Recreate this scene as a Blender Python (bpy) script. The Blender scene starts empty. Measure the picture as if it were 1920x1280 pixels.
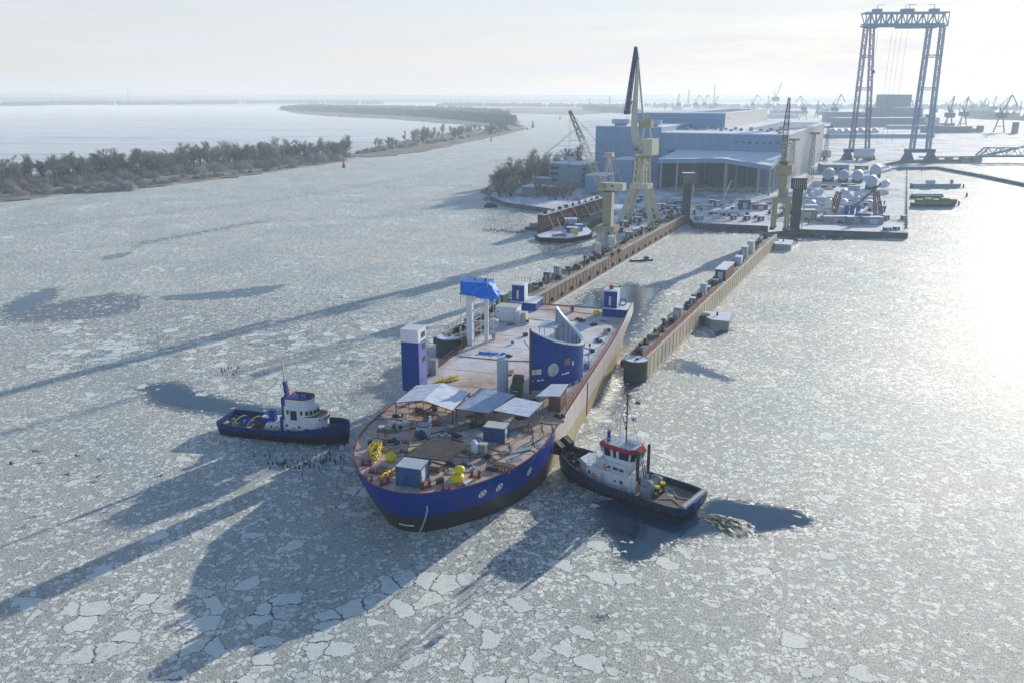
import bpy, bmesh, math, random
import numpy as np
from mathutils import Vector, Matrix
random.seed(7)
rnd = random.uniform
PI = math.pi
SC = bpy.context.scene
COL = SC.collection
R = math.radians
# ------------------------------------------------------------ camera numbers
F = 1550.0; CH = 58.0; TH = math.atan(460 / F); CT = math.cos(TH); ST = math.sin(TH)

def G(px, py, z=0.0):
    """point of the horizontal plane at height z seen at a photograph position"""
    u = (px - 960) / F; v = (640 - py) / F
    dy = CT + v * ST; dz = -ST + v * CT
    t = (z - CH) / dz
    return (u * t, dy * t)

def HT(px, py, y):
    u = (px - 960) / F; v = (640 - py) / F
    dy = CT + v * ST; dz = -ST + v * CT
    t = y / dy
    return CH + dz * t

cam = bpy.data.cameras.new("camera"); camo = bpy.data.objects.new("camera", cam); COL.objects.link(camo)
cam.sensor_width = 36; cam.lens = 36 * F / 1920
camo.location = (0, 0, CH); camo.rotation_euler = (PI / 2 - TH, 0, 0)
cam.clip_start = 1; cam.clip_end = 60000
SC.camera = camo

# ------------------------------------------------------------ materials
def new_mat(name):
    m = bpy.data.materials.new(name); m.use_nodes = True
    nt = m.node_tree; b = nt.nodes['Principled BSDF']
    return m, nt, b
def N(nt, t, **k):
    n = nt.nodes.new(t)
    for a, v in k.items():
        setattr(n, a, v)
    return n
def ramp(nt, fac, stops):
    r = nt.nodes.new('ShaderNodeValToRGB')
    while len(r.color_ramp.elements) < len(stops): r.color_ramp.elements.new(.5)
    for e, (p, c) in zip(r.color_ramp.elements, stops):
        e.position = p; e.color = c if len(c) == 4 else (*c, 1)
    nt.links.new(fac, r.inputs[0]); return r.outputs[0]
def mixc(nt, fac, a, b, mode='MIX'):
    n = nt.nodes.new('ShaderNodeMix'); n.data_type = 'RGBA'; n.blend_type = mode
    for i, v in ((0, fac), (6, a), (7, b)):
        if hasattr(v, 'is_output'): nt.links.new(v, n.inputs[i])
        elif i == 0: n.inputs[0].default_value = v
        else: n.inputs[i].default_value = (*v, 1) if len(v) == 3 else v
    return n.outputs[2]
def mth(nt, op, a, b=None, c=None, clamp=False):
    n = nt.nodes.new('ShaderNodeMath'); n.operation = op; n.use_clamp = clamp
    for i, v in enumerate((a, b, c)):
        if v is None: continue
        if hasattr(v, 'is_output'): nt.links.new(v, n.inputs[i])
        else: n.inputs[i].default_value = v
    return n.outputs[0]
def noise(nt, vec, scale, detail=4, rough=.55, dist=0):
    n = nt.nodes.new('ShaderNodeTexNoise'); n.inputs['Scale'].default_value = scale
    n.inputs['Detail'].default_value = detail; n.inputs['Roughness'].default_value = rough
    n.inputs['Distortion'].default_value = dist
    nt.links.new(vec, n.inputs['Vector']); return n
def mapping(nt, vec, scale=(1, 1, 1), rot=(0, 0, 0)):
    n = nt.nodes.new('ShaderNodeMapping'); n.inputs['Scale'].default_value = scale
    n.inputs['Rotation'].default_value = rot; nt.links.new(vec, n.inputs['Vector']); return n.outputs[0]
def bump(nt, h, strength, dist, normal=None):
    n = nt.nodes.new('ShaderNodeBump'); n.inputs['Strength'].default_value = strength
    n.inputs['Distance'].default_value = dist; nt.links.new(h, n.inputs['Height'])
    if normal: nt.links.new(normal, n.inputs['Normal'])
    return n.outputs[0]

_mc = {}
def mat(name, col, rough=.6, metal=0, var=.25, vscale=.6, streak=0, dirt=None, dirtamt=.5, snow=0, spec=.2, bumpd=0, alpha=None):
    """painted / weathered surface: tone variation, vertical streaks, dirt patches, snow on faces that look up"""
    if name in _mc: return _mc[name]
    m, nt, b = new_mat(name)
    tc = N(nt, 'ShaderNodeTexCoord'); pos = tc.outputs['Object']
    n1 = noise(nt, pos, vscale, 6, .65)
    lo = tuple(max(0, c * (1 - var)) for c in col); hi = tuple(min(1, c * (1 + var)) for c in col)
    c = ramp(nt, n1.outputs[0], [(.3, lo), (.7, hi)])
    if streak:
        s = noise(nt, mapping(nt, pos, (2.5, 2.5, .12)), 1.3, 5, .7)
        f = ramp(nt, s.outputs[0], [(.48, (0, 0, 0)), (.72, (streak,) * 3)])
        c = mixc(nt, f, c, dirt or tuple(x * .4 for x in col))
    if dirt and dirtamt:
        s = noise(nt, pos, vscale * 3.1, 8, .75)
        f = ramp(nt, s.outputs[0], [(.5, (0, 0, 0)), (.68, (dirtamt,) * 3)])
        c = mixc(nt, f, c, dirt)
    if snow:
        g = N(nt, 'ShaderNodeNewGeometry'); sp = N(nt, 'ShaderNodeSeparateXYZ')
        nt.links.new(g.outputs['Normal'], sp.inputs[0])
        s = noise(nt, g.outputs['Position'], .55, 7, .7)
        f = mth(nt, 'MULTIPLY', mth(nt, 'GREATER_THAN', sp.outputs[2], .75), ramp(nt, s.outputs[0], [(.62 - snow * .34, (0, 0, 0)), (.70 - snow * .30, (1, 1, 1))]))
        c = mixc(nt, f, c, (.78, .8, .83))
    nt.links.new(c, b.inputs['Base Color'])
    r = ramp(nt, n1.outputs[0], [(.3, (max(.05, rough - .12),) * 3), (.7, (min(1, rough + .12),) * 3)])
    nt.links.new(r, b.inputs['Roughness'])
    b.inputs['Metallic'].default_value = metal; b.inputs['Specular IOR Level'].default_value = spec
    if bumpd:
        nb = noise(nt, pos, vscale * 8, 5, .6); nt.links.new(bump(nt, nb.outputs[0], .6, bumpd), b.inputs['Normal'])
    if alpha is not None: b.inputs['Alpha'].default_value = alpha
    _mc[name] = m
    return m

# ------------------------------------------------------------ mesh builder
class MB:
    def __init__(s): s.v = []; s.f = []
    def add(s, vs, fs):
        k = len(s.v); s.v += [tuple(p) for p in vs]; s.f += [tuple(i + k for i in f) for f in fs]; return s
    def box(s, x, y, z, sx, sy, sz, rz=0, taper=1, tx=None):
        """base centre x,y,z, full sizes"""
        c, d = math.cos(rz), math.sin(rz); vs = []
        for (k, zz) in ((1, 0), (taper, sz)):
            for (i, j) in ((-1, -1), (1, -1), (1, 1), (-1, 1)):
                a, b = i * sx / 2 * k, j * sy / 2 * (k if tx is None else 1)
                vs.append((x + a * c - b * d, y + a * d + b * c, z + zz))
        return s.add(vs, [(3, 2, 1, 0), (4, 5, 6, 7), (0, 1, 5, 4), (1, 2, 6, 5), (2, 3, 7, 6), (3, 0, 4, 7)])
    def bar(s, p, q, w, h=None):
        h = h or w; p = Vector(p); q = Vector(q); d = (q - p)
        if d.length < 1e-6: return s
        d.normalize(); up = Vector((0, 0, 1)) if abs(d.z) < .95 else Vector((0, 1, 0))
        a = d.cross(up).normalized() * (w / 2); b = a.normalized().cross(d) * (h / 2); vs = []
        for o in (p, q):
            vs += [o - a - b, o + a - b, o + a + b, o - a + b]
        return s.add(vs, [(0, 1, 2, 3), (7, 6, 5, 4), (0, 4, 5, 1), (1, 5, 6, 2), (2, 6, 7, 3), (3, 7, 4, 0)])
    def tube(s, p, q, r, r2=None, n=10, cap=True):
        r2 = r if r2 is None else r2; p = Vector(p); q = Vector(q); d = (q - p).normalized()
        up = Vector((0, 0, 1)) if abs(d.z) < .95 else Vector((1, 0, 0)); a = d.cross(up).normalized(); b = a.cross(d)
        vs = []
        for (o, rr) in ((p, r), (q, r2)):
            for i in range(n):
                t = 2 * PI * i / n; vs.append(o + (a * math.cos(t) + b * math.sin(t)) * rr)
        fs = [(i, (i + 1) % n, n + (i + 1) % n, n + i) for i in range(n)]
        if cap: fs += [tuple(range(n - 1, -1, -1)), tuple(range(n, 2 * n))]
        return s.add(vs, fs)
    def path(s, pts, r, n=6):
        for a, b in zip(pts, pts[1:]): s.tube(a, b, r, n=n)
        return s
    def prism(s, pts, z0, z1, top=None):
        n = len(pts); top = top or pts
        ar = sum(pts[i][0] * pts[(i + 1) % n][1] - pts[(i + 1) % n][0] * pts[i][1] for i in range(n))
        if ar < 0: pts = pts[::-1]; top = top[::-1]
        vs = [(p[0], p[1], z0) for p in pts] + [(p[0], p[1], z1) for p in top]
        return s.add(vs, [(i, (i + 1) % n, n + (i + 1) % n, n + i) for i in range(n)] + [tuple(range(n - 1, -1, -1)), tuple(range(n, 2 * n))])
    def lathe(s, x, y, prof, n=16):
        """prof: (r, z) bottom to top"""
        k = len(prof); vs = []
        for (r, z) in prof:
            for i in range(n): vs.append((x + r * math.cos(2 * PI * i / n), y + r * math.sin(2 * PI * i / n), z))
        fs = []
        for j in range(k - 1):
            for i in range(n): fs.append((j * n + i, j * n + (i + 1) % n, (j + 1) * n + (i + 1) % n, (j + 1) * n + i))
        fs += [tuple(range(n - 1, -1, -1)), tuple(range((k - 1) * n, k * n))]
        return s.add(vs, fs)
    def torus(s, c, r, rr, axis='z', n=16, m=6):
        vs = []
        for i in range(n):
            t = 2 * PI * i / n
            for j in range(m):
                q = 2 * PI * j / m; a = (r + rr * math.cos(q)); x, y, z = a * math.cos(t), a * math.sin(t), rr * math.sin(q)
                if axis == 'y': y, z = z, y
                elif axis == 'x': x, z = z, x
                vs.append((c[0] + x, c[1] + y, c[2] + z))
        return s.add(vs, [(i * m + j, ((i + 1) % n) * m + j, ((i + 1) % n) * m + (j + 1) % m, i * m + (j + 1) % m) for i in range(n) for j in range(m)])
    def quad(s, a, b, c, d): return s.add([a, b, c, d], [(0, 1, 2, 3)])
    def grid(s, rows, closed=False):
        k = len(rows[0]); vs = [p for r in rows for p in r]; fs = []
        for j in range(len(rows) - 1):
            for i in range(k if closed else k - 1):
                fs.append((j * k + i, j * k + (i + 1) % k, (j + 1) * k + (i + 1) % k, (j + 1) * k + i))
        return s.add(vs, fs)
    def truss(s, p, q, w0, w1, bays, chord, lace, tri=False, sidevec=None):
        """lattice of four chords with zigzag lacing between p and q, side w0 at p, w1 at q"""
        p = Vector(p); q = Vector(q); d = (q - p).normalized()
        a = Vector(sidevec).normalized() if sidevec else d.cross(Vector((0, 0, 1)) if abs(d.z) < .9 else Vector((0, 1, 0))).normalized()
        b = a.cross(d).normalized()
        cor = [(-1, -1), (1, -1), (1, 1), (-1, 1)] if not tri else [(-1, -.6), (1, -.6), (0, 1)]
        lv = []
        for i in range(bays + 1):
            t = i / bays; o = p.lerp(q, t); w = (w0 + (w1 - w0) * t) / 2
            lv.append([o + a * (x * w) + b * (y * w) for x, y in cor])
        n = len(cor)
        for k in range(n): s.bar(lv[0][k], lv[-1][k], chord)
        for i in range(bays):
            for k in range(n):
                k2 = (k + 1) % n
                if (i + k) % 2: s.bar(lv[i][k], lv[i + 1][k2], lace)
                else: s.bar(lv[i][k2], lv[i + 1][k], lace)
                s.bar(lv[i + 1][k], lv[i + 1][k2], lace)
        return s
    def build(s, name, m, parent=None, smooth=False, loc=None, rz=0):
        me = bpy.data.meshes.new(name); me.from_pydata([tuple(map(float, p)) for p in s.v], [], s.f)
        me.materials.append(m); me.update()
        if smooth:
            for p in me.polygons: p.use_smooth = True
        o = bpy.data.objects.new(name, me); COL.objects.link(o)
        if parent: o.parent = parent
        if loc: o.location = loc
        o.rotation_euler.z = rz
        return o

def tag(o, label=None, cat=None, group=None, kind=None):
    if label: o['label'] = label
    if cat: o['category'] = cat
    if group: o['group'] = group
    if kind: o['kind'] = kind
    return o
def thing(name, label, cat, loc=(0, 0, 0), rz=0, group=None):
    o = bpy.data.objects.new(name, None); COL.objects.link(o); o.location = loc; o.rotation_euler.z = rz
    return tag(o, label, cat, group)
def copy_tree(o, parent=None):
    c = o.copy(); COL.objects.link(c); c.parent = parent
    for ch in list(o.children): copy_tree(ch, c)
    return c
def mono(name, mb, m, label, cat, loc=(0, 0, 0), rz=0, group=None, smooth=False):
    o = mb.build(name, m, None, smooth, loc, rz); return tag(o, label, cat, group)

# ------------------------------------------------------------ light and sky
SUN_AZ = R(36.4); SUN_EL = R(14.6)
w = bpy.data.worlds.new("World"); SC.world = w; w.use_nodes = True
nt = w.node_tree; bg = nt.nodes['Background']
sky = N(nt, 'ShaderNodeTexSky'); sky.sky_type = 'NISHITA'; sky.sun_disc = False
sky.sun_elevation = SUN_EL; sky.sun_rotation = SUN_AZ
sky.air_density = 1.4; sky.dust_density = .25; sky.ozone_density = 3.0; sky.altitude = 50
# thin high cloud: a pale veil that is densest near the horizon
tc = N(nt, 'ShaderNodeTexCoord'); sx = N(nt, 'ShaderNodeSeparateXYZ'); nt.links.new(tc.outputs['Generated'], sx.inputs[0])
cl = noise(nt, mapping(nt, tc.outputs['Generated'], (2.0, 2.0, 22)), 1.9, 8, .62, .7)
veil = ramp(nt, sx.outputs[2], [(0, (.84,) * 3), (.10, (.84,) * 3), (.17, (.03,) * 3), (1, (0,) * 3)])
veil = mth(nt, 'MULTIPLY', veil, ramp(nt, cl.outputs[0], [(.36, (.78,) * 3), (.62, (1.1,) * 3)]))
blue_ = mixc(nt, 1.0, sky.outputs[0], (.96, .98, 1.16), 'MULTIPLY')
nt.links.new(mixc(nt, veil, blue_, (5.3, 5.4, 5.9)), bg.inputs[0]); bg.inputs[1].default_value = .148
sl = bpy.data.lights.new('sun', 'SUN'); so = bpy.data.objects.new('sun', sl); COL.objects.link(so)
sl.energy = 5; sl.angle = R(.5); sl.color = (1, .96, .83)
sd = Vector((math.sin(SUN_AZ) * math.cos(SUN_EL), math.cos(SUN_AZ) * math.cos(SUN_EL), math.sin(SUN_EL)))
so.rotation_euler = sd.to_track_quat('Z', 'Y').to_euler()
SC.view_settings.view_transform = 'Standard'; SC.view_settings.look = 'None'
SC.view_settings.exposure = 0; SC.view_settings.gamma = 1
SC.render.engine = 'CYCLES'
SC.cycles.max_bounces = 5; SC.cycles.diffuse_bounces = 2; SC.cycles.glossy_bounces = 3; SC.cycles.volume_bounces = 3
SC.cycles.transparent_max_bounces = 8
SC.cycles.use_denoising = True
SC.cycles.sample_clamp_indirect = 4
# haze: one real volume of thin winter haze lying over the whole river
hz, nt, b = new_mat('winter_haze'); nt.nodes.remove(b)
vs = N(nt, 'ShaderNodeVolumeScatter'); vs.inputs['Color'].default_value = (.71, .84, .96, 1)
vs.inputs['Density'].default_value = .00024; vs.inputs['Anisotropy'].default_value = .2
nt.links.new(vs.outputs[0], nt.nodes['Material Output'].inputs['Volume'])
tag(MB().box(0, 15000, -6, 60000, 40000, 135).build('haze', hz), kind='structure')
# ------------------------------------------------------------ river ice (one sheet to the horizon)
def pip(x, y, poly):
    """signed-ish mask helper on arrays: inside polygon"""
    ins = np.zeros(x.shape, bool); n = len(poly)
    for i in range(n):
        x1, y1 = poly[i]; x2, y2 = poly[(i + 1) % n]
        c = ((y1 > y) != (y2 > y)) & (x < (x2 - x1) * (y - y1) / (y2 - y1 + 1e-12) + x1)
        ins ^= c
    return ins
def pdist(x, y, poly, closed=True):
    d = np.full(x.shape, 1e9); n = len(poly)
    for i in range(n if closed else n - 1):
        x1, y1 = poly[i]; x2, y2 = poly[(i + 1) % n]
        dx, dy = x2 - x1, y2 - y1; L = dx * dx + dy * dy + 1e-9
        t = np.clip(((x - x1) * dx + (y - y1) * dy) / L, 0, 1)
        d = np.minimum(d, np.hypot(x - x1 - t * dx, y - y1 - t * dy))
    return d
def gp(*pts): return [G(a, b) for a, b in pts]
def soft(x, y, poly, wd):
    d = pdist(x, y, poly); s = np.where(pip(x, y, poly), d, -d); return np.clip(.5 + s / wd, 0, 1)

SHIP_O = (-15.7, 100.3); SHIP_A = -R(16.8)
def SW(lx, ly):
    c, s = math.cos(SHIP_A), math.sin(SHIP_A)
    return (SHIP_O[0] + lx * c - ly * s, SHIP_O[1] + lx * s + ly * c)

# rows follow perspective so that near ice is fine and far ice is coarse
ys = []; yy = 70.0
while yy < 42000: ys.append(yy); yy *= 1.0 + (.009 if yy < 500 else .02 if yy < 3000 else .08)
ys = [40.] + ys; us = np.linspace(-1.25, 1.25, 330)
Y = np.array(ys)[:, None] * np.ones((1, len(us))); X = np.array(us)[None, :] * (Y + 25)
opn = np.zeros(X.shape)
leads = [  # open water seen in the photograph, traced on the river plane
 (gp((252,722),(330,713),(385,735),(455,752),(560,770),(640,800),(665,832),(600,838),(500,820),(425,790),(400,778),(330,770),(280,758)), 3, 1),
 (gp((640,770),(760,700),(830,640),(850,600),(700,700),(640,745)), 8, .75),
 (gp((0,575),(60,548),(110,538),(105,560),(60,582),(0,594)), 4, 1),
 (gp((0,588),(110,565),(215,548),(280,556),(270,580),(180,600),(60,606),(0,610)), 5, .78),
 (gp((300,556),(400,548),(470,540),(540,532),(520,545),(480,556),(400,562),(310,564)), 2.5, 1),
 (gp((190,482),(240,472),(246,477),(200,489)), 1.5, 1),
 (gp((240,470),(250,455),(420,425),(500,412),(500,416),(430,430),(260,462)), 7, .6),
 (gp((1105,935),(1200,925),(1300,950),(1325,925),(1500,948),(1560,985),(1450,1006),(1350,1006),(1265,1022),(1220,1060),(1155,1060),(1125,1000)), 3.5, 1),
 (gp((1040,830),(1065,780),(1120,715),(1155,690),(1185,712),(1215,710),(1180,760),(1150,800),(1080,830)), 5, .9),
 (gp((1060,590),(1100,545),(1180,530),(1250,540),(1210,620),(1160,680),(1130,700),(1150,600)), 7, 1),
 (gp((1230,690),(1265,668),(1300,676),(1395,715),(1370,718),(1300,703)), 4, 1),
 (gp((1330,625),(1372,612),(1378,620),(1340,634)), 2, 1),
 (gp((1305,425),(1440,425),(1420,440),(1290,440)), 6, .8),
 (gp((1470,440),(1560,437),(1700,440),(1690,446),(1500,455),(1470,470)), 4, .9),
 (gp((1000,440),(1090,455),(1110,470),(1050,490),(1005,470)), 5, .7),
 (gp((905,395),(1000,395),(1000,430),(960,440),(880,430)), 12, .45),
 (gp((1100,1155),(1135,1145),(1150,1160),(1115,1168)), 1, .9),
 (gp((640,850),(700,860),(700,960),(650,930)), 6, .35),
 (gp((1040,860),(1060,900),(1130,940),(1150,960),(1000,920)), 4, .5),
]
for poly, wd, am in leads: opn = np.maximum(opn, soft(X, Y, poly, wd) * am)
opn = np.maximum(opn, soft(X, Y, gp((0,560),(760,545),(820,600),(700,760),(300,690),(0,650)), 40) * .3)
opn = np.maximum(opn, soft(X, Y, gp((1040,870),(1150,950),(1000,1080),(860,1080),(940,960)), 10) * .25)
# darker channel where a boat has passed
ch = pdist(X, Y, gp((0,430),(300,400),(520,375),(700,345),(830,325),(940,300)), False)
opn = np.maximum(opn, np.clip(1 - ch / 12, 0, 1) * .24)
ch = pdist(X, Y, gp((0,1000),(300,880),(560,800)), False)
lake = soft(X, Y, gp((-700,380),(-100,338),(100,310),(400,285),(640,268),(760,262),(860,236),(980,222),(960,212),(560,205),(520,200),(-700,192)), 15)
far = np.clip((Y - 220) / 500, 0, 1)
big = np.clip(1 - np.abs(X * .9 - (Y - 120) * .2 + 10) / 60, 0, 1) * np.clip((135 - Y) / 40, 0, 1)   # bottom middle: bigger floes
big = np.maximum(big, soft(X, Y, gp((330,600),(760,600),(900,560),(760,700),(560,790),(0,700),(0,620)), 30) * .9)
big = np.maximum(big, soft(X, Y, gp((1080,780),(1260,720),(1330,860),(1200,880)), 10) * .8)
nv = X.size; k = len(us); m_ = len(ys)
me = bpy.data.meshes.new('river')
co = np.stack([X, Y, np.zeros_like(X)], -1).reshape(-1, 3)
idx = np.arange(nv).reshape(m_, k)
q = np.stack([idx[:-1, :-1], idx[:-1, 1:], idx[1:, 1:], idx[1:, :-1]], -1).reshape(-1, 4)
me.vertices.add(nv); me.vertices.foreach_set('co', co.ravel())
me.loops.add(q.size); me.loops.foreach_set('vertex_index', q.ravel())
me.polygons.add(len(q)); me.polygons.foreach_set('loop_start', np.arange(0, q.size, 4)); 
me.update(calc_edges=True)
for nm, arr in (('open', opn), ('lake', lake), ('big', big), ('far', far)):
    at = me.attributes.new(nm, 'FLOAT', 'POINT'); at.data.foreach_set('value', arr.reshape(-1).astype(np.float32))
me.validate()
river = bpy.data.objects.new('river', me); COL.objects.link(river); tag(river, 'grey green river covered by broken pack ice', kind='structure')

m, nt, b = new_mat('pack_ice'); L = nt.links
tc = N(nt, 'ShaderNodeTexCoord'); pos = tc.outputs['Object']
def attr(n): a = N(nt, 'ShaderNodeAttribute'); a.attribute_name = n; return a.outputs['Fac']
A_open, A_lake, A_big, A_far = attr('open'), attr('lake'), attr('big'), attr('far')
rg_ = noise(nt, pos, .4, 6, .75, .8).outputs[0]
A_open = mth(nt, 'ADD', A_open, mth(nt, 'MULTIPLY', mth(nt, 'MULTIPLY_ADD', rg_, 6.5, -3.25), mth(nt, 'MULTIPLY', A_open, mth(nt, 'SUBTRACT', 1, A_open))), clamp=True)
# warp the coordinates a little so floe edges are not straight
wn = noise(nt, pos, .55, 5, .72); wv = N(nt, 'ShaderNodeVectorMath', operation='SCALE'); wv.inputs['Scale'].default_value = 2.4
sub = N(nt, 'ShaderNodeVectorMath', operation='SUBTRACT'); L.new(wn.outputs['Color'], sub.inputs[0]); sub.inputs[1].default_value = (.5, .5, .5)
L.new(sub.outputs[0], wv.inputs[0]); ad = N(nt, 'ShaderNodeVectorMath', operation='ADD'); L.new(pos, ad.inputs[0]); L.new(wv.outputs[0], ad.inputs[1]); wp = ad.outputs[0]
def vor(scale, feat='F1', vec=wp):
    v = N(nt, 'ShaderNodeTexVoronoi'); v.voronoi_dimensions = '2D'; v.feature = feat; v.inputs['Scale'].default_value = scale
    L.new(vec, v.inputs['Vector']); return v
def rgb(c):
    s = N(nt, 'ShaderNodeSeparateColor'); L.new(c, s.inputs[0]); return s.outputs
VA, VAe = vor(.36), vor(.36, 'DISTANCE_TO_EDGE')        # floes of 3-4 m
VB, VBe = vor(1.25), vor(1.25, 'DISTANCE_TO_EDGE')          # pieces of a metre
VC, VCe = vor(3.4), vor(3.4, 'DISTANCE_TO_EDGE')          # brash
ra, rb, rc = rgb(VA.outputs['Color']), rgb(VB.outputs['Color']), rgb(VC.outputs['Color'])
lf = noise(nt, pos, .045, 3, .6).outputs[0]; lf2 = noise(nt, pos, .012, 4, .6).outputs[0]
# is a big floe present in this cell
bigamt = mth(nt, 'ADD', mth(nt, 'MULTIPLY', A_big, .42), mth(nt, 'MULTIPLY_ADD', lf, 1.8, -.98))
isA = mth(nt, 'LESS_THAN', ra[0], bigamt)
isB = mth(nt, 'LESS_THAN', rb[0], mth(nt, 'MULTIPLY_ADD', lf, 1.2, -.22))
# open water eats whole pieces
eA = mth(nt, 'LESS_THAN', ra[1], mth(nt, 'MULTIPLY_ADD', A_open, .97, -.01))
eB = mth(nt, 'LESS_THAN', rb[1], mth(nt, 'MULTIPLY_ADD', A_open, .99, -.01))
eC = mth(nt, 'LESS_THAN', rc[1], mth(nt, 'MULTIPLY_ADD', A_open, 1.25, .05))
icel = None
def gap(e, w0, w1): return ramp(nt, e, [(w0, (0, 0, 0)), (w1, (1, 1, 1))])
gA, gB, gC = gap(VAe.outputs[0], .01, .045), gap(VBe.outputs[0], .02, .09), gap(VCe.outputs[0], .0, .14)
iceA = mth(nt, 'MULTIPLY', gA, mth(nt, 'SUBTRACT', 1, eA)); iceB = mth(nt, 'MULTIPLY', gB, mth(nt, 'SUBTRACT', 1, eB)); iceC = mth(nt, 'MULTIPLY', gC, mth(nt, 'SUBTRACT', 1, eC))
def sel(f, a, c_):
    return mth(nt, 'ADD', mth(nt, 'MULTIPLY', a, f), mth(nt, 'MULTIPLY', c_, mth(nt, 'SUBTRACT', 1, f)))
ice = sel(isA, iceA, sel(isB, iceB, iceC))
# slush between the brash: rarely pure water away from the leads
base = mth(nt, 'MULTIPLY_ADD', mth(nt, 'SUBTRACT', 1, A_open, clamp=True), .62, 0)
slushn = noise(nt, pos, 2.2, 5, .7).outputs[0]
slush = mth(nt, 'MULTIPLY', base, ramp(nt, slushn, [(.38, (.1, .1, .1)), (.56, (1, 1, 1))]))
ice = mth(nt, 'MAXIMUM', ice, mth(nt, 'MULTIPLY', slush, mth(nt, 'SUBTRACT', 1, mth(nt, 'MULTIPLY', isA, mth(nt, 'SUBTRACT', 1, gA)))))
fine = noise(nt, pos, 5.5, 6, .75).outputs[0]; med = noise(nt, pos, .9, 5, .65).outputs[0]
med_ = noise(nt, pos, .7, 4, .6).outputs[0]
clump = ramp(nt, noise(nt, pos, 1.0, 9, .80, .8).outputs[0], [(.36, (0,) * 3), (.64, (1,) * 3)])
tone = sel(isA, mth(nt, 'MULTIPLY_ADD', ra[2], .6, -.02), sel(isB, mth(nt, 'MULTIPLY_ADD', rb[2], .9, .22), mth(nt, 'ADD', mth(nt, 'MULTIPLY', rc[2], .62), mth(nt, 'MULTIPLY_ADD', clump, .95, -.06))))
tone = mth(nt, 'ADD', mth(nt, 'MULTIPLY_ADD', tone, .62, -.07), mth(nt, 'ADD', mth(nt, 'MULTIPLY', fine, .75), mth(nt, 'MULTIPLY_ADD', lf2, .5, -.32)))
# broken rims pile up white along the edges of floes, old floes are mottled inside
rim = mth(nt, 'MULTIPLY', ramp(nt, VAe.outputs[0], [(.03, (1,) * 3), (.13, (0,) * 3)]), ramp(nt, med_, [(.42, (0,) * 3), (.6, (1,) * 3)]))
tone = mth(nt, 'ADD', tone, mth(nt, 'MULTIPLY', mth(nt, 'MULTIPLY', rim, isA), .35))
mot = ramp(nt, noise(nt, pos, 1.1, 8, .8).outputs[0], [(.38, (-0.0,) * 3), (.62, (.40,) * 3)])
tone = mth(nt, 'ADD', tone, mth(nt, 'SUBTRACT', mot, .19))
tone = mth(nt, 'ADD', tone, mth(nt, 'MULTIPLY', A_far, .22))  # far ice coloured paler, for grazing light and its finer surface
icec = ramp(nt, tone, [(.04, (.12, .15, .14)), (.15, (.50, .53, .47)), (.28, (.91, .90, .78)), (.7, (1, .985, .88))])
# frozen lake beyond the islands: snow drifts in long streaks
lk = noise(nt, mapping(nt, pos, (.006, .022, 1), (0, 0, R(-8))), 1.0, 8, .68, .6).outputs[0]
lk2 = noise(nt, mapping(nt, pos, (.0012, .006, 1), (0, 0, R(6))), 1.0, 4, .6).outputs[0]
lkc = ramp(nt, mth(nt, 'ADD', mth(nt, 'MULTIPLY', lk, .7), mth(nt, 'MULTIPLY', lk2, .3)), [(.40, (.34, .45, .56)), (.47, (.74, .79, .84)), (.54, (.96, .96, .96))])
watc = (.012, .045, .085)
wet = ramp(nt, noise(nt, pos, .022, 6, .66, 1.2).outputs[0], [(.46, (0,) * 3), (.64, (.7,) * 3)])
wetc = mixc(nt, 1.0, icec, (.60, .76, .84), 'MULTIPLY')
icec = mixc(nt, wet, icec, wetc)
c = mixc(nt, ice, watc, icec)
c = mixc(nt, A_lake, c, lkc)
L.new(c, b.inputs['Base Color'])
icel = mth(nt, 'MAXIMUM', ice, A_lake)
rgh = ramp(nt, icel, [(0, (.06,) * 3), (.5, (.48,) * 3), (1, (.60,) * 3)])
rgh = mth(nt, 'MULTIPLY', rgh, mth(nt, 'MULTIPLY_ADD', A_lake, -.35, 1)); L.new(rgh, b.inputs['Roughness']); L.new(mth(nt, 'MULTIPLY_ADD', mth(nt, 'MAXIMUM', ice, A_lake), +.35, .5), b.inputs['Specular IOR Level'])
# relief: tilted floe tops, raised rims, rough brash, ripples on the water
def tilt(rg, sc, amt):
    sp = N(nt, 'ShaderNodeSeparateXYZ'); L.new(sc, sp.inputs[0]); return mth(nt, 'ADD', mth(nt, 'MULTIPLY', mth(nt, 'MULTIPLY_ADD', rg[0], amt, -amt / 2), sp.outputs[0]), mth(nt, 'MULTIPLY', mth(nt, 'MULTIPLY_ADD', rg[1], amt, -amt / 2), sp.outputs[1]))
def local(v, scale):
    mv = N(nt, 'ShaderNodeVectorMath', operation='SUBTRACT'); L.new(wp, mv.inputs[0]); L.new(v.outputs['Position'], mv.inputs[1]); return mv.outputs[0]
tA = tilt(ra, local(VA, .27), .12); tB = tilt(rb, local(VB, 1.0), .5); tC = tilt(rc, local(VC, 2.8), 1.1)
hA = mth(nt, 'MULTIPLY_ADD', iceA, .16, tA); hB = mth(nt, 'ADD', mth(nt, 'MULTIPLY', iceB, mth(nt, 'MULTIPLY_ADD', rb[2], .2, .06)), tB); hC = mth(nt, 'ADD', mth(nt, 'MULTIPLY', iceC, mth(nt, 'MULTIPLY_ADD', rc[2], .2, .04)), mth(nt, 'MULTIPLY_ADD', clump, .22, tC))
h = mth(nt, 'MULTIPLY', sel(isA, hA, sel(isB, hB, hC)), icel)
h = mth(nt, 'ADD', h, mth(nt, 'MULTIPLY', mth(nt, 'MULTIPLY', fine, icel), .3))
h = mth(nt, 'ADD', h, mth(nt, 'MULTIPLY', mth(nt, 'MULTIPLY', med, icel), .12))
rip = noise(nt, mapping(nt, pos, (1, 1.6, 1), (0, 0, R(20))), 1.1, 4, .6, .8).outputs[0]
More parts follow.
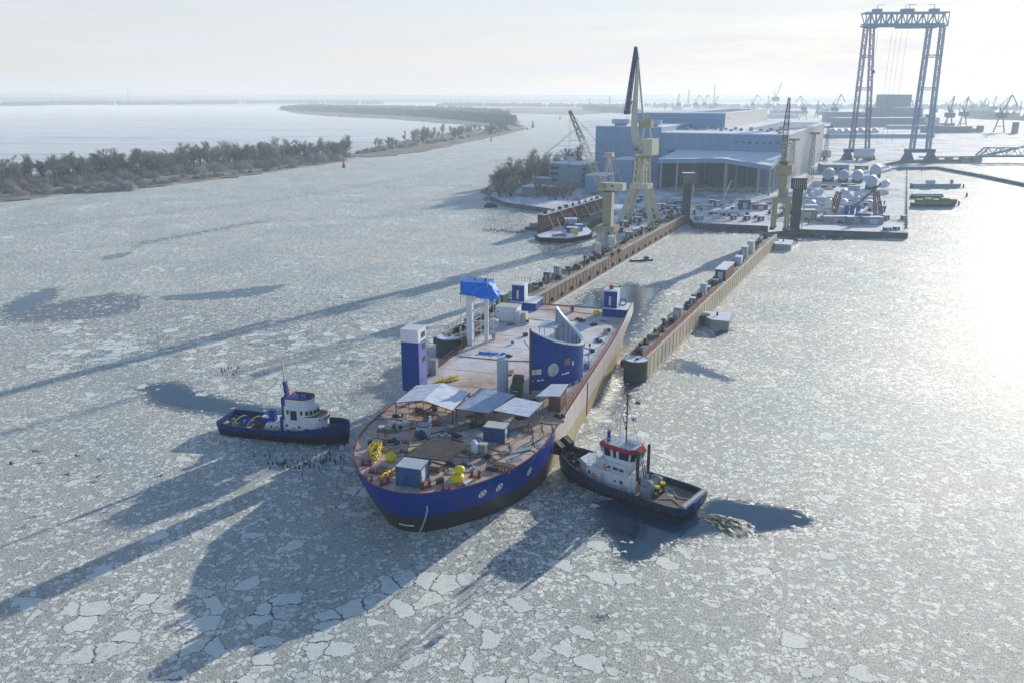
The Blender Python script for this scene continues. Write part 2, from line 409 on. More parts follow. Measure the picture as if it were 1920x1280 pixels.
h = mth(nt, 'ADD', h, mth(nt, 'MULTIPLY', mth(nt, 'MULTIPLY', rip, mth(nt, 'SUBTRACT', 1, icel)), .03))
bn = bump(nt, h, .95, .9)
L.new(bn, b.inputs['Normal'])
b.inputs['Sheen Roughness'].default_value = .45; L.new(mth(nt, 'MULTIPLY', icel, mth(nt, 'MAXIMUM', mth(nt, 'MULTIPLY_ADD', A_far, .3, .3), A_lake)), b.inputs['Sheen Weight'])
me.materials.append(m)
# ============================================================ the new hull
A_ = 16.8; RZ = -R(A_); XC = .5; HW = 14.9; DZ = 7.0; LEN = 107.0
def S(px, py, z=7.0):
    """photograph point at height z -> ship coordinates"""
    x, y = G(px, py, z); x -= SHIP_O[0]; y -= SHIP_O[1]; a = R(A_)
    return (x * math.cos(a) - y * math.sin(a), x * math.sin(a) + y * math.cos(a))
def at_ship(lx, ly, z=DZ):
    x, y = SW(lx, ly); return (x, y, z)

def hull_mat():
    m, nt, b = new_mat('hull_paint'); L = nt.links
    tc = N(nt, 'ShaderNodeTexCoord'); pos = tc.outputs['Object']; sp = N(nt, 'ShaderNodeSeparateXYZ'); L.new(pos, sp.inputs[0])
    n1 = noise(nt, pos, .25, 6, .65).outputs[0]; n2 = noise(nt, mapping(nt, pos, (1.2, 1.2, .15)), .8, 6, .7).outputs[0]
    up = mth(nt, 'GREATER_THAN', sp.outputs[2], 3.15)
    aft = ramp(nt, mth(nt, 'ADD', mth(nt, 'DIVIDE', sp.outputs[1], 60), mth(nt, 'MULTIPLY_ADD', n1, .08, -.04)), [(.42, (0, 0, 0)), (.46, (1, 1, 1))])
    blue = mixc(nt, n2, (0, .022, .19), (0, .042, .29)); dark = mixc(nt, n2, (.025, .024, .025), (.05, .047, .045))
    pale_glare = mixc(nt, ramp(nt, n2, [(.35, (0,) * 3), (.65, (1,) * 3)]), (.44, .38, .38), (.60, .53, .49))  # sky glare on the blue band aft, put into the colour
    och = mixc(nt, ramp(nt, n2, [(.35, (0,) * 3), (.65, (1,) * 3)]), (.38, .27, .12), (.54, .44, .27))
    upc = mixc(nt, aft, blue, pale_glare); lo = mixc(nt, aft, dark, och)
    c = mixc(nt, up, lo, upc)
    rs = noise(nt, mapping(nt, pos, (1.5, 1.5, .25)), 2.2, 8, .8).outputs[0]
    c = mixc(nt, ramp(nt, rs, [(.62, (0,) * 3), (.74, (.5,) * 3)]), c, (.16, .10, .06))
    # faint plate seams
    br = N(nt, 'ShaderNodeTexBrick'); br.inputs['Scale'].default_value = 1; br.inputs['Brick Width'].default_value = 9; br.inputs['Row Height'].default_value = 2.6
    br.inputs['Mortar Size'].default_value = .035; br.inputs['Color1'].default_value = (1, 1, 1, 1); br.inputs['Color2'].default_value = (1, 1, 1, 1); br.inputs['Mortar'].default_value = (0, 0, 0, 1)
    cb = N(nt, 'ShaderNodeCombineXYZ'); L.new(sp.outputs[1], cb.inputs[0]); L.new(sp.outputs[2], cb.inputs[1]); L.new(cb.outputs[0], br.inputs['Vector'])
    c = mixc(nt, mth(nt, 'MULTIPLY', mth(nt, 'SUBTRACT', 1, br.outputs['Color']), .22), c, (.1, .08, .08))
    L.new(c, b.inputs['Base Color'])
    L.new(ramp(nt, n1, [(.3, (.3,) * 3), (.7, (.46,) * 3)]), b.inputs['Roughness']); b.inputs['Specular IOR Level'].default_value = .22
    hb = mth(nt, 'ADD', mth(nt, 'MULTIPLY', br.outputs['Color'], .3), noise(nt, pos, .35, 3).outputs[0])
    L.new(bump(nt, hb, .35, .12), b.inputs['Normal'])
    return m
def deck_mat():
    m, nt, b = new_mat('primer_deck'); L = nt.links
    tc = N(nt, 'ShaderNodeTexCoord'); pos = tc.outputs['Object']; sp = N(nt, 'ShaderNodeSeparateXYZ'); L.new(pos, sp.inputs[0])
    n1 = noise(nt, pos, .16, 7, .68, .3).outputs[0]; n2 = noise(nt, pos, 1.3, 7, .72).outputs[0]; n3 = noise(nt, pos, .07, 4, .6).outputs[0]
    c = ramp(nt, n1, [(.25, (.34, .21, .16)), (.5, (.60, .42, .34)), (.75, (.74, .56, .47))])
    c = mixc(nt, ramp(nt, n2, [(.49, (0,) * 3), (.68, (.6,) * 3)]), c, (.15, .10, .08))
    c = mixc(nt, ramp(nt, noise(nt, pos, .42, 6, .75, .5).outputs[0], [(.56, (0,) * 3), (.66, (.55,) * 3)]), c, (.09, .07, .065))
    y = mth(nt, 'DIVIDE', sp.outputs[1], 100)
    amt = ramp(nt, y, [(.30, (0,) * 3), (.42, (.55,) * 3), (.60, (.82,) * 3), (.88, (.8,) * 3), (1, (.6,) * 3)])
    s = mth(nt, 'ADD', mth(nt, 'MULTIPLY', n2, .45), mth(nt, 'ADD', mth(nt, 'MULTIPLY', n1, .35), mth(nt, 'MULTIPLY', n3, .5)))
    f = ramp(nt, mth(nt, 'ADD', s, mth(nt, 'MULTIPLY_ADD', amt, .5, -.5)), [(.40, (0,) * 3), (.60, (1,) * 3)])
    c = mixc(nt, mth(nt, 'MULTIPLY', f, ramp(nt, amt, [(0, (0,) * 3), (.2, (.85,) * 3)])), c, (.80, .80, .82))
    L.new(c, b.inputs['Base Color']); b.inputs['Roughness'].default_value = .7
    L.new(bump(nt, mth(nt, 'ADD', n2, mth(nt, 'MULTIPLY', f, .6)), .5, .06), b.inputs['Normal'])
    return m
M_hull = hull_mat(); M_deck = deck_mat()
M_blue = mat('blue_paint', (0, .045, .26), .5, spec=.25, var=.2, vscale=.3, streak=.15, dirt=(.05, .05, .09), dirtamt=.1)
M_box = mat('blue_box_paint', (.02, .09, .24), .5, var=.25, vscale=1.2, streak=.5, dirt=(.10, .08, .06), dirtamt=.3)
M_white = mat('white_paint', (.74, .76, .78), .45, var=.08, vscale=.8, streak=.25, dirt=(.45, .38, .3), dirtamt=.15)
M_tarp = mat('white_sheet', (.74, .78, .84), .5, var=.14, vscale=.9, dirt=(.5, .53, .58), dirtamt=.4, bumpd=.08)
M_zinc = mat('grey_sheet', (.42, .50, .60), .45, var=.25, vscale=.7, dirt=(.22, .26, .32), dirtamt=.6, bumpd=.05)
M_mesh = mat('netting', (.17, .135, .11), .9, var=.3, vscale=2.5, dirt=(.30, .25, .2), dirtamt=.4)
M_rust = mat('rust_steel', (.17, .085, .06), .75, var=.4, vscale=2)
M_red = mat('red_brown_primer', (.20, .05, .04), .6, var=.3, vscale=2)
M_steel = mat('dark_steel', (.06, .06, .065), .55, metal=.3, var=.4, vscale=2)
M_grey = mat('grey_paint', (.33, .36, .38), .55, var=.2, vscale=1, streak=.4, dirt=(.16, .13, .1), dirtamt=.2)
M_lgrey = mat('light_grey_paint', (.52, .56, .60), .5, var=.15, vscale=1, streak=.3, dirt=(.3, .27, .24), dirtamt=.15)
M_yel = mat('yellow_plastic', (.78, .60, .03), .45, var=.15, vscale=3)
M_green = mat('green_paint', (.03, .14, .08), .5, var=.3, vscale=2, streak=.4, dirt=(.1, .08, .06))
M_cream = mat('cream_paint', (.62, .60, .53), .5, var=.1, vscale=.8, streak=.3, dirt=(.35, .3, .22), dirtamt=.15)
M_black = mat('black_rubber', (.015, .015, .017), .8, var=.4, vscale=3)
M_glass = mat('dark_glass', (.02, .03, .04), .08, var=.3, spec=.8)
M_wood = mat('planks', (.28, .21, .15), .8, var=.35, vscale=3, dirt=(.12, .09, .07))
M_snowy = mat('snow_roof', (.3, .3, .32), .7, var=.3, snow=.95)
M_snow = mat('snow', (.8, .82, .85), .8, var=.05, vscale=.5, bumpd=.1)
M_skin = mat('skin', (.5, .3, .22), .6); M_dark = mat('dark_cloth', (.03, .035, .05), .9)
M_hiv = mat('lime_vest', (.35, .75, .08), .7); M_org = mat('orange_suit', (.85, .16, .03), .7)
M_tarpb = mat('blue_tarpaulin', (.0, .19, .80), .35, var=.3, vscale=.8, bumpd=.25)
M_cyl = mat('pale_blue_steel', (.42, .52, .62), .45, var=.12, vscale=.6, streak=.25, dirt=(.3, .34, .4))

ship = thing('unfinished_ship', 'long new ship hull with blue bow band and pinkish primer deck leaving the floating dock', 'ship', (SHIP_O[0], SHIP_O[1], 0), RZ)
def outline(t, n=26):
    """half outline (x>=0) from bow to stern at fraction t of the height"""
    e = (1 - t) ** 1.25; pts = []
    for i in range(n):
        q = (i / (n - 1)) ** 1.9; y = q * 24; u = (24 - y) / 24
        xx = HW * max(0, 1 - u ** 2.0) ** (1 / 1.8)
        pts.append((xx - e * 2.2 * (1 - (y / 40)) * min(1, xx / 9), y + e * 2.7 * (1 - y / 24)))
    for y in (32, 40, 50, 60, 70, 80, 90, 98, LEN):
        k = e * 2.2 * max(0, 1 - y / 40) + (1 - t) ** 1.5 * 3.5 * max(0, (y - 92) / 15)
        pts.append((HW - k, y))
    return pts
rows = []
for z in (-1.5, 0, 1, 2, 3.1, 3.2, 4.2, 5.6, 7.0, 7.22):
    t = min(1, max(0, z / 7)); o = outline(t)
    rows.append([(XC - x, y, z) for x, y in reversed(o)] + [(XC + x, y, z) for x, y in o[1:]])
mb = MB(); mb.grid(rows, closed=True); mb.build('hull', M_hull, ship, smooth=True)
o = outline(1); ring = [(XC - x, y) for x, y in reversed(o)] + [(XC + x, y) for x, y in o[1:]]
ins = [(XC + (x - XC) * .988, y + (.18 if y < 20 else 0)) for x, y in ring]
mb = MB(); n = len(ins); mb.prism(ins, DZ - .1, DZ); mb.build('deck', M_deck, ship)
# rim plate along the deck edge
mb = MB(); mb.grid([[(x, y, 7.225) for x, y in ring], [(x, y, 7.225) for x, y in ins], [(x, y, DZ - .05) for x, y in ins]], closed=True); mb.build('deck_edge', M_red, ship)
# welded seams and doubling plates on the deck
mb = MB()
for y in (9, 17.5, 26, 34.5, 43, 51.5, 60, 68.5, 77, 85.5, 94): 
    w_ = HW * max(0, 1 - max(0, (24 - y) / 24) ** 2) ** (1 / 1.8) - .6
    mb.box(XC, y, DZ + .002, 2 * w_, .06, .02)
for x in (-10, -5, 0, 5, 10): mb.box(XC + x, 30, DZ + .002, .06, 30, .015)
mb.build('weld_seam', M_rust, ship)
# stern blocks with blue towers
def stern(side):
    p = MB(); x0, x1 = (XC + 8.6, XC + HW - .35) if side > 0 else (XC - HW + .35, XC - 8.0)
    cx, wd = (x0 + x1) / 2, x1 - x0
    p.box(cx, 103, DZ, wd, 7.2, 1.9); blk = p.build('stern_block', M_blue, ship)
    MB().box(cx, 103.05, DZ + 1.9, wd + .1, 7.2, .12).build('snow_cover', M_snow, blk)
    tx = x0 + 1.7; t = MB().box(tx, 102, DZ + 2.02, 3.2, 3.2, 4.0).build('stern_tower', M_blue, ship)
    MB().box(tx, 102, DZ + 6.02, 3.4, 3.4, .35).build('tower_roof', M_snow, t)
    MB().box(tx - .1, 100.37, DZ + 2.6, .55, .06, 2.2).build('window', M_cream, t)
    MB().box(tx + 1.62, 102, DZ + 2.1, .06, 3.2, 3.9).build('side_panel', M_white, t)
    r = MB()
    for k in range(5): r.bar((tx - 1.5 + k * .75, 103.4, DZ + 6.3), (tx - 1.5 + k * .75, 103.4, DZ + 7.5), .05)
    r.bar((tx - 1.5, 103.4, DZ + 7.4), (tx + 1.5, 103.4, DZ + 7.4), .05); r.build('rail', M_steel, t)
    return tx, cx, blk
tx, cx, blkR = stern(1); tL, cL, blkL = stern(-1)
MB().lathe(tx - .1, 102, [(.0, DZ + 6.37), (.5, DZ + 6.37), (.55, DZ + 7.1), (.3, DZ + 7.3), (0, DZ + 7.3)], 10).build('vent_cap', mat('signal_red', (.55, .03, .03), .4), ship)
q = MB(); q.torus((XC + HW - 2, 103.5, DZ + 2.85), .75, .14, 'y', 16, 6); q.torus((XC + HW - 2.9, 102.2, DZ + 2.3), .35, .14, 'y', 10, 5)
q.build('fairlead', M_steel, ship)
# white bulwark strakes at the stern quarters
mb = MB()
for s_, y0 in ((1, 96), (-1, 96)):
    mb = MB(); xx = XC + s_ * (HW + .02); mb.add([(xx, 84, 7.2), (xx, 107, 7.2), (xx, 107, 9.3), (xx, 100, 9.2), (xx, 92, 7.8)], [(0, 1, 2, 3, 4)])
    xx -= s_ * .1; mb.add([(xx, 84, 7.2), (xx, 107, 7.2), (xx, 107, 9.3), (xx, 100, 9.2), (xx, 92, 7.8)], [(4, 3, 2, 1, 0)]); mb.build('bulwark', M_white, ship)
# bow marks
def hull_pt(side, y, z, off=.03):
    """point on the hull surface at local y (distance aft of the stem) and height z"""
    t = min(1, max(0, z / 7)); o = outline(t)
    for (x0, y0), (x1, y1) in zip(o, o[1:]):
        if y0 <= y <= y1:
            f = (y - y0) / (y1 - y0 + 1e-9); x = x0 + (x1 - x0) * f; nx, ny = (y1 - y0), -(x1 - x0); l = math.hypot(nx, ny); nx /= l; ny /= l
            return Vector((XC + side * (x + nx * off), y + ny * off, z)), Vector((side * nx, ny, 0)), Vector((-side * ny if side > 0 else -ny, nx * side * side if side > 0 else -nx, 0))
    return Vector((XC, o[0][1] - off, z)), Vector((0, -1, 0)), Vector((1, 0, 0))
def disc_mark(y, z, r):
    p, nrm, tg = hull_pt(1, y, z, .05); tg = Vector((-nrm.y, nrm.x, 0)); tg.normalize(); up = Vector((0, 0, 1)); mb = MB(); n = 20
    ra = []; rb = []
    for i in range(n + 1):
        a = 2 * PI * i / n
        for rr, l in ((r, ra), (r * .74, rb)):
            dx, dz = math.cos(a) * rr, math.sin(a) * rr; pp = hull_pt(1, y + dx * tg.y, z + dz, .05)[0]; l.append(pp)
    mb.grid([ra, rb])
    for a in (PI / 4, 3 * PI / 4):
        c0, s0 = math.cos(a), math.sin(a); e = r * .76; wv_ = .10
        vs = []
        for (u_, w__) in ((-e, -wv_), (e, -wv_), (e, wv_), (-e, wv_)):
            dx, dz = u_ * c0 - w__ * s0, u_ * s0 + w__ * c0; vs.append(hull_pt(1, y + dx * tg.y, z + dz, .06)[0])
        mb.quad(*vs)
    mb.build('thruster_mark', M_white, ship)
disc_mark(7.0, 5.1, .62); disc_mark(9.6, 5.1, .62); disc_mark(16.2, 4.9, .62)
def yfor(z, xx):
    o = outline(z / 7)
    for (x0, y0), (x1, y1) in zip(o, o[1:]):
        if x0 <= abs(xx - XC) <= x1: return y0 + (y1 - y0) * (abs(xx - XC) - x0) / (x1 - x0 + 1e-9) - .06
    return o[0][1] - .06
for x0, x1 in ((-6.6, -3.2), (4.0, 2.2)):   # draught marks
    mb = MB(); mb.path([(x0 + (x1 - x0) * (1 - k / 16) ** 1.4, yfor(.2 + k * .3, x0 + (x1 - x0) * (1 - k / 16) ** 1.4), .2 + k * .3) for k in range(17)], .03, 4)
    for k in range(17):
        z = .2 + k * .3; x = x0 + (x1 - x0) * (1 - k / 16) ** 1.4; mb.bar((x - .13, yfor(z, x - .13), z), (x + .13, yfor(z, x + .13), z), .05, .10)
    mb.build('draught_marks', M_lgrey, ship)
pa = [hull_pt(1, 2.9 + k * .05, 1.35, .05)[0] for k in range(8)]
mb = MB(); st = []; sb = []
for k in range(9):
    x = XC - 1.1 + k * .28
    st.append((x, yfor(1.45, x), 1.45)); sb.append((x, yfor(1.2, x), 1.2))
mb.grid([sb, st]); mb.build('stem_plate', M_white, ship)
# ladder of footholds on the side
mb = MB()
for k in range(16): p = hull_pt(1, 52, .4 + k * .42, .06)[0]; mb.box(p.x, p.y, p.z, .08, .45, .12)
p = hull_pt(1, 52, .4, .05)[0]
for s_ in (-.22, .22): mb.bar((p.x, p.y + s_, .3), (p.x + .05, p.y + s_, 6.9), .07)
mb.build('side_ladder', M_rust, ship)
# railings
def railing(pts, name, m, parent, h=1.1, step=1.6, rails=(.55, 1.1), w_=.06, z=DZ):
    mb = MB()
    for a, b_ in zip(pts, pts[1:]):
        a = Vector(a); b_ = Vector(b_); L_ = (b_ - a).length; n = max(1, int(L_ / step))
        for i in range(n + 1):
            p = a.lerp(b_, i / n); mb.bar(p, p + Vector((0, 0, h)), w_)
        for r_ in rails: mb.bar(a + Vector((0, 0, r_)), b_ + Vector((0, 0, r_)), w_)
    return mb.build(name, m, parent)
railing([(XC + HW - .3, y, DZ) for y in (36, 60, 99)], 'railing', mat('rail_red', (.42, .16, .12), .6), ship, h=1.3, rails=(.45, .85, 1.3), w_=.09)
railing([(XC - HW + .3, y, DZ) for y in (42, 66, 99)], 'railing', M_rust, ship, h=1.3, rails=(.65, 1.3), w_=.09)
MB().box(XC - HW + .7, 48, DZ, 1.3, 1.3, 2.9).build('deck_locker', M_grey, ship)
# exhaust casing: tall blue slab tower with white top
t = MB(); cx_, cy_ = -13.9, 39.3
t.box(cx_, cy_, DZ, 3.3, 3.6, 9.2); cas = t.build('exhaust_casing', M_blue, ship)
t = MB(); t.box(cx_, cy_, DZ + 9.2, 3.32, 3.62, 2.2); t.box(cx_, cy_, DZ + 11.4, 3.4, 3.7, .12); t.build('casing_top', M_white, cas)
lil = mat('lilac_side', (.16, .17, .50), .35, var=.12, vscale=.5)  # lilac tone for the right side of the blue casing
MB().box(cx_ + 1.68, cy_, DZ, .05, 3.5, 9.2).build('side_panel', lil, cas)
for zz, m_i in ((DZ + 9.7, M_steel), (DZ + 7.6, M_steel), (DZ + 5.2, M_steel)):
    MB().box(cx_ + 1.72, cy_ + .5, zz, .06, 1.5, 1.0).build('opening', m_i, cas)
# the sail shaped deckhouse screen
plan = [(7.0, 42.6), (8.6, 43.6), (10.2, 45.0), (11.7, 46.8), (13.0, 49.0), (13.8, 51.3), (14.0, 53.4), (13.6, 55.2), (12.8, 56.7), (11.7, 57.8), (10.4, 58.5), (9.0, 58.9), (7.6, 59.0)]
tops = [18.9, 17.8, 16.7, 15.8, 15.0, 14.4, 14.1, 14.1, 14.5, 15.2, 16.2, 17.4, 19.0]
def refine(a, k=4):
    out = []
    for i in range(len(a) - 1):
        p0, p1, p2, p3 = a[max(0, i - 1)], a[i], a[i + 1], a[min(len(a) - 1, i + 2)]
        for j in range(k):
            t_ = j / k; f = lambda q0, q1, q2, q3: .5 * (2 * q1 + (q2 - q0) * t_ + (2 * q0 - 5 * q1 + 4 * q2 - q3) * t_ ** 2 + (3 * q1 - q0 - 3 * q2 + q3) * t_ ** 3)
            out.append(tuple(f(*v) for v in zip(p0, p1, p2, p3)) if isinstance(p1, tuple) else f(p0, p1, p2, p3))
    out.append(a[-1]); return out
P3 = refine(plan); T3 = refine(tops)
nn = []
for i in range(len(P3)):
    a = P3[max(0, i - 1)]; b_ = P3[min(len(P3) - 1, i + 1)]; d = Vector((b_[0] - a[0], b_[1] - a[1], 0)).normalized(); nn.append((d.y, -d.x))
nz = 8
def wall_rows(off):
    return [[(P3[i][0] + nn[i][0] * off, P3[i][1] + nn[i][1] * off, DZ + .02 + (T3[i] - DZ) * j / nz) for i in range(len(P3))] for j in range(nz + 1)]
outer = wall_rows(.14); inner = wall_rows(-.14)
mb = MB(); mb.grid(outer); scr = mb.build('screen', M_blue, ship, smooth=True)
mb = MB(); mb.grid(inner[::-1]); 
for i in range(2, len(P3), 3):
    x, y = P3[i][0] - nn[i][0] * .3, P3[i][1] - nn[i][1] * .3; mb.bar((x, y, DZ + .05), (x, y, T3[i] - .1), .12, .3)
mb.build('screen_lining', M_cyl, scr)
mb = MB(); mb.grid([[(x + 0, y, z + .02) for x, y, z in outer[-1]], [(x, y, z + .02) for x, y, z in inner[-1]]])
rimo = [(P3[i][0] + nn[i][0] * .3, P3[i][1] + nn[i][1] * .3, T3[i] + .03) for i in range(len(P3))]; rimi = [(P3[i][0] - nn[i][0] * .3, P3[i][1] - nn[i][1] * .3, T3[i] + .03) for i in range(len(P3))]
rl = [(x, y, z - .32) for x, y, z in rimo]; ri2 = [(x, y, z - .32) for x, y, z in rimi]
mb.grid([rl, rimo, rimi, ri2]); mb.build('white_rim', M_white, scr)
MB().box(P3[0][0] - .05, P3[0][1], DZ, .32, .5, 11.95).build('edge_post', M_rust, scr)
MB().box(P3[-1][0] - .05, P3[-1][1], DZ, .25, .4, 12.0).build('edge_post', M_grey, scr)
fl_ = [(x - nn[i][0] * .1, y - nn[i][1] * .1) for i, (x, y) in enumerate(P3) if i > 8 and i < len(P3) - 4]
MB().prism(fl_, 12.3, 12.5).build('upper_deck', M_snowy, scr)
mb = MB()
mb.box(6.9, 56.5, 16.1, 3.6, 4.6, .14)
for x, y in ((5.4, 54.5), (8.3, 54.5), (5.4, 58.4)): mb.bar((x, y, 12.5), (x, y, 16.1), .14)
mb.bar((5.4, 54.5, 12.5), (5.4, 54.5, 7), .14); mb.bar((5.4, 58.4, 12.5), (5.4, 58.4, 7), .14)
mb.bar((3.6, 50, 14.5), (5.6, 52, 10.5), .16); mb.bar((3.4, 55.5, 7), (5.4, 57.5, 13), .12)
mb.build('inner_platform', M_cyl, scr)
def on_screen(t, z, off=.17):
    """t 0..1 along the plan curve"""
    f = t * (len(P3) - 1); i = min(int(f), len(P3) - 2); f -= i
    x = P3[i][0] * (1 - f) + P3[i + 1][0] * f; y = P3[i][1] * (1 - f) + P3[i + 1][1] * f
    return Vector((x + nn[i][0] * off, y + nn[i][1] * off, z))
def screen_patch(t0, t1, z0, z1, name, m, off=.18, par=None):
    return MB().grid([[on_screen(t0 + (t1 - t0) * k / 6, z, off) for k in range(7)] for z in (z0, z1)]).build(name, m, par or scr)
mb = MB(); cc = .175; ring_ = []
for i in range(25):
    a = 2 * PI * i / 24; ring_.append(on_screen(cc + math.cos(a) * 1.15 / 27, 11.1 + math.sin(a) * 1.15 * 1.05, .2))
mb.add([on_screen(cc, 11.1, .2)] + ring_, [(0, i + 1, i + 2) for i in range(24)])
pt = mb.build('round_opening', mat('opening_sheet', (.42, .44, .44), .3, var=.5, vscale=1.2), scr)
mb = MB(); mb.grid([ring_, [on_screen(cc + math.cos(2 * PI * i / 24) * 1.3 / 27, 11.1 + math.sin(2 * PI * i / 24) * 1.36, .21) for i in range(25)]]); mb.build('opening_rim', M_blue, pt)
for t0, t1 in ((.012, .043), (.046, .085)): screen_patch(t0, t1, 10.6, 11.55, 'window', M_cream)
screen_patch(.265, .31, 11.4, 12.5, 'window', M_wood)
for t0, t1 in ((.055, .075), (.082, .105), (.245, .262), (.27, .305), (.02, .027)): screen_patch(t0, t1, 9.35 if t0 < .2 else 9.7, 9.62 if t0 < .2 else 10.0, 'white_lettering', M_white)
screen_patch(.33, .345, 10.9, 11.8, 'porthole', M_white)
for k in range(1, len(P3) - 1, 8):
    pass
screen_patch(0, .46, DZ + .05, DZ + .7, 'unpainted_foot', M_grey, .19)

# ------------------------------------------------ things standing on the deck
def shelter(name, label, corners, zt, sag, base, mroof, mfrm, ridge=None, truss=False):
    """corners: four roof corners in ship coordinates (fl, fr, br, bl)"""
    cx = sum(c[0] for c in corners) / 4; cy = sum(c[1] for c in corners) / 4
    t = thing(name, label, 'shelter', at_ship(cx, cy), RZ)
    c = [Vector((x - cx, y - cy, z - DZ)) for (x, y), z in zip(corners, zt)]
    def bil(u_, v_): return c[0].lerp(c[1], u_).lerp(c[3].lerp(c[2], u_), v_)
    nu = 12; nv_ = 8; rows = []
    for j in range(nv_ + 1):
        r_ = []
        for i in range(nu + 1):
            p = bil(i / nu, j / nv_).copy()
            if ridge: p.z += ridge * (1 - abs(i / nu - .5) * 2)
            p.z += sag * rnd(-1, 1); r_.append(p)
        rows.append(r_)
    mb = MB(); mb.grid(rows); mb.grid([[p - Vector((0, 0, .07)) for p in r_] for r_ in rows[::-1]])
    mb.grid([rows[0], [p - Vector((0, 0, .16)) for p in rows[0]]]); mb.build('roof', mroof, t)
    for p in c: MB().bar((p.x * .97, p.y * .97, 0), (p.x * .97, p.y * .97, p.z), .14).build('post', mfrm, t)
    fr = MB()
    for v_ in ((0, 1) if not truss else (0, .33, .66, 1)):
        a = bil(0, v_); b_ = bil(1, v_); a.z -= .1; b_.z -= .1; m_ = (a + b_) / 2; m_.z += (ridge or 0)
        if ridge:
            fr.bar(a, m_, .12); fr.bar(m_, b_, .12)
            a2 = a - Vector((0, 0, .5)); b2 = b_ - Vector((0, 0, .5)); fr.bar(a2, b2, .1)
            for k in range(9):
                w0 = a.lerp(b_, k / 8); z1 = w0.z + ridge * (1 - abs(k / 8 - .5) * 2); fr.bar((w0.x, w0.y, w0.z - .5), (w0.x, w0.y, z1), .07)
        else: fr.bar(a, b_, .12)
    fr.bar(c[0], c[3], .1); fr.bar(c[1], c[2], .1); fr.build('frame', mfrm, t)
    return t
shelter('gable_shelter', 'white sheeted gable roof shelter beside the tall blue casing', [(-11.6, 25.6), (-1.1, 25.0), (-1.2, 33.5), (-11.5, 34.5)], (9.5, 9.5, 9.5, 9.5), .05, 0, M_tarp, M_rust, ridge=1.1, truss=True)
shelter('flat_shelter', 'blue grey sheet metal shelter roof in the middle of the three', [(-1.0, 25.9), (4.9, 25.6), (6.9, 33.6), (.3, 34.8)], (9.5, 9.5, 10, 10), .04, 0, M_zinc, M_rust)
shelter('sun_shelter', 'plain white shelter roof over the workers on the right', [(5.4, 26.0), (11.5, 25.6), (12.4, 31.2), (7.2, 32.0)], (9.9, 9.6, 10, 10.2), .03, 0, M_tarp, M_rust)
nt_ = shelter('net_shelter', 'brown netting covered frame over the open hatch near the bow', [(-2.0, 7.9), (4.6, 8.0), (6.4, 12.6), (.1, 13.6)], (8.9, 8.9, 9.7, 9.7), .03, 0, M_mesh, M_steel)
# hatch with coaming below the netting
hx, hy = 1.6, 8.3; t = thing('deck_hatch', 'dark rectangular hatch opening with bars under the netting', 'hatch', at_ship(hx, hy), RZ)
MB().box(0, 0, .01, 3.6, 1.5, .25).build('coaming', M_rust, t); MB().box(0, 0, .262, 3.2, 1.15, .02).build('opening', M_black, t)
r_ = MB(); [r_.box(-1.5 + k * .3, 0, .29, .08, 1.15, .08) for k in range(11)]; r_.build('grating', M_steel, t)
def cabin(name, label, lx, ly, sx, sy, h, m, door=1):
    t = thing(name, label, 'site cabin', at_ship(lx, ly), RZ)
    MB().box(0, 0, .12, sx, sy, h).build('body', m, t)
    f = MB(); [f.box(i * sx / 2, j * sy / 2, 0, .16, .16, h + .2) for i in (-1, 1) for j in (-1, 1)]
    [f.box(0, j * sy / 2, z, sx, .12, .12) for j in (-1, 1) for z in (.06, h + .06)]; [f.box(i * sx / 2, 0, z, .12, sy, .12) for i in (-1, 1) for z in (.06, h + .06)]
    f.build('frame', m, t)
    MB().box(0, 0, h + .18, sx + .1, sy + .1, .08).build('roof', M_lgrey if door else M_cream, t)
    d = MB().box(sx / 2 + .04, -sy * .15, .2, .06, sy * .42, h - .35).build('door', M_lgrey, t)
    MB().box(sx / 2 + .09, -sy * .3, 1.2, .06, .08, .2).build('handle', M_steel, d)
    MB().box(-.3, -sy / 2 - .03, 1.1, .6, .05, .5).build('vent', M_steel, t)
    return t
cabin('site_cabin', 'blue site cabin with grey roof standing alone nearest the bow', .9, 4.0, 3.5, 3.0, 2.6, M_box)
c2 = cabin('site_cabin', 'blue site cabin with a cream top beside the workers', 7.4, 21.4, 3.3, 2.4, 2.2, M_box, 0)
# covered booth at the right rail
t = thing('gangway_booth', 'brown booth under a slanting white roof at the right rail', 'booth', at_ship(13.2, 37.6), RZ)
MB().box(0, 0, 0, 2.1, 4.6, 2.6).build('body', M_rust, t); MB().add([(-2.9, -3.2, 2.75), (1.1, -3.2, 3.2), (1.1, 3.0, 3.2), (-1.9, 3.0, 2.9)] + [(-2.9, -3.2, 2.87), (1.1, -3.2, 3.32), (1.1, 3.0, 3.32), (-1.9, 3.0, 3.02)], [(3, 2, 1, 0), (4, 5, 6, 7), (0, 1, 5, 4), (1, 2, 6, 5), (2, 3, 7, 6), (3, 0, 4, 7)]).build('roof', M_tarp, t)
MB().bar((-2.6, -2.9, 0), (-2.6, -2.9, 2.7), .1).build('post', M_rust, t)
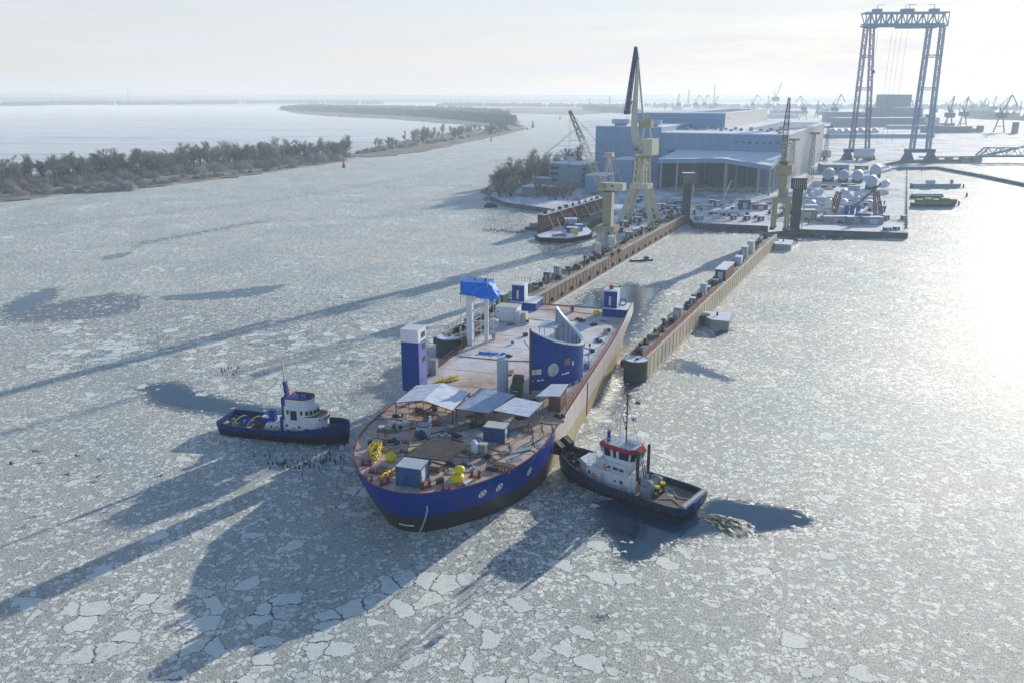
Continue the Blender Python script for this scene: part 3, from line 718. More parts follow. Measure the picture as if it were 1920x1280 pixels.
# pale cylinder, green container and tanks
t = thing('vertical_cylinder', 'tall pale blue ribbed steel cylinder standing on the deck', 'cylinder', at_ship(2.0, 41.9), RZ)
MB().lathe(0, 0, [(1.0, 0), (1.0, 6.2), (1.02, 6.25)], 20).build('shell', M_cyl, t, smooth=False); MB().lathe(0, 0, [(1.05, 6.25), (1.05, 6.35), (.2, 6.5)], 20).build('lid', M_cyl, t)
r_ = MB(); [r_.bar((1.02 * math.cos(a), 1.02 * math.sin(a), .05), (1.02 * math.cos(a), 1.02 * math.sin(a), 6.2), .07) for a in [k * PI / 5 for k in range(10)]]; r_.build('rib', M_lgrey, t)
t = thing('rubbish_container', 'green waste container with raised dark lid by the blue screen', 'container', at_ship(5.0, 40.6), RZ)
MB().box(0, 0, 0, 1.9, 1.7, 2.3).build('body', M_green, t); MB().box(0, .9, 2.3, 1.9, 1.6, 1.3, taper=.85).build('lid', mat('olive_load', (.10, .09, .06), .8), t); MB().box(.1, -.88, 1.2, .8, .05, .15).build('label_plate', M_white, t)
# blue scaffold tower
t = thing('mast_tower', 'two white steel columns braced like a ladder carrying a scaffold head', 'scaffold tower', at_ship(-12.3, 69.5), RZ)
MB().box(-1.3, -1.0, 0, 1.25, 1.25, 11.2).build('column', M_white, t); MB().box(1.7, 1.0, 0, .75, .75, 11.2).build('column', M_white, t)
b_ = MB()
for k in range(5):
    z = .5 + k * 2.2; b_.bar((-1, -.8, z), (1.6, 1, z + 2), .2); b_.bar((1.6, 1, z), (-1, -.8, z + .1), .12)
b_.build('bracing', M_white, t)
s_ = MB()
for (x, y) in ((-3.0, -2), (-3.0, 1.5), (3.0, -2), (3.0, 2), (0, -2.2), (0, 2.3)): s_.bar((x, y, 0 if x > -2 else 1), (x, y, 15.6), .1)
for z in (2.5, 4.5, 6.5, 8.5, 14.6, 15.5):
    s_.bar((-3.0, -2, z), (3, -2, z), .05); s_.bar((-3, -2, z), (-3, 1.5, z), .05); s_.bar((3, -2, z), (3, 2, z), .05); s_.bar((-3, 1.5, z), (3, 2, z), .05)
s_.build('scaffold', M_lgrey, t)
MB().box(-.2, 0, 11.0, 6.2, 4.2, .2).build('platform', M_wood, t)
MB().box(-.6, .2, 12.4, .45, .4, 1.9).build('post', M_steel, t); MB().box(1.9, .2, 12.4, .45, .4, 1.9).build('post', M_steel, t)
bm = bmesh.new(); bmesh.ops.create_grid(bm, x_segments=30, y_segments=12, size=1); 
me = bpy.data.meshes.new('tarpaulin'); vs = []; fs = []; nA, nB = 40, 12
for j in range(nB + 1):
    for i in range(nA):
        a = 2 * PI * i / nA; x = 3.3 * math.copysign(abs(math.cos(a)) ** .45, math.cos(a)); y = 2.3 * math.copysign(abs(math.sin(a)) ** .45, math.sin(a))
        z = 10.9 + 2.9 * j / nB; bulge = .35 * math.sin(a * 5 + j) * rnd(.3, 1)
        if x > .5: f = min(1, (x - .5) / 2.5) * (1 - j / nB); x += 1.9 * f * math.sin(PI * (j / nB * .8 + .1)) + .3 * f; z -= 1.5 * f * (.7 + .3 * math.sin(a * 7))
        vs.append((x + bulge * .5, y + bulge * .4, z + rnd(-.06, .06)))
bm.free()
fs = [(j * nA + i, j * nA + (i + 1) % nA, (j + 1) * nA + (i + 1) % nA, (j + 1) * nA + i) for j in range(nB) for i in range(nA)] + [tuple(nB * nA + i for i in range(nA))]
o = MB().add(vs, fs).build('tarpaulin', M_tarpb, None, False, at_ship(-12.3, 69.5), RZ); tag(o, 'bright blue tarpaulin wrapped round the scaffold head on white columns', 'tarpaulin')
# site container by the left stern
t = thing('machinery_container', 'white machinery container with grey cabinets near the left stern', 'container', at_ship(-10.6, 89.2), RZ)
MB().box(-1, .6, .15, 5.2, 4.0, 3.3).build('body', M_white, t); MB().box(-1, .6, 3.45, 5.3, 4.1, .15).build('roof', M_cream, t)
MB().box(1.9, -1.9, 0, 1.6, 1.5, 3.0).build('cabinet', M_lgrey, t); MB().box(3.1, -.4, 0, 1.4, 1.8, 2.5).build('cabinet', M_cream, t); MB().lathe(-2.9, -1.46, [(0, 2.3), (.3, 2.3), (.3, 2.4), (0, 2.4)], 10).build('fan', M_steel, t)
t = thing('storage_tank', 'grey and white round tank near the left rail behind the white columns', 'tank', at_ship(-12.6, 81.6), RZ)
MB().lathe(0, 0, [(1.1, 0), (1.1, 2.0), (.9, 2.2), (.3, 2.3)], 16).build('shell', M_lgrey, t); MB().lathe(0, 0, [(1.14, .9), (1.14, 1.0)], 16).build('band', M_white, t)
def wheel(lx, ly, r, lab):
    t = thing('cable_reel', lab, 'cable reel', at_ship(lx, ly, DZ + r + .01), RZ + .4)
    [MB().tube((s * .3, 0, 0), (s * .22, 0, 0), r, n=16).build('flange', M_wood, t) for s in (-1, 1)]; MB().tube((-.25, 0, 0), (.25, 0, 0), r * .6, n=14).build('drum', M_steel, t)
wheel(-9.9, 73.2, .75, 'wooden cable reel on the snow right of the white columns'); wheel(1.2, 101.4, .9, 'larger cable reel at the open stern edge'); wheel(-5.0, 71.2, .35, 'smallest cable reel lying in mid deck snow'); wheel(-6.4, 88.0, .55, 'dark cable reel beside the white machinery container')
# bollards along the bow edge
def boll(lx, ly, rz, lab, big=1):
    t = thing('bollard', lab, 'bollard', at_ship(lx, ly), RZ + rz, 'red brown bollards round the bow')
    MB().box(0, 0, 0, 1.9 * big, .7 * big, .1).build('base', M_red, t)
    for s in (-1, 1): MB().lathe(s * .6 * big, 0, [(.24 * big, .1), (.24 * big, .95 * big), (.33 * big, .97 * big), (.33 * big, 1.08 * big)], 10).build('post', M_red, t)
for px, py, rz, lab in ((686, 873, .2, 'large twin bollard at the left bow edge, furthest from the stem'), (720, 908, 1.1, 'twin bollard just left of the blue cabin at the bow'), (797, 915, .9, 'twin bollard just right of the blue cabin at the bow'), (835, 921, .1, 'small twin bollard on the stem edge between hull marks'), (890, 895, 0, 'twin bollard right of the yellow pump'), (690, 902, 0, 'small twin bollard by the left edge with a cone beside it')):
    x, y = S(px, py); boll(x, y + .3, rz, lab, .9 if 'small' not in lab else .7)
def fair(px, py, n, lab):
    x, y = S(px, py); t = thing('roller_fairlead', lab, 'fairlead', at_ship(x, y + .2), RZ); MB().box(0, 0, 0, n * .5, .5, .15).build('base', M_red, t)
    r_ = MB(); [r_.lathe(-n * .25 + .25 + k * .5, 0, [(.17, .15), (.12, .4), (.17, .6)], 8) for k in range(n)]; r_.build('roller', M_red, t)
fair(706, 888, 5, 'row of short rollers near the left bow edge'); fair(933, 884, 7, 'row of rollers near the right bow edge'); fair(756, 851, 3, 'short row of rollers in front of the yellow hose heap')
# yellow things
def heap(name, label, cat, px, py, r, h, n, m, squash=1.0, rz=0):
    """loose coil of hose"""
    x, y = S(px, py); mb = MB()
    for k in range(n):
        pts = []; ph = rnd(0, 6.3); rr = rnd(.4, 1) * r
        for i in range(22):
            a = ph + i * 2 * PI / 16; q_ = rr * (1 + .18 * math.sin(3 * a + k)); pts.append((math.cos(a) * q_, math.sin(a) * q_ * squash, .08 + h * k / n + .06 * math.sin(2 * a)))
        mb.path(pts, .055, 5)
    o = mb.build(name, m, None, True, at_ship(x, y), RZ + rz); tag(o, label, cat); return o
heap('yellow_hose', 'bundle of yellow hoses draped in a long strip at the left edge', 'hose', 703, 850, .9, .9, 15, M_yel, 3.6, .34)
heap('yellow_hose', 'loose yellow hoses trailing left of the blue bow cabin', 'hose', 742, 884, .8, .25, 9, M_yel, 4.0, -.35)
heap('yellow_hose', 'yellow hoses spread on the snow behind the gable shelter', 'hose', 842, 712, 1.2, .2, 9, M_yel, 2.4, -.6)
heap('yellow_hose', 'flat yellow hose coil at the left stern block', 'hose', 1005, 580, 1.0, .2, 5, M_yel)
heap('yellow_hose', 'thin yellow hose loop beside the right stern block', 'hose', 1168, 599, 1.0, .1, 4, M_yel, .4)
heap('hose_coil', 'grey hose loops scattered under the flat shelter', 'hose', 868, 800, 1.6, .3, 7, M_grey)
heap('hose_coil', 'dark hose loops scattered right of the gable shelter', 'hose', 905, 800, 1.3, .2, 5, M_steel)
heap('hose_coil', 'dark cable tangle in front of the booth roof', 'cable', 975, 762, 1.5, .3, 6, M_black, .7)
for px, py, lab in ((733, 864, 'round yellow float by the left hose bundle'), (1118, 592, 'yellow green float on the deck left of the right stern block')):
    x, y = S(px, py); mono('yellow_float', MB().lathe(0, 0, [(.2, 0), (.72, .25), (.85, .6), (.8, 1), (.5, 1.25), (.2, 1.35)], 14), M_yel, lab, 'float', at_ship(x, y), RZ, smooth=True)
x, y = S(857, 901); t = thing('yellow_pump', 'yellow pump of two stacked round bodies on a snowy pad', 'pump', at_ship(x, y), RZ)
MB().lathe(0, 0, [(1.0, 0), (1.1, .3), (.95, .9), (.4, 1.1)], 14).build('body', M_yel, t, True); MB().lathe(.25, .4, [(.5, 1.1), (.75, 1.4), (.7, 1.9), (.3, 2.1)], 14).build('head', M_yel, t, True); MB().box(.3, 0, 0, 2.9, 1.9, .06).build('pad', M_tarp, t)
x, y = S(889, 846); mono('bulk_bag', MB().lathe(0, 0, [(.8, 0), (.95, .5), (.85, 1.2), (.5, 1.5), (.2, 1.9)], 10), M_tarp, 'white bulk bag tied at the top', 'bag', at_ship(x, y), RZ)
x, y = S(906, 848); t = thing('generator_box', 'small grey green generator beside the white bulk bag', 'generator', at_ship(x, y), RZ); MB().box(0, 0, .1, 1.1, 1.0, 1.3).build('body', M_grey, t); MB().box(0, 0, 1.4, 1.2, 1.1, .12).build('lid', M_lgrey, t)
x, y = S(795, 811); t = thing('round_vat', 'open grey round vat with pipes on the fore deck', 'vat', at_ship(x, y), RZ)
MB().lathe(0, 0, [(1.2, 0), (1.2, 1.5), (1.1, 1.5), (1.1, 1.2), (0, 1.2)], 16).build('shell', M_lgrey, t); MB().torus((0, 0, 1.5), 1.2, .1).build('rim', M_steel, t); MB().bar((.6, .9, 0), (.7, .9, 2.6), .35).build('pipe', M_lgrey, t)
for k in range(4):
    x, y = S(822 + k * 7, 823 + (k % 2) * 3); t = thing('drum', ['silver drum, left end of the row of four', 'silver drum, second from the left of four', 'silver drum, third from the left of four', 'silver drum, right end of the row of four'][k], 'drum', at_ship(x, y), RZ, 'drums on the fore deck')
    MB().lathe(0, 0, [(.3, 0), (.3, .95)], 12).build('body', mat('galvanised', (.45, .42, .5), .35, metal=.5), t); MB().lathe(0, 0, [(.31, .95), (.31, 1.0)], 12).build('lid', M_lgrey, t)
x, y = S(788, 817); mono('crate', MB().box(0, 0, 0, 1.6, .9, .7).box(.2, .1, .7, .7, .5, .3), M_box, 'low blue crate in front of the round vat', 'crate', at_ship(x, y), RZ + .3)
x, y = S(716, 817); t = thing('work_stand', 'grey step stand near the left edge of the fore deck', 'stand', at_ship(x, y), RZ + .4)
f_ = MB(); [f_.bar((i * .6, j * .6, 0), (i * .35, j * .4, 1.6), .09) for i in (-1, 1) for j in (-1, 1)]; f_.build('leg', M_steel, t); MB().box(0, 0, 1.6, .9, 1.0, .1).build('platform', M_lgrey, t)
# lots of small loose things
JK = [('pallet', 'wooden pallet', M_wood, 0), ('plank_stack', 'stack of planks', M_wood, 1), ('pipe_bundle', 'bundle of grey pipes', M_lgrey, 2), ('tool_box', 'dark tool box', M_steel, 3), ('steel_plate', 'loose steel plate', M_grey, 4), ('gas_bottle_rack', 'small rack of gas bottles', M_grey, 5), ('debris_heap', 'heap of scrap and rags', M_steel, 6)]
def junk(kind, lx, ly, rz, where):
    nm, lb, m, k = JK[kind]; mb = MB()
    if k == 0: [mb.box(0, -.45 + i * .225, .1, 1.2, .13, .03) for i in range(5)]; [mb.box(i * .5, 0, 0, .1, 1, .1) for i in (-1, 0, 1)]
    if k == 1: [mb.box(rnd(-.1, .1), -.4 + i * .2, j * .08, 3.0, .17, .07) for i in range(5) for j in range(3 - i % 2)]
    if k == 2: [mb.tube((-1.8, -.4 + i * .18, .09), (1.8, -.4 + i * .18 + rnd(-.1, .1), .09), .08, n=6) for i in range(5)]
    if k == 3: mb.box(0, 0, 0, 1.0, .6, .6); mb.box(0, 0, .6, 1.05, .65, .08); mb.box(.1, 0, .68, .3, .1, .1)
    if k == 4: mb.box(0, 0, 0, 2.2, 1.2, .05); mb.box(.3, .2, .05, 1.4, .8, .05)
    if k == 5: [mb.lathe(-.4 + i * .27, 0, [(.11, .1), (.11, 1.2), (.04, 1.35)], 7) for i in range(4)]; mb.box(0, 0, 0, 1.2, .5, .1); mb.bar((-.6, 0, .9), (.6, 0, .9), .05)
    if k == 6:
        for i in range(14): mb.box(rnd(-.8, .8), rnd(-.5, .5), 0, rnd(.1, .6), rnd(.1, .5), rnd(.1, .55), rnd(0, 3))
    mono(nm, mb, m, lb + ' ' + where, nm.replace('_', ' '), at_ship(lx, ly, DZ + .01), RZ + rz, 'loose gear on the ship deck')
spots = [(3, 905, 760, 1), (6, 930, 770, 6), (2, 950, 790, 2), (1, 985, 808, 1), (4, 1010, 835, 4), (4, 960, 812, 0), (0, 945, 850, 4), (5, 838, 812, 5), (6, 850, 818, 6), (2, 880, 870, 2), (1, 812, 792, 1), (4, 735, 790, 4), (0, 770, 795, 0), (3, 760, 835, 3), (6, 745, 802, 6), (2, 830, 780, 2), (4, 870, 785, 0), (3, 884, 800, 3), (1, 1040, 790, 1), (6, 1050, 782, 6), (4, 1020, 775, 4), (0, 1035, 760, 0), (5, 985, 750, 5), (6, 1000, 752, 6), (3, 825, 905, 3), (2, 860, 884, 2), (6, 925, 880, 6), (1, 945, 872, 1), (4, 965, 862, 4), (6, 955, 668, 6), (3, 1110, 660, 3), (6, 1122, 640, 6), (3, 1140, 622, 3), (6, 1092, 603, 6), (6, 1085, 600, 6), (2, 1120, 606, 2), (6, 1112, 610, 6), (0, 1130, 603, 0), (3, 985, 630, 3), (5, 1135, 628, 5), (2, 860, 835, 2), (6, 795, 822, 6), (1, 920, 860, 1), (0, 700, 835, 0), (2, 905, 775, 2), (4, 780, 765, 4), (1, 800, 775, 1), (3, 815, 770, 3)]
wh = ['by the left edge', 'on the fore deck', 'in mid deck', 'towards the right rail', 'near the stern']
for i, (kd, px, py, _) in enumerate(spots):
    lx, ly = S(px, py); w_ = ('near the stern' if ly > 80 else 'behind the blue screen' if ly > 55 else 'beside the shelters' if ly > 27 else 'between cabins on the fore deck' if ly > 14 else 'close to the bow edge') + (', on the left' if lx < -3 else ', on the right' if lx > 6 else ', amidships')
    junk(kd, lx, ly, rnd(-1, 1), w_ if i % 2 else w_)
random.seed(33)
for i in range(62):
    ly = rnd(5, 34) if i < 46 else rnd(46, 100); hw_ = HW * max(0, 1 - max(0, (24 - ly) / 24) ** 2) ** (1 / 1.8) - 1.6; lx = XC + rnd(-hw_, hw_)
    if (abs(lx - .9) < 3.2 and ly < 7) or (abs(lx - 7.4) < 2.6 and abs(ly - 21.4) < 2): continue
    if ly > 40 and abs(lx) < 9 and i % 3: continue
    junk(random.choice([0, 1, 2, 3, 4, 5, 6, 6, 1, 2]), lx, ly, rnd(-1.5, 1.5), ('under or beside the shelters' if ly > 24 else 'between the cabins on the fore deck' if ly > 13 else 'close behind the bow edge') if ly < 40 else 'on the snowy after deck')
# cables across the deck
def cable(pts, r, m, label, nm='cable', grp=None):
    P_ = refine([(*S(a, b), DZ + .05) for a, b in pts], 6); P_ = [(x + rnd(-.08, .08), y + rnd(-.08, .08), z) for x, y, z in P_]
    c0 = P_[0]; mb = MB().path([(x - c0[0], y - c0[1], z - DZ) for x, y, z in P_], r, 5); mono(nm, mb, m, label, 'cable', at_ship(c0[0], c0[1]), RZ, grp)
cable([(790, 755), (765, 775), (762, 800), (768, 825), (790, 832), (760, 850), (745, 880)], .06, M_yel, 'long yellow cable winding from the gable shelter to the bow')
cable([(728, 820), (722, 835), (745, 845), (770, 858), (800, 850)], .05, M_steel, 'dark cable from the step stand towards the netting')
cable([(830, 850), (880, 858), (940, 850), (985, 838), (1030, 812)], .05, M_steel, 'dark cable running from the netting to the right rail')
cable([(900, 880), (915, 862), (905, 850), (920, 870), (915, 880)], .05, M_grey, 'grey looped cable by the right fore deck')
cable([(985, 597), (1020, 601), (1050, 603), (1085, 600)], .08, M_yel, 'yellow hose line crossing the stern deck')
cable([(1010, 580), (1060, 583), (1115, 590)], .08, M_yel, 'yellow hose line furthest aft along the stern edge')
cable([(860, 668), (905, 672), (950, 676), (1000, 677)], .09, M_rust, 'rusty cable line straight across the middle of the deck')
cable([(700, 785), (760, 788), (830, 792), (880, 800)], .05, M_steel, 'dark cable under the gable shelter front')
cable([(870, 770), (850, 790), (880, 806), (900, 798)], .06, M_lgrey, 'pale hose curling below the flat shelter')
cable([(1080, 645), (1110, 655), (1135, 642)], .06, M_steel, 'dark cable beside the right rail aft')
x, y = S(921, 663); mb = MB()
for k in range(16): mb.box(rnd(-2.6, 2.6), rnd(-.4, .4), rnd(0, .1), rnd(.5, 1.3), rnd(.3, .7), rnd(.1, .35), rnd(0, 3))
mono('folded_tarpaulin', mb, M_tarpb, 'crumpled blue tarpaulin strip lying on the deck snow', 'tarpaulin', at_ship(x, y, DZ + .01), RZ + .1)
x, y = S(872, 748) ; mb = MB()
x, y = S(1108, 690); t = thing('deck_davit', 'thin pale blue davit post by the right rail', 'davit', at_ship(x - .6, y, DZ), RZ); MB().bar((0, 0, 0), (.2, .2, 4.6), .2).build('post', M_cyl, t); MB().box(0, 0, 0, .9, .9, .5).build('base', M_cyl, t); MB().lathe(.2, .2, [(.2, 4.5), (.2, 4.9)], 8).build('lamp', M_steel, t)
MBx = MB(); x, y = S(1100, 720); t = thing('mesh_cage', 'white mesh cage of pipes between screen and rail', 'cage', at_ship(13.6, 60, DZ), RZ)
f_ = MB(); [f_.bar((i * .7, j * .9, 0), (i * .7, j * .9, 1.7), .08) for i in (-1, 1) for j in (-1, 1)]; [f_.bar((-.7, j * .9, z), (.7, j * .9, z), .06) for j in (-1, 1) for z in (.6, 1.2, 1.7)]; f_.build('frame', M_lgrey, t); MB().box(0, 0, .05, 1.1, 1.4, 1.0).build('load', M_grey, t)
for k in range(12):
    x0, y0 = rnd(700, 960), rnd(790, 880); pts = [(x0, y0)]
    for _ in range(4): pts.append((min(1000, max(690, pts[-1][0] + rnd(-60, 60))), min(885, max(785, pts[-1][1] + rnd(-22, 22)))))
    pts = [p for p in pts if p[1] < 905 - abs(p[0] - 800) * .12]
    if len(pts) > 2: cable(pts, rnd(.03, .06), random.choice([M_steel, M_black, M_rust, M_grey]), 'thin winding cable among many on the cluttered fore deck', grp='cables winding over the fore deck')
for k in range(14):
    x, y = S(rnd(760, 1000), rnd(772, 850)); mono('steel_beam', MB().box(0, 0, .02, rnd(2, 4.5), .2, .2).box(0, .5, .02, rnd(1.5, 3), .15, .15), M_rust, 'rusty steel beams lying loose on the fore deck', 'beam', at_ship(x, y), rnd(0, 3), 'loose steel beams')

# ------------------------------------------------ people
def person(label, loc, rz, suit, vest, pose='stand', group=None, trouser=None):
    """one continuous body grown from a skeleton; clothing, hair and helmet are children"""
    t = thing('person', label, 'person', loc, rz, group)
    lean = {'stand': 0, 'bend': .28, 'walk': .05}[pose]; st = {'stand': .1, 'bend': .16, 'walk': .28}[pose]
    J = {'pel': (0, 0, .95), 'wai': (0, lean * .3, 1.12), 'che': (0, lean * .8, 1.36), 'nec': (0, lean * 1.1, 1.52), 'hea': (0, lean * 1.3 + .02, 1.63), 'top': (0, lean * 1.35 + .01, 1.76)}
    R_ = {'pel': .16, 'wai': .145, 'che': .17, 'nec': .06, 'hea': .10, 'top': .075}
    E_ = [('pel', 'wai'), ('wai', 'che'), ('che', 'nec'), ('nec', 'hea'), ('hea', 'top')]
    for s, n in ((-1, 'l'), (1, 'r')):
        f = st * s
        J.update({'hip' + n: (s * .1, 0, .88), 'kne' + n: (s * .11, f * .6 + .03, .5), 'ank' + n: (s * .12, f, .09), 'toe' + n: (s * .13, f + .2, .04)})
        R_.update({'hip' + n: .10, 'kne' + n: .065, 'ank' + n: .045, 'toe' + n: .04}); E_ += [('pel', 'hip' + n), ('hip' + n, 'kne' + n), ('kne' + n, 'ank' + n), ('ank' + n, 'toe' + n)]
        J.update({'sho' + n: (s * .19, lean * .85, 1.42), 'elb' + n: (s * .27, lean * .9 + .05, 1.15), 'wri' + n: (s * .25, lean + .24, .98), 'pal' + n: (s * .25, lean + .32, .95)})
        R_.update({'sho' + n: .065, 'elb' + n: .045, 'wri' + n: .03, 'pal' + n: .035}); E_ += [('che', 'sho' + n), ('sho' + n, 'elb' + n), ('elb' + n, 'wri' + n), ('wri' + n, 'pal' + n)]
        for q_ in range(5):
            a = (q_ - 2) * .018; l_ = (.055, .075, .08, .075, .06)[q_]; k = 'f%d%s' % (q_, n); b0 = J['pal' + n]
            J[k] = (b0[0] + a * 1.2, b0[1] + l_ * .9, b0[2] - l_ * .5); R_[k] = .009; E_.append(('pal' + n, k))
    ks = list(J); me = bpy.data.meshes.new('person_body'); me.from_pydata([J[k] for k in ks], [(ks.index(a), ks.index(b)) for a, b in E_], [])
    o = bpy.data.objects.new('body', me); COL.objects.link(o); md = o.modifiers.new('skin', 'SKIN'); md.use_smooth_shade = True
    for i, k in enumerate(ks): me.skin_vertices[0].data[i].radius = (R_[k], R_[k] * (.8 if k in ('che', 'wai', 'pel') else 1)); me.skin_vertices[0].data[i].use_root = (k == 'pel')
    o.modifiers.new('sub', 'SUBSURF').levels = 1; me.materials.append(suit); o.parent = t
    vb = MB(); y0 = lean
    def ringv(r1, r2, z, yy): return [(r1 * math.cos(2 * PI * i / 12), yy + r2 * math.sin(2 * PI * i / 12), z) for i in range(12)]
    vb.grid([ringv(.205, .165, .92, lean * .1), ringv(.20, .16, 1.12, lean * .3), ringv(.235, .185, 1.36, lean * .8), ringv(.15, .12, 1.49, lean * 1.05)], closed=True); vb.build('vest', vest, t, True)
    hb = MB().lathe(0, lean * 1.33 + .03, [(.0, 1.555), (.075, 1.57), (.095, 1.65), (.10, 1.70)], 12); fc = hb.build('head', M_skin, t, True)
    fm = MB(); yy = lean * 1.33 + .03; fm.box(0, yy + .10, 1.63, .03, .03, .05); [fm.box(s * .035, yy + .092, 1.665, .025, .012, .014) for s in (-1, 1)]; fm.box(0, yy + .09, 1.595, .05, .012, .012); [fm.box(s * .1, yy, 1.62, .02, .04, .06) for s in (-1, 1)]; fm.build('face', M_dark, t)
    MB().lathe(0, yy, [(.135, 1.69), (.13, 1.70), (.125, 1.76), (.09, 1.82), (.02, 1.845)], 14).build('helmet', M_white if suit is M_dark else M_dark, t, True)
    return t
for px, py, rz, ps, lb in ((1000, 838, 2.2, 'bend', 'worker in lime vest bending alone over a steel plate'), (1036, 811, .4, 'stand', 'worker in lime vest standing nearest the right rail'), (1017, 815, 1.5, 'walk', 'worker in lime vest walking just left of the rail worker'), (1016, 800, -1, 'stand', 'worker in lime vest furthest back beside the white shelter'), (950, 822, .2, 'stand', 'worker in lime vest at the corner of the second blue cabin'), (953, 815, 2.8, 'bend', 'worker in lime vest bending behind the second blue cabin')):
    x, y = S(px, py); person(lb, at_ship(x, y), rz, M_dark, M_hiv, ps, 'deck workers in lime vests')
# ============================================================ tugs
M_tug = mat('tug_blue', (.004, .035, .10), .5, spec=.3, var=.3, vscale=1, streak=.5, dirt=(.10, .08, .07), dirtamt=.25)
M_tugb = mat('tug_bright_blue', (.002, .03, .16), .5, spec=.2, var=.3, vscale=1, streak=.4, dirt=(.06, .06, .07), dirtamt=.2)
M_tdark = mat('tug_underwater', (.03, .018, .016), .6, var=.4, vscale=1.5)
M_tblack = mat('tug_black', (.012, .013, .016), .55, var=.4, vscale=1.5)
M_redc = mat('crimson_paint', (.38, .015, .025), .4, var=.15)
M_tdeck = mat('tug_deck', (.24, .17, .13), .8, var=.3, vscale=1.5, dirt=(.1, .08, .07), snow=.12)
M_gdeck = mat('green_tug_deck', (.06, .12, .10), .7, var=.5, vscale=1.6, dirt=(.12, .10, .06), snow=.2)
def tug_outline(L_, B_, z, hb, hs, n=16):
    """half outline, x along the boat (bow +), sheer rising to the bow"""
    pts = []
    for i in range(n + 1):
        u = i / n; x = -L_ / 2 + L_ * u
        w_ = B_ / 2 * min(1, (1 - max(0, (u - .55) / .45) ** 2.3)) ** .75 * (1 - .16 * max(0, (.12 - u) / .12) ** 1.5)
        pts.append((x, w_))
    return pts
def tug_hull(t, L_, B_, zb, zm, zs, m_low, m_up, zsplit, nm='hull', rot=0):
    """zb/zm/zs: bulwark top height at bow, middle, stern"""
    base = tug_outline(L_, B_, 0, 0, 0)
    def topz(u): return zm + (zb - zm) * max(0, (u - .45) / .55) ** 1.8 + (zs - zm) * max(0, (.3 - u) / .3) ** 2
    def row(f, z_of):
        r = []
        for s in (1, -1):
            pp = base if s > 0 else base[::-1][1:] 
            for (x, w_) in (pp if s > 0 else pp):
                u = (x + L_ / 2) / L_; k = .80 + .20 * f if u > .6 else .88 + .12 * f
                xx = x * (1 - .06 * (1 - f) * (1 if u > .5 else .8)); r.append((xx, s * w_ * k, z_of(u)))
        return r
    zl = lambda u: zsplit + .25 * (topz(u) - zm)
    lo = [row(0, lambda u: -1.2), row(.35, lambda u: 0.0), row(.75, zl)]
    up = [row(.75, zl), row(.95, lambda u: zl(u) * .5 + topz(u) * .5), row(1, topz)]
    h = MB().grid(lo, closed=True).build(nm, m_low, t, True)
    MB().grid(up, closed=True).build('bulwark', m_up, t, True)
    inn = [[(x * .985, y * .95, z - .02) for x, y, z in up[2]], [(x * .985, y * .95, z - 1.05) for x, y, z in up[2]]]
    MB().grid([up[2], inn[0]], closed=True).build('rail_cap', m_up, t)
    MB().grid([inn[0], inn[1]], closed=True).build('bulwark_inside', m_up, t)
    return base, topz, inn[1]
def tug_deck(t, ring, m):
    n = len(ring); c = [(x, 0, z) for x, y, z in ring[:n // 2 + 1]]
    mb = MB(); half = n // 2
    a = ring[:half + 1]; b_ = [ring[0]] + ring[::-1][:half]
    mb.grid([a, b_]); mb.build('deck', m, t)
def house(t, x0, x1, w_, z0, z1, m, nm='deckhouse', taper=0, fr=1.2, bev=.6):
    """block with bevelled front (towards +x)"""
    pts = [(x0, -w_ / 2), (x1 - fr, -w_ / 2), (x1, -w_ / 2 + bev), (x1, w_ / 2 - bev), (x1 - fr, w_ / 2), (x0, w_ / 2)]
    tp = [(x + (taper if i < 1 or i > 4 else -taper if i in (2, 3) else 0), y * (1 - taper * .25)) for i, (x, y) in enumerate(pts)]
    return MB().prism(pts, z0, z1, tp).build(nm, m, t)
def rail(t, pts, h=1.0, m=None, nm='railing', w_=.05, step=1.2):
    mb = MB()
    for a, b_ in zip(pts, pts[1:]):
        a = Vector(a); b_ = Vector(b_); n = max(1, int((b_ - a).length / step))
        for i in range(n + 1): p = a.lerp(b_, i / n); mb.bar(p, p + Vector((0, 0, h)), w_)
        for k in (.5, 1): mb.bar(a + Vector((0, 0, h * k)), b_ + Vector((0, 0, h * k)), w_)
    return mb.build(nm, m or M_white, t)
def lifering(t, p, axis='y'):
    o = MB().torus(p, .42, .11, axis, 16, 6).build('life_ring', mat('life_ring_orange', (.8, .16, .05), .5), t)
    for k in range(4):
        a = k * PI / 2 + .4; c = (p[0] + (math.cos(a) * .42 if axis != 'x' else 0), p[1] + (math.cos(a) * .42 if axis == 'x' else 0), p[2] + math.sin(a) * .42)
        MB().box(c[0], c[1], c[2] - .13, .25, .26, .26).build('band', M_white, o)

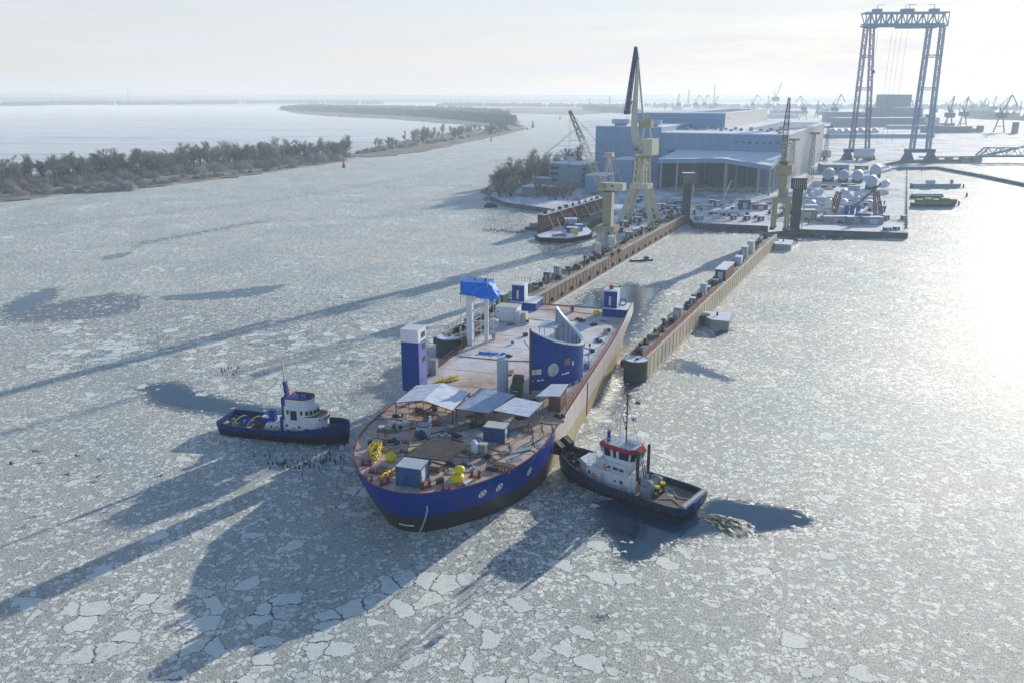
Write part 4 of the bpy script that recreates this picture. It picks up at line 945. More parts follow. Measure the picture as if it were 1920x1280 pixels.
# ---- right tug
ax, ay = G(1047, 852, 2.2); bx_, by_ = G(1306, 935, 2.2); ang = math.atan2(ay - by_, ax - bx_); L1 = math.hypot(ax - bx_, ay - by_)
tr = thing('tugboat', 'dark blue and white tugboat with crimson wheelhouse roof pushing the bow, wake at its stern', 'tugboat', ((ax + bx_) / 2, (ay + by_) / 2, 0), ang, 'tugboats handling the hull')
W1 = 8.6
base, topz, ring = tug_hull(tr, L1, W1, 4.1, 2.0, 2.0, M_tdark, M_tug, .75)
tug_deck(tr, ring, M_tdeck)
for s in (-1, 1):   # bow fender horns
    MB().add([(L1 / 2 - 2.0, s * .6, 3.2), (L1 / 2 + .3, s * .6, 3.0), (L1 / 2 + .5, s * .6, 4.3), (L1 / 2 - .4, s * .6, 5.3), (L1 / 2 - 1.8, s * .6, 4.5), (L1 / 2 - 2.0, s * 1.7, 3.2), (L1 / 2 + .1, s * 1.7, 3.0), (L1 / 2 + .3, s * 1.7, 4.3), (L1 / 2 - .5, s * 1.7, 5.3), (L1 / 2 - 1.8, s * 1.7, 4.5)],
             [(0, 1, 2, 3, 4), (9, 8, 7, 6, 5), (0, 5, 6, 1), (1, 6, 7, 2), (2, 7, 8, 3), (3, 8, 9, 4), (4, 9, 5, 0)]).build('bow_fender', M_tblack, tr)
dz = 1.0
h1 = house(tr, -2.6, 7.2, 5.3, dz, 3.6, M_white, fr=2.2, bev=1.4)
h2 = house(tr, -2.0, 4.4, 4.6, 3.6, 5.0, M_white, 'upper_house', fr=1.6, bev=1.2)
rail(tr, [(-2.2, -2.6, 3.6), (3.6, -2.6, 3.6), (5.4, -1.6, 3.6), (5.4, 1.6, 3.6), (3.6, 2.6, 3.6), (-2.2, 2.6, 3.6), (-2.2, -2.6, 3.6)], 1.0)
# wheelhouse with outward leaning glass
wh_ = [(-2.0, -1.9), (2.4, -1.9), (3.5, -.9), (3.5, .9), (2.4, 1.9), (-2.0, 1.9), (-2.7, 1.1), (-2.7, -1.1)]
c0 = (.4, 0)
def sc(p, k): return [((x - c0[0]) * k + c0[0], (y - c0[1]) * k + c0[1]) for x, y in p]
whl = MB().prism(sc(wh_, .94), 5.0, 5.7, sc(wh_, .97)).build('wheelhouse', M_white, tr)
MB().prism(sc(wh_, .955), 5.7, 7.0, sc(wh_, 1.07)).build('window_band', M_glass, whl)
mb = MB()
lo = sc(wh_, .985); hi = sc(wh_, 1.10)
for i in range(8):
    mb.bar((*lo[i], 5.7), (*hi[i], 7.0), .2); a, b_ = lo[i], lo[(i + 1) % 8]; c_, d_ = hi[i], hi[(i + 1) % 8]
    if i in (0, 4): 
        for f in (.33, .55): mb.bar((a[0] + (b_[0] - a[0]) * f, a[1] + (b_[1] - a[1]) * f, 5.7), (c_[0] + (d_[0] - c_[0]) * f, c_[1] + (d_[1] - c_[1]) * f, 7.0), .35)
mb.build('window_frame', M_white, whl)
MB().prism(sc(wh_, 1.13), 7.0, 7.5, sc(wh_, 1.0)).build('roof', M_redc, whl); MB().prism(sc(wh_, .9), 7.5, 7.56).build('roof_top', M_lgrey, whl)
rail(tr, [(*p, 7.55) for p in sc(wh_, .9)[:6]], .9, step=.9)
MB().box(-.8, -.9, 7.6, 1.9, .9, .6).build('roof_locker', M_white, tr); MB().tube((2.3, .9, 7.6), (2.3, .9, 9.4), .28, n=10).build('blue_flagbox', M_blue, tr)
mb = MB(); mb.bar((-.2, 0, 7.5), (-.2, 0, 15.6), .14); mb.bar((-.2, -1.0, 15), (-.2, 1.0, 15), .07); mb.bar((-.2, -.7, 12.2), (-.2, .7, 12.2), .07); mb.bar((-.2, 0, 9.6), (.6, 0, 12.1), .08)
for z in (10, 11, 12.5, 14, 15.4): mb.box(-.2, .2, z, .22, .22, .28)
mb.bar((-.2, 0, 14.5), (-2.6, 0, 7.6), .035); mb.bar((-.2, 0, 14.5), (2.4, 0, 7.6), .035); mb.build('mast', M_steel, tr)
mb = MB(); mb.bar((.9, 0, 7.5), (.8, 0, 12.6), .16); mb.bar((.8, .5, 12.6), (.8, 1.6, 12.3), .12, .24); mb.bar((.8, -.5, 13.3), (.8, .5, 13.2), .1); mb.build('radar_mast', M_white, tr)
for (x_, z_, mm, nm_) in ((-1.5, 14.4, None, 'national_flag'), (-.9, 11.5, 1, 'house_flag')):
    r_ = [[(x_ - k * .18, .1 * math.sin(k * 1.3), z_ + j * .4 - k * .03) for k in range(6)] for j in range(3)]
    if mm is None:
        f_ = MB().grid(r_[1:]).build(nm_, M_white, tr); MB().grid(r_[:2]).build('red_half', M_redc, f_); MB().bar((-.2, 0, 15.1), (-1.5, 0, 15.2), .03).build('line', M_steel, tr)
    else:
        f_ = MB().grid(r_).build(nm_, M_white, tr); MB().box(x_ - .45, .0, z_ + .22, .24, .3, .24).build('emblem', M_blue, f_)
lp = (.2, -2.66)
def side_item(nm, x, z, w_, h_, m, y=None, par=h1): return MB().box(x, y if y is not None else 2.67, z, w_, .06, h_).build(nm, m, par)
SD_ = 1   # the visible side of the right tug is +y (its port side faces the camera)
M_lb = mat('pale_blue_frame', (.25, .42, .55), .5)
for s in (-1, 1):
    for x, z, w_, h_ in ((4.5, 2.3, .4, .5), (-.1, 2.2, .32, .32)): side_item('window', x, z, w_, h_, M_glass, s * 2.67)
    side_item('door', 2.1, 1.15, .8, 1.9, M_white if 0 else M_lgrey, s * 2.67)
    for x in (1.4, .1, -.9): side_item('window', x, 3.9, .8, .5, M_glass, s * 2.32, h2)
    mb = MB()   # star emblem on the deckhouse side
    vs = [( -1.2 + math.cos(k * PI / 8) * (.42 if k % 2 else .24), s * 2.70, 2.45 + math.sin(k * PI / 8) * (.42 if k % 2 else .24)) for k in range(16)]
    mb.add(vs, [tuple(range(16))]); mb.build('star_emblem', M_blue, h1)
    lifering(tr, (-1.9, s * 2.75, 1.75))
    lifering(tr, (1.6, s * 2.7, 4.15))
MB().box(-2.9, 0, dz, .7, 4.2, 3.3).build('aft_casing', M_white, tr)
MB().box(-3.28, .9, 2.1, .06, .8, 1.1).build('red_locker', M_redc, tr)
for s in (-1, 1): MB().lathe(-3.3, s * 1.6, [(.25, 3), (.25, 7.4), (.18, 7.8)], 10).build('exhaust_pipe', M_steel, tr)
mb = MB(); mb.bar((-4.3, .9, 2.4), (-3.5, .9, 6), .08); mb.bar((-4.3, .3, 2.4), (-3.5, .3, 6), .08); [mb.bar((-4.3 + k * .1, .3, 2.5 + k * .45), (-4.3 + k * .1, .9, 2.5 + k * .45), .07) for k in range(8)]; mb.build('ladder', M_steel, tr)
# towing winch, posts and hook
t = tr
mb = MB(); mb.tube((-4.9, -1.2, 2.2), (-4.9, 1.2, 2.2), .85, n=16); mb.tube((-4.9, -1.3, 2.2), (-4.9, -1.15, 2.2), 1.2, n=16); mb.tube((-4.9, 1.15, 2.2), (-4.9, 1.3, 2.2), 1.2, n=16); mb.box(-4.9, -1.7, 1, 1.6, .8, 1.9); mb.box(-4.9, 1.7, 1, 1.6, .8, 1.5); mb.build('towing_winch', M_grey, tr)
for s in (-.8, .8):
    p = MB().lathe(-6.3, s, [(.38, dz), (.32, 2.5)], 12).build('towing_post', M_steel, tr); MB().lathe(-6.3, s, [(.42, 2.5), (.42, 2.75)], 12).build('yellow_cap', M_yel, p)
MB().box(-6.3, 0, 1.5, .4, 2.4, .35).build('cross_bar', M_yel, tr)
mb = MB()
for k in range(9): mb.box(-9.3 + 0, -2.6 + k * .65, dz + .08, 5.2, .6, .07)
mb.build('wooden_deck', M_tdeck, tr)
MB().path([(-7, 1.6, 1.2), (-8.6, .3, 1.25), (-10.4, 1.4, 1.2)], .07).build('rope', M_cream, tr); MB().path([(-7.5, -1.8, 1.2), (-9, -.6, 1.25), (-10.6, -1, 1.2)], .07).build('rope', M_cream, tr)
q = MB(); q.tube((-L1 / 2 + .5, -3.4, 1.9), (-L1 / 2 + .5, 3.4, 1.9), .5, n=14); q.build('stern_roller', M_grey, tr)
MB().box(-L1 / 2 + .05, 0, .9, .5, 2.0, 1.1).build('stern_door', M_blue, tr)
def tyres(t, L_, W_, n, z, side, lab):
    for k in range(n):
        u = .12 + .66 * k / (n - 1); x = -L_ / 2 + L_ * u
        MB().torus((x, side * (W_ / 2 + .02), z), .42, .17, 'y', 12, 6).build('tyre_fender', M_black, t)
tyres(tr, L1, W1 * .95, 8, .95, 1, ''); tyres(tr, L1, W1 * .95, 5, .95, -1, '')
mb = MB(); mb.tube((7.8, -1, 2.4), (7.8, 1, 2.4), .55, n=12); mb.tube((8.6, -1.6, 2.1), (8.6, -1.1, 2.1), .7, n=12); mb.tube((8.6, 1.1, 2.1), (8.6, 1.6, 2.1), .7, n=12); mb.build('anchor_winch', M_steel, tr)
for k in range(5): MB().torus((8.9 + rnd(-.8, .8), rnd(-2, 2), 3.0), .45, .15, 'x', 12, 5).build('tyre_fender', M_black, tr)
c_, s_ = math.cos(ang), math.sin(ang)
def on_tug(cx, cy, a, lx, ly, z): return (cx + lx * math.cos(a) - ly * math.sin(a), cy + lx * math.sin(a) + ly * math.cos(a), z)
TC = ((ax + bx_) / 2, (ay + by_) / 2)
vis = 1 if (on_tug(*TC, ang, 0, 1, 0)[1] < TC[1]) else -1
person('crew member in orange suit beside the forward end of the white deckhouse', on_tug(*TC, ang, 6.1, vis * 3.1, 1.35), ang + PI / 2, M_org, M_org, 'stand', 'tug crew in orange')
person('crew member in orange suit by the deckhouse door', on_tug(*TC, ang, 3.0, vis * 3.2, 1.1), ang - 1, M_org, M_org, 'bend', 'tug crew in orange')

# ---- left tug
ax2, ay2 = G(657, 800, 2.6); bx2, by2 = G(424, 783, 1.9); ang2 = math.atan2(ay2 - by2, ax2 - bx2); L2 = math.hypot(ax2 - bx2, ay2 - by2)
TL = ((ax2 + bx2) / 2, (ay2 + by2) / 2)
tl = thing('tugboat', 'bright blue old tugboat with tall white rounded bridge left of the ship bow', 'tugboat', (*TL, 0), ang2, 'tugboats handling the hull')
base, topz, ring = tug_hull(tl, L2, 7.4, 3.9, 2.1, 2.5, M_tblack, M_tugb, 1.15)
tug_deck(tl, ring, M_gdeck)
def round_house(x0, x1, w_, z0, z1, m, nm, par=tl):
    pts = [(x0, -w_ / 2), (x1 - w_ * .45, -w_ / 2)] + [(x1 - w_ * .45 + math.sin(a) * w_ * .45, -math.cos(a) * w_ / 2) for a in [k * PI / 8 for k in range(1, 8)]] + [(x1 - w_ * .45, w_ / 2), (x0, w_ / 2)]
    return MB().prism(pts, z0, z1).build(nm, m, par), pts
ha, _ = round_house(.6, 8.0, 4.4, .8, 3.6, M_white, 'lower_bridge'); hb_, _ = round_house(.8, 6.2, 4.1, 3.6, 6.2, M_white, 'wheelhouse'); hc, pt_ = round_house(1.0, 5.6, 3.7, 6.2, 7.4, M_white, 'bridge_top')
MB().grid([[(x, y, 7.4) for x, y in pt_], [(x * 1.0, y * 1.04, 7.6) for x, y in pt_]], closed=True).build('red_stripe', M_redc, hc); MB().prism(pt_, 7.4, 7.43).build('top_deck', M_blue, hc)
bw, pb = round_house(3.6, 8.1, 4.5, 3.6, 4.5, M_white, 'bridge_bulwark')
MB().prism([(x * .97, y * .93) for x, y in pb], 4.501, 4.52).build('bridge_deck', M_rust, tl)
for s in (-1, 1):
    MB().box(2.6, s * 2.07, 3.75, 1.2, .06, 1.75).build('door', M_glass, hb_)
    for x in (1.5, 4.1): MB().box(x, s * 2.07, 4.8, .42, .06, .75).build('window', M_glass, hb_)
    for x, z in ((1.2, 2.5), (3.6, 2.4), (1.5, 1.5), (3.3, 1.4)): MB().box(x, s * 2.22, z, .4 if z > 2 else .8, .05, .4).build('window', M_glass, ha)
    MB().box(2.5, s * 2.23, .9, .7, .06, 1.6).build('door', M_lgrey, ha)
for a in [k * PI / 8 for k in range(1, 8)]:
    x = 6.2 - 4.1 * .45 + math.sin(a) * (4.1 * .45 + .03); y = -math.cos(a) * 2.08; MB().box(x, y, 4.8, .5, .06, .75, math.atan2(math.cos(a) * .9, 0) if 0 else PI / 2 - (PI / 2 - a) * 1.05 + PI / 2 * 0 - 0).build('window', M_glass, hb_)
for a in (PI * .3, PI * .5, PI * .7, PI * .9):
    x = 8.0 - 4.4 * .45 + math.sin(a) * (4.4 * .45 + .02); y = -math.cos(a) * 2.22; MB().lathe(0, 0, [(.2, 0), (.2, .08)], 10).build('porthole', M_glass, ha, loc=(x, y, 2.6), rz=0).rotation_euler = (PI / 2, 0, a)
# lettering on the bridge front, following its curve
GL = {'L': '100100100100111', 'E': '111100110100111', 'S': '111100111001111', 'K': '101101110101101', 'O': '111101101101111'}
mb = MB(); a0 = PI * .22
for ci, ch_ in enumerate('LESKO'):
    for r_i in range(5):
        for c_i in range(3):
            if GL[ch_][r_i * 3 + c_i] == '1':
                a = a0 + (ci * .13 + c_i * .032) * PI; x = 8.1 - 4.5 * .45 + math.sin(a) * (4.5 * .45 + .03); y = -math.cos(a) * 2.27
                mb.box(x, y, 4.28 - r_i * .1, .1, .1, .1)
mb.build('bridge_lettering', M_steel, bw)
# funnel and mast
MB().box(.25, -.0, .9, .7, 4.3, 3.2).box(.2, 0, 4.1, .9, 2.0, 3.2).build('funnel_casing', M_blue, tl)
mb = MB(); mb.bar((.5, 0, 7.2), (.2, 0, 10.0), .5, .8); mb.build('mast_foot', M_blue, tl)
mb = MB(); mb.bar((.2, 0, 9.8), (0, 0, 14.0), .26); mb.bar((0, -.6, 12.6), (0, .6, 12.6), .06); mb.bar((0, -.5, 13.4), (0, .5, 13.4), .06); mb.box(.2, 0, 11, .3, .5, .25); mb.box(0, 0, 13.7, .25, .25, .3); mb.bar((.1, .1, 10.2), (1.4, .1, 11.9), .07); mb.build('mast', M_lgrey, tl)
mb = MB(); mb.bar((.5, .3, 10.2), (2.0, .4, 7.4), .07); mb.bar((.5, -.3, 10.2), (2.0, -.4, 7.4), .07); mb.build('stay', M_redc, tl)
mb = MB(); mb.box(3.2, -.4, 7.43, .3, .3, 1.0); mb.box(4.2, .7, 7.43, .7, .5, .5); mb.bar((3.9, -.6, 7.4), (3.9, -.6, 8.7), .08); mb.bar((3.5, -.6, 8.6), (4.3, -.6, 8.6), .06); mb.build('roof_gear', M_steel, tl)
MB().prism([(-4.0, -2.0), (.6, -2.0), (.6, 2.0), (-4.0, 2.0)], .8, 2.7, [(-2.9, -2), (.6, -2), (.6, 2), (-2.9, 2)]).build('aft_house', M_white, tl)
for s in (-1, 1): lifering(tl, (-.9, s * 2.06, 1.8)); MB().box(-2, s * 2.02, 1.9, .35, .05, .35).build('window', M_glass, tl)
mb = MB(); mb.box(-3.6, 0, 2.0, 2.2, 2.2, 1.3); mb.box(-2.2, -.7, 2.7, 1.1, .9, 2.0); mb.bar((-3.8, -.5, 3.3), (-1.5, -.5, 4.6), .2); mb.build('engine_casing', M_blue, tl)
MB().box(-3.4, -.9, 3.32, 1.3, .8, .25).build('snow_patch', M_snow, tl)
mb = MB(); mb.tube((-4.6, -.8, 1.5), (-4.6, .8, 1.5), .6, n=12); mb.build('towing_hook', M_rust, tl)
for k, (x0, hh) in enumerate(((-6.6, 1.5), (-9.6, 1.3))):
    mb = MB(); prev = None
    for i in range(11):
        a = PI * i / 10; p = (x0, -math.cos(a) * 3.1, .95 + math.sin(a) * hh); 
        if prev: mb.tube(prev, p, .11, n=6)
        prev = p
    mb.build('tow_rope_arch', M_wood, tl)
for (x, y, m_, r) in ((-10.6, -.6, M_rust, .7), (-8.2, .6, M_tarpb, .9), (-5.8, -.6, M_rust, .6), (-11.4, .8, M_cream, .45)):
    mb = MB()
    for k in range(6): mb.torus((x + rnd(-.1, .1), y + rnd(-.1, .1), 1.05 + k * .1), r * rnd(.6, 1), .08, 'z', 12, 4)
    mb.build('rope_coil', m_, tl)
rb = MB().box(-6.9, -2.9, 1.1, 2.2, .35, .5).build('red_stretcher', M_redc, tl)
tyres(tl, L2, 7.0, 9, .7, -1, ''); tyres(tl, L2, 7.0, 5, .7, 1, '')
MB().torus((5.3, -2.5, 1.5), .8, .25, 'y', 16, 6).build('big_tyre', M_black, tl)
MB().box(9.6, 0, 1.9, .8, .8, .6).build('bitts', M_steel, tl); MB().lathe(L2 / 2 - .7, 0, [(.25, 2.3), (.3, 3.3), (.1, 3.5)], 10).build('bow_post', M_cream, tl)
# foam thrown up by the propeller of the right tug (part of the water surface)
rows = []
for j in range(26):
    r_ = []
    for i in range(40):
        u = (i / 39 - .5) * 2; v = j / 25; x = -L1 / 2 - 1 - v * 9.5; y = u * (1.5 + 2.6 * v) + 1.0 * v * v
        env = 1.15 * math.sin(PI * min(1, v * 1.1)) ** .7 * max(0, 1 - abs(u)) ** .5 if v < .95 else 0
        z = -.12 + env * (.24 + rnd(-.16, .34) * (1 - v * .6)); r_.append(on_tug(*TC, ang, x, y, z))
    rows.append(r_)
m, nt, b = new_mat('propeller_foam'); g = N(nt, 'ShaderNodeNewGeometry'); n_ = noise(nt, g.outputs['Position'], 1.6, 7, .75, .6)
nt.links.new(ramp(nt, n_.outputs[0], [(.42, (.03, .055, .055)), (.56, (.20, .23, .19)), (.70, (.66, .66, .56))]), b.inputs['Base Color']); b.inputs['Roughness'].default_value = .35
nt.links.new(bump(nt, n_.outputs[0], .8, .4), b.inputs['Normal'])
tag(MB().grid(rows).build('wake_foam', m, None, True), kind='structure')
# thin line from the ship to the right tug
p0 = Vector(at_ship(11.9, 9.2, 4.3)); p1 = Vector(on_tug(*TC, ang, L1 / 2 - .6, 0, 4.6))
mb = MB(); prev = None
for i in range(13):
    f = i / 12; p = p0.lerp(p1, f); p.z -= math.sin(PI * f) * .7
    if prev: mb.tube(prev, p, .035, n=5)
    prev = p
mono('towing_line', mb, M_rust, 'thin brown towing line along the ship bow to the tug', 'rope')
# ---------------------------------------------------------------- cormorants
M_bird = mat('black_feathers', (.012, .013, .016), .6)
def bird_mesh(fly):
    mb = MB(); f = []
    if not fly:
        mb.lathe(0, 0, [(.02, .03), (.09, .12), (.13, .30), (.10, .48), (.045, .6), (.04, .74), (.055, .80), (.03, .86)], 8)
        mb.add([(0, .05, .82), (.02, .05, .80), (-.02, .05, .80), (0, .2, .80)], [(0, 1, 3), (0, 3, 2), (1, 2, 3)])
        mb.add([(-.08, -.06, .2), (.08, -.06, .2), (.05, -.28, .02), (-.05, -.28, .02)], [(0, 1, 2, 3)])
        mb.bar((-.05, .02, 0), (-.05, .02, .12), .025); mb.bar((.05, .02, 0), (.05, .02, .12), .025)
    else:
        mb.tube((0, -.3, 0), (0, .05, .03), .05, .11, n=8); mb.tube((0, .05, .03), (0, .3, .05), .11, .05, n=8); mb.tube((0, .3, .05), (0, .55, .09), .04, .03, n=6); mb.tube((0, .55, .09), (0, .68, .09), .045, .008, n=6)
        for s in (-1, 1): mb.add([(s * .08, .2, .05), (s * .08, -.12, .05), (s * .5, -.1, .2), (s * .55, .22, .22), (s * .95, -.02, .08)], [(0, 1, 2, 3) if s < 0 else (3, 2, 1, 0), (3, 2, 4) if s < 0 else (4, 2, 3)])
        mb.add([(-.05, -.28, 0), (.05, -.28, 0), (.08, -.5, 0), (-.08, -.5, 0)], [(0, 1, 2, 3)])
    return mb
bs = bird_mesh(False).build('cormorant', M_bird, None, True); bf = bird_mesh(True).build('cormorant', M_bird, None)
tag(bs, 'black cormorant standing among others on the ice between the left tug and bow', 'bird', 'cormorants resting on the ice'); tag(bf, 'black cormorant flying low over the ice', 'bird', 'cormorants in flight')
used = [0, 0]
def bird(kind, x, y, z, lab=None, grp=None, sc_=1):
    src = (bs, bf)[kind]; o = src if not used[kind] else src.copy()
    if used[kind]: COL.objects.link(o)
    used[kind] = 1; o.location = (x, y, z); o.rotation_euler.z = rnd(0, 6.28); o.scale = (sc_,) * 3
    if lab: o['label'] = lab
    if grp: o['group'] = grp
for k in range(62):
    u_ = k / 61; px = 492 + u_ * 150 + random.gauss(0, 9); py = 858 + 14 * math.sin(u_ * 3) + random.gauss(0, 8); x, y = G(px, py); bird(0, x, y, .02, sc_=rnd(.7, .95))
for k in range(14): x, y = G(410 + rnd(0, 45), 690 + rnd(0, 14)); bird(0, x, y, .02, 'black cormorant standing on the ice beyond the left tug stern', 'cormorants beyond the left tug', .85)
for k in range(34): u_ = k / 33; x, y = G(906 + u_ * 76, 433 + u_ * 5 + rnd(-1.5, 1.5)); bird(0, x, y, .02, 'cormorant in the row on the ice left of the moored barge', 'cormorants in a row by the barge', rnd(1.2, 1.7))
for px, py in ((125, 885), (72, 843), (182, 893), (176, 906), (128, 880), (300, 890), (145, 858), (75, 870), (20, 868), (62, 837), (186, 853), (455, 895), (681, 697), (705, 468), (700, 474), (640, 556), (615, 560), (852, 545), (880, 520)):
    x, y = G(px, py, 2.5); bird(1, x, y, rnd(1.5, 3), sc_=rnd(.75, .95))
# ============================================================ floating dock
def PT(px, py, y):
    u = (px - 960) / F; v = (640 - py) / F; dy = CT + v * ST; dz = -ST + v * CT; t = y / dy
    return Vector((u * t, y, CH + dz * t))
def GV(px, py, z): x, y = G(px, py, z); return Vector((x, y, z))
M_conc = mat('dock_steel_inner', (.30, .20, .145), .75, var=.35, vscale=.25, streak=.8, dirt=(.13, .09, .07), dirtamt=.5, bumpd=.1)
M_crm = mat('dock_steel_sunlit', (.54, .45, .33), .6, var=.2, vscale=.2, streak=.5, dirt=(.4, .32, .2), dirtamt=.3, bumpd=.1)  # cream tone carries the sunlight reflected by the outer face
M_top = mat('dock_walkway', (.24, .19, .15), .85, var=.4, vscale=.8, dirt=(.08, .07, .06), dirtamt=.7, snow=.22)
M_dol = mat('dolphin_steel', (.06, .075, .08), .6, var=.3, vscale=.6, streak=.5, dirt=(.13, .10, .08))
M_rail = mat('worn_rail', (.62, .52, .44), .5, var=.2, vscale=1)
M_quay = mat('quay_wall', (.13, .15, .15), .8, var=.3, vscale=.25, streak=.5, dirt=(.06, .06, .06), dirtamt=.4)
M_craney = mat('crane_yellow', (.36, .325, .20), .55, var=.15, vscale=.5, streak=.3, dirt=(.2, .16, .1), dirtamt=.2)
M_cranec = mat('crane_cream', (.58, .53, .40), .5, var=.1, vscale=.4, streak=.3, dirt=(.3, .24, .15), dirtamt=.15)
M_craneb = mat('crane_dark_blue', (.05, .09, .15), .5, var=.2)
M_gantry = mat('gantry_blue', (.20, .30, .44), .55, var=.15)
M_gred = mat('gantry_red', (.30, .10, .10), .55)
M_far = mat('far_steel', (.07, .10, .14), .7, var=.2)
ZW = 4.6
def wall(name, label, p_near, p_far, w_, side, m_in, m_face):
    """side -1: body lies to the left of the line p_near-p_far"""
    a = math.atan2(p_far.x - p_near.x, p_far.y - p_near.y); L_ = math.hypot(p_far.x - p_near.x, p_far.y - p_near.y)
    t = thing(name, label, 'dock wall', (p_near.x, p_near.y, 0), -a, 'side walls of the floating dock')
    cx = side * w_ / 2
    MB().box(cx, L_ / 2, -1.5, w_, L_, ZW + 1.5).build('wall', m_in, t)
    MB().box(cx, L_ / 2, ZW + .002, w_ - .3, L_, .06).build('walkway', M_top, t)
    f = MB(); f.box(side * -.03, L_ / 2, .5, .05, L_, ZW - .5)
    for k in range(int(L_ / 3.2)): f.box(side * -.08, 1.6 + k * 3.2, .3, .12, .3, ZW - .4)
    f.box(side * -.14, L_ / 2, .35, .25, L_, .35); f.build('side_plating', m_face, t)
    return t, a, L_
pf = GV(1290, 402, ZW); pn_ = GV(1003.6, 559.7, ZW); d_ = (pn_ - pf).normalized(); pn = pf + d_ * ((pf.y - 183) / -d_.y)
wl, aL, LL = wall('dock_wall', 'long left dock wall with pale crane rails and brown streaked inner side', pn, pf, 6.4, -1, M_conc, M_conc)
mb = MB(); [mb.box(x, LL / 2, ZW + .06, .22, LL, .14) for x in (-.25, -.75, -1.2)]; mb.build('crane_rail', M_rail, wl)
for k in range(11):
    l = MB(); [l.bar((.12, 12 + k * 18 + s, .2), (.12, 12 + k * 18 + s, ZW + .4), .09) for s in (-.25, .25)]; [l.bar((.12, 11.75 + k * 18, .4 + j * .4), (.12, 12.25 + k * 18, .4 + j * .4), .06) for j in range(10)]; l.build('ladder', M_rail, wl)
for k in range(24): MB().torus((.22, 5 + k * 8.2, 1.6), .5, .18, 'x', 12, 5).build('tyre_fender', M_black, wl)
MB().box(.3, LL / 2, -.1, .6, LL, .35).build('waterline_ice', M_snow, wl)
pn2 = GV(1215, 672, ZW); pf2 = GV(1457, 440, ZW)
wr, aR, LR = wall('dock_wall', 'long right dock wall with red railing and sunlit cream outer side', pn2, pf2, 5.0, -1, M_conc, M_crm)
mb = MB(); [mb.box(x, LR / 2, ZW + .06, .25, LR, .16) for x in (-.2, -4.6)]; mb.box(-.35, LR / 2, ZW + .06, .2, LR, .3); mb.build('crane_rail', M_rail, wr)
railing([(-1.1, y, ZW) for y in (0, 70)], 'railing', mat('rail_red'if 0 else 'faded_red_rail', (.50, .22, .17), .6), wr, h=1.3, rails=(.3, .6, .95, 1.3), w_=.1, step=1.2)
railing([(-4.3, y, ZW) for y in (60, LR - 5)], 'railing', M_rust, wr, h=1.2, rails=(.6, 1.2), w_=.07, step=2)
railing([(-6.2, y, ZW) for y in (2, LL - 3)], 'railing', M_rust, wl, h=1.2, rails=(.6, 1.2), w_=.08, step=2)
def on_wall(t, a, lx, ly, z=ZW + .07): return (t.location.x + lx * math.cos(a) + ly * math.sin(a), t.location.y - lx * math.sin(a) + ly * math.cos(a), z)
def dolphin(px, py, r, h, lab, p=None):
    x, y = G(px, py) if p is None else p
    t = thing('mooring_dolphin', lab, 'dolphin', (x, y, 0), -aR, 'round ends of the dock walls')
    MB().lathe(0, 0, [(r, -1), (r, h), (r * 1.04, h), (r * 1.04, h + .25)], 24).build('drum', M_dol, t); MB().lathe(0, 0, [(0, h + .26), (r * .98, h + .26), (r * .95, h + .34), (0, h + .34)], 20).build('snow_cover', M_snow, t)
    MB().box(-r * .9, -.5, h - 1.6, 1.6, 1.3, 1.4).build('fender_bracket', M_steel, t); MB().lathe(.3, -.3, [(.35, h + .35), (.35, h + .6)], 8).build('hatch', M_steel, t)
dolphin(0, 0, 2.5, 4.35, 'dark round dolphin closing the near end of the right dock wall', (pn2.x - 2.6, pn2.y - .3))
dolphin(0, 0, 3.1, 4.3, 'dark round dolphin closing the near end of the left dock wall', (pn.x - 3.6, pn.y + 1.2))
def cabinet(lab, loc, rz, sx, sy, h, m, roof=M_snow, nm='cabinet', cat='cabinet'):
    t = thing(nm, lab, cat, loc, rz); MB().box(0, 0, 0, sx, sy, h).build('body', m, t); MB().box(0, 0, h + .002, sx * 1.06, sy * 1.06, .12).build('roof', roof, t)
    MB().box(0, -sy / 2 - .03, .1, sx * .45, .06, h * .75).build('door', M_lgrey, t); return t
for ly, lx, sx, sy, h, m, lab in ((34.5, -2.5, 1.9, 2.4, 3.0, M_grey, 'tall grey cabinet with snowy top on the right dock wall, nearest the end'), (50, -2.6, 1.3, 1.8, 2.0, M_box, 'blue cabinet on the right dock wall'), (63, -2.7, 1.6, 1.6, 3.2, M_cyl, 'pale blue tank housing on the right dock wall'), (90, -2.4, 3.2, 13, 3.4, M_rust, 'long brown shed with pale side on the right dock wall'), (112, -2.3, 2.0, 3.5, 2.6, M_cyl, 'pale grey kiosk beyond the brown shed'), (124, -2.6, 2.0, 3.0, 4.0, M_grey, 'tall grey kiosk furthest along the right dock wall'), (136, -2.6, 2.2, 3.2, 4.0, M_cream, 'cream kiosk under the yellow crane'), (78, -2.6, 1.4, 2.0, 1.4, M_steel, 'dark cabinet before the brown shed')):
    cabinet(lab, on_wall(wr, aR, lx, ly), -aR, sx, sy, h, m)
for ly, lx, sx, sy, h, m, lab in ((62, -4.6, 1.6, 1.8, 3.2, M_dol, 'dark cabinet on the left wall near the long shadow'), (70, -4.4, 1.8, 1.8, 3.6, M_grey, 'grey cabinet halfway along the left wall'), (30, -4.4, 2.0, 3.0, 3.4, M_green, 'dark green rounded locker on the left wall behind the white columns'), (48, -4.6, 1.6, 2.0, 2.6, M_dol, 'dark locker behind the left stern tower'), (128, -5.4, 2.6, 2.8, 4.0, M_lgrey, 'light grey hut with snowy roof between the crane legs'), (108, -4.0, 1.3, 1.3, 4.6, M_cream, 'narrow cream post box by the first crane'), (150, -5.5, 2.2, 2.6, 2.4, M_dol, 'dark cabinet close to the big crane foot')):
    cabinet(lab, on_wall(wl, aL, lx, ly), -aL, sx, sy, h, m)
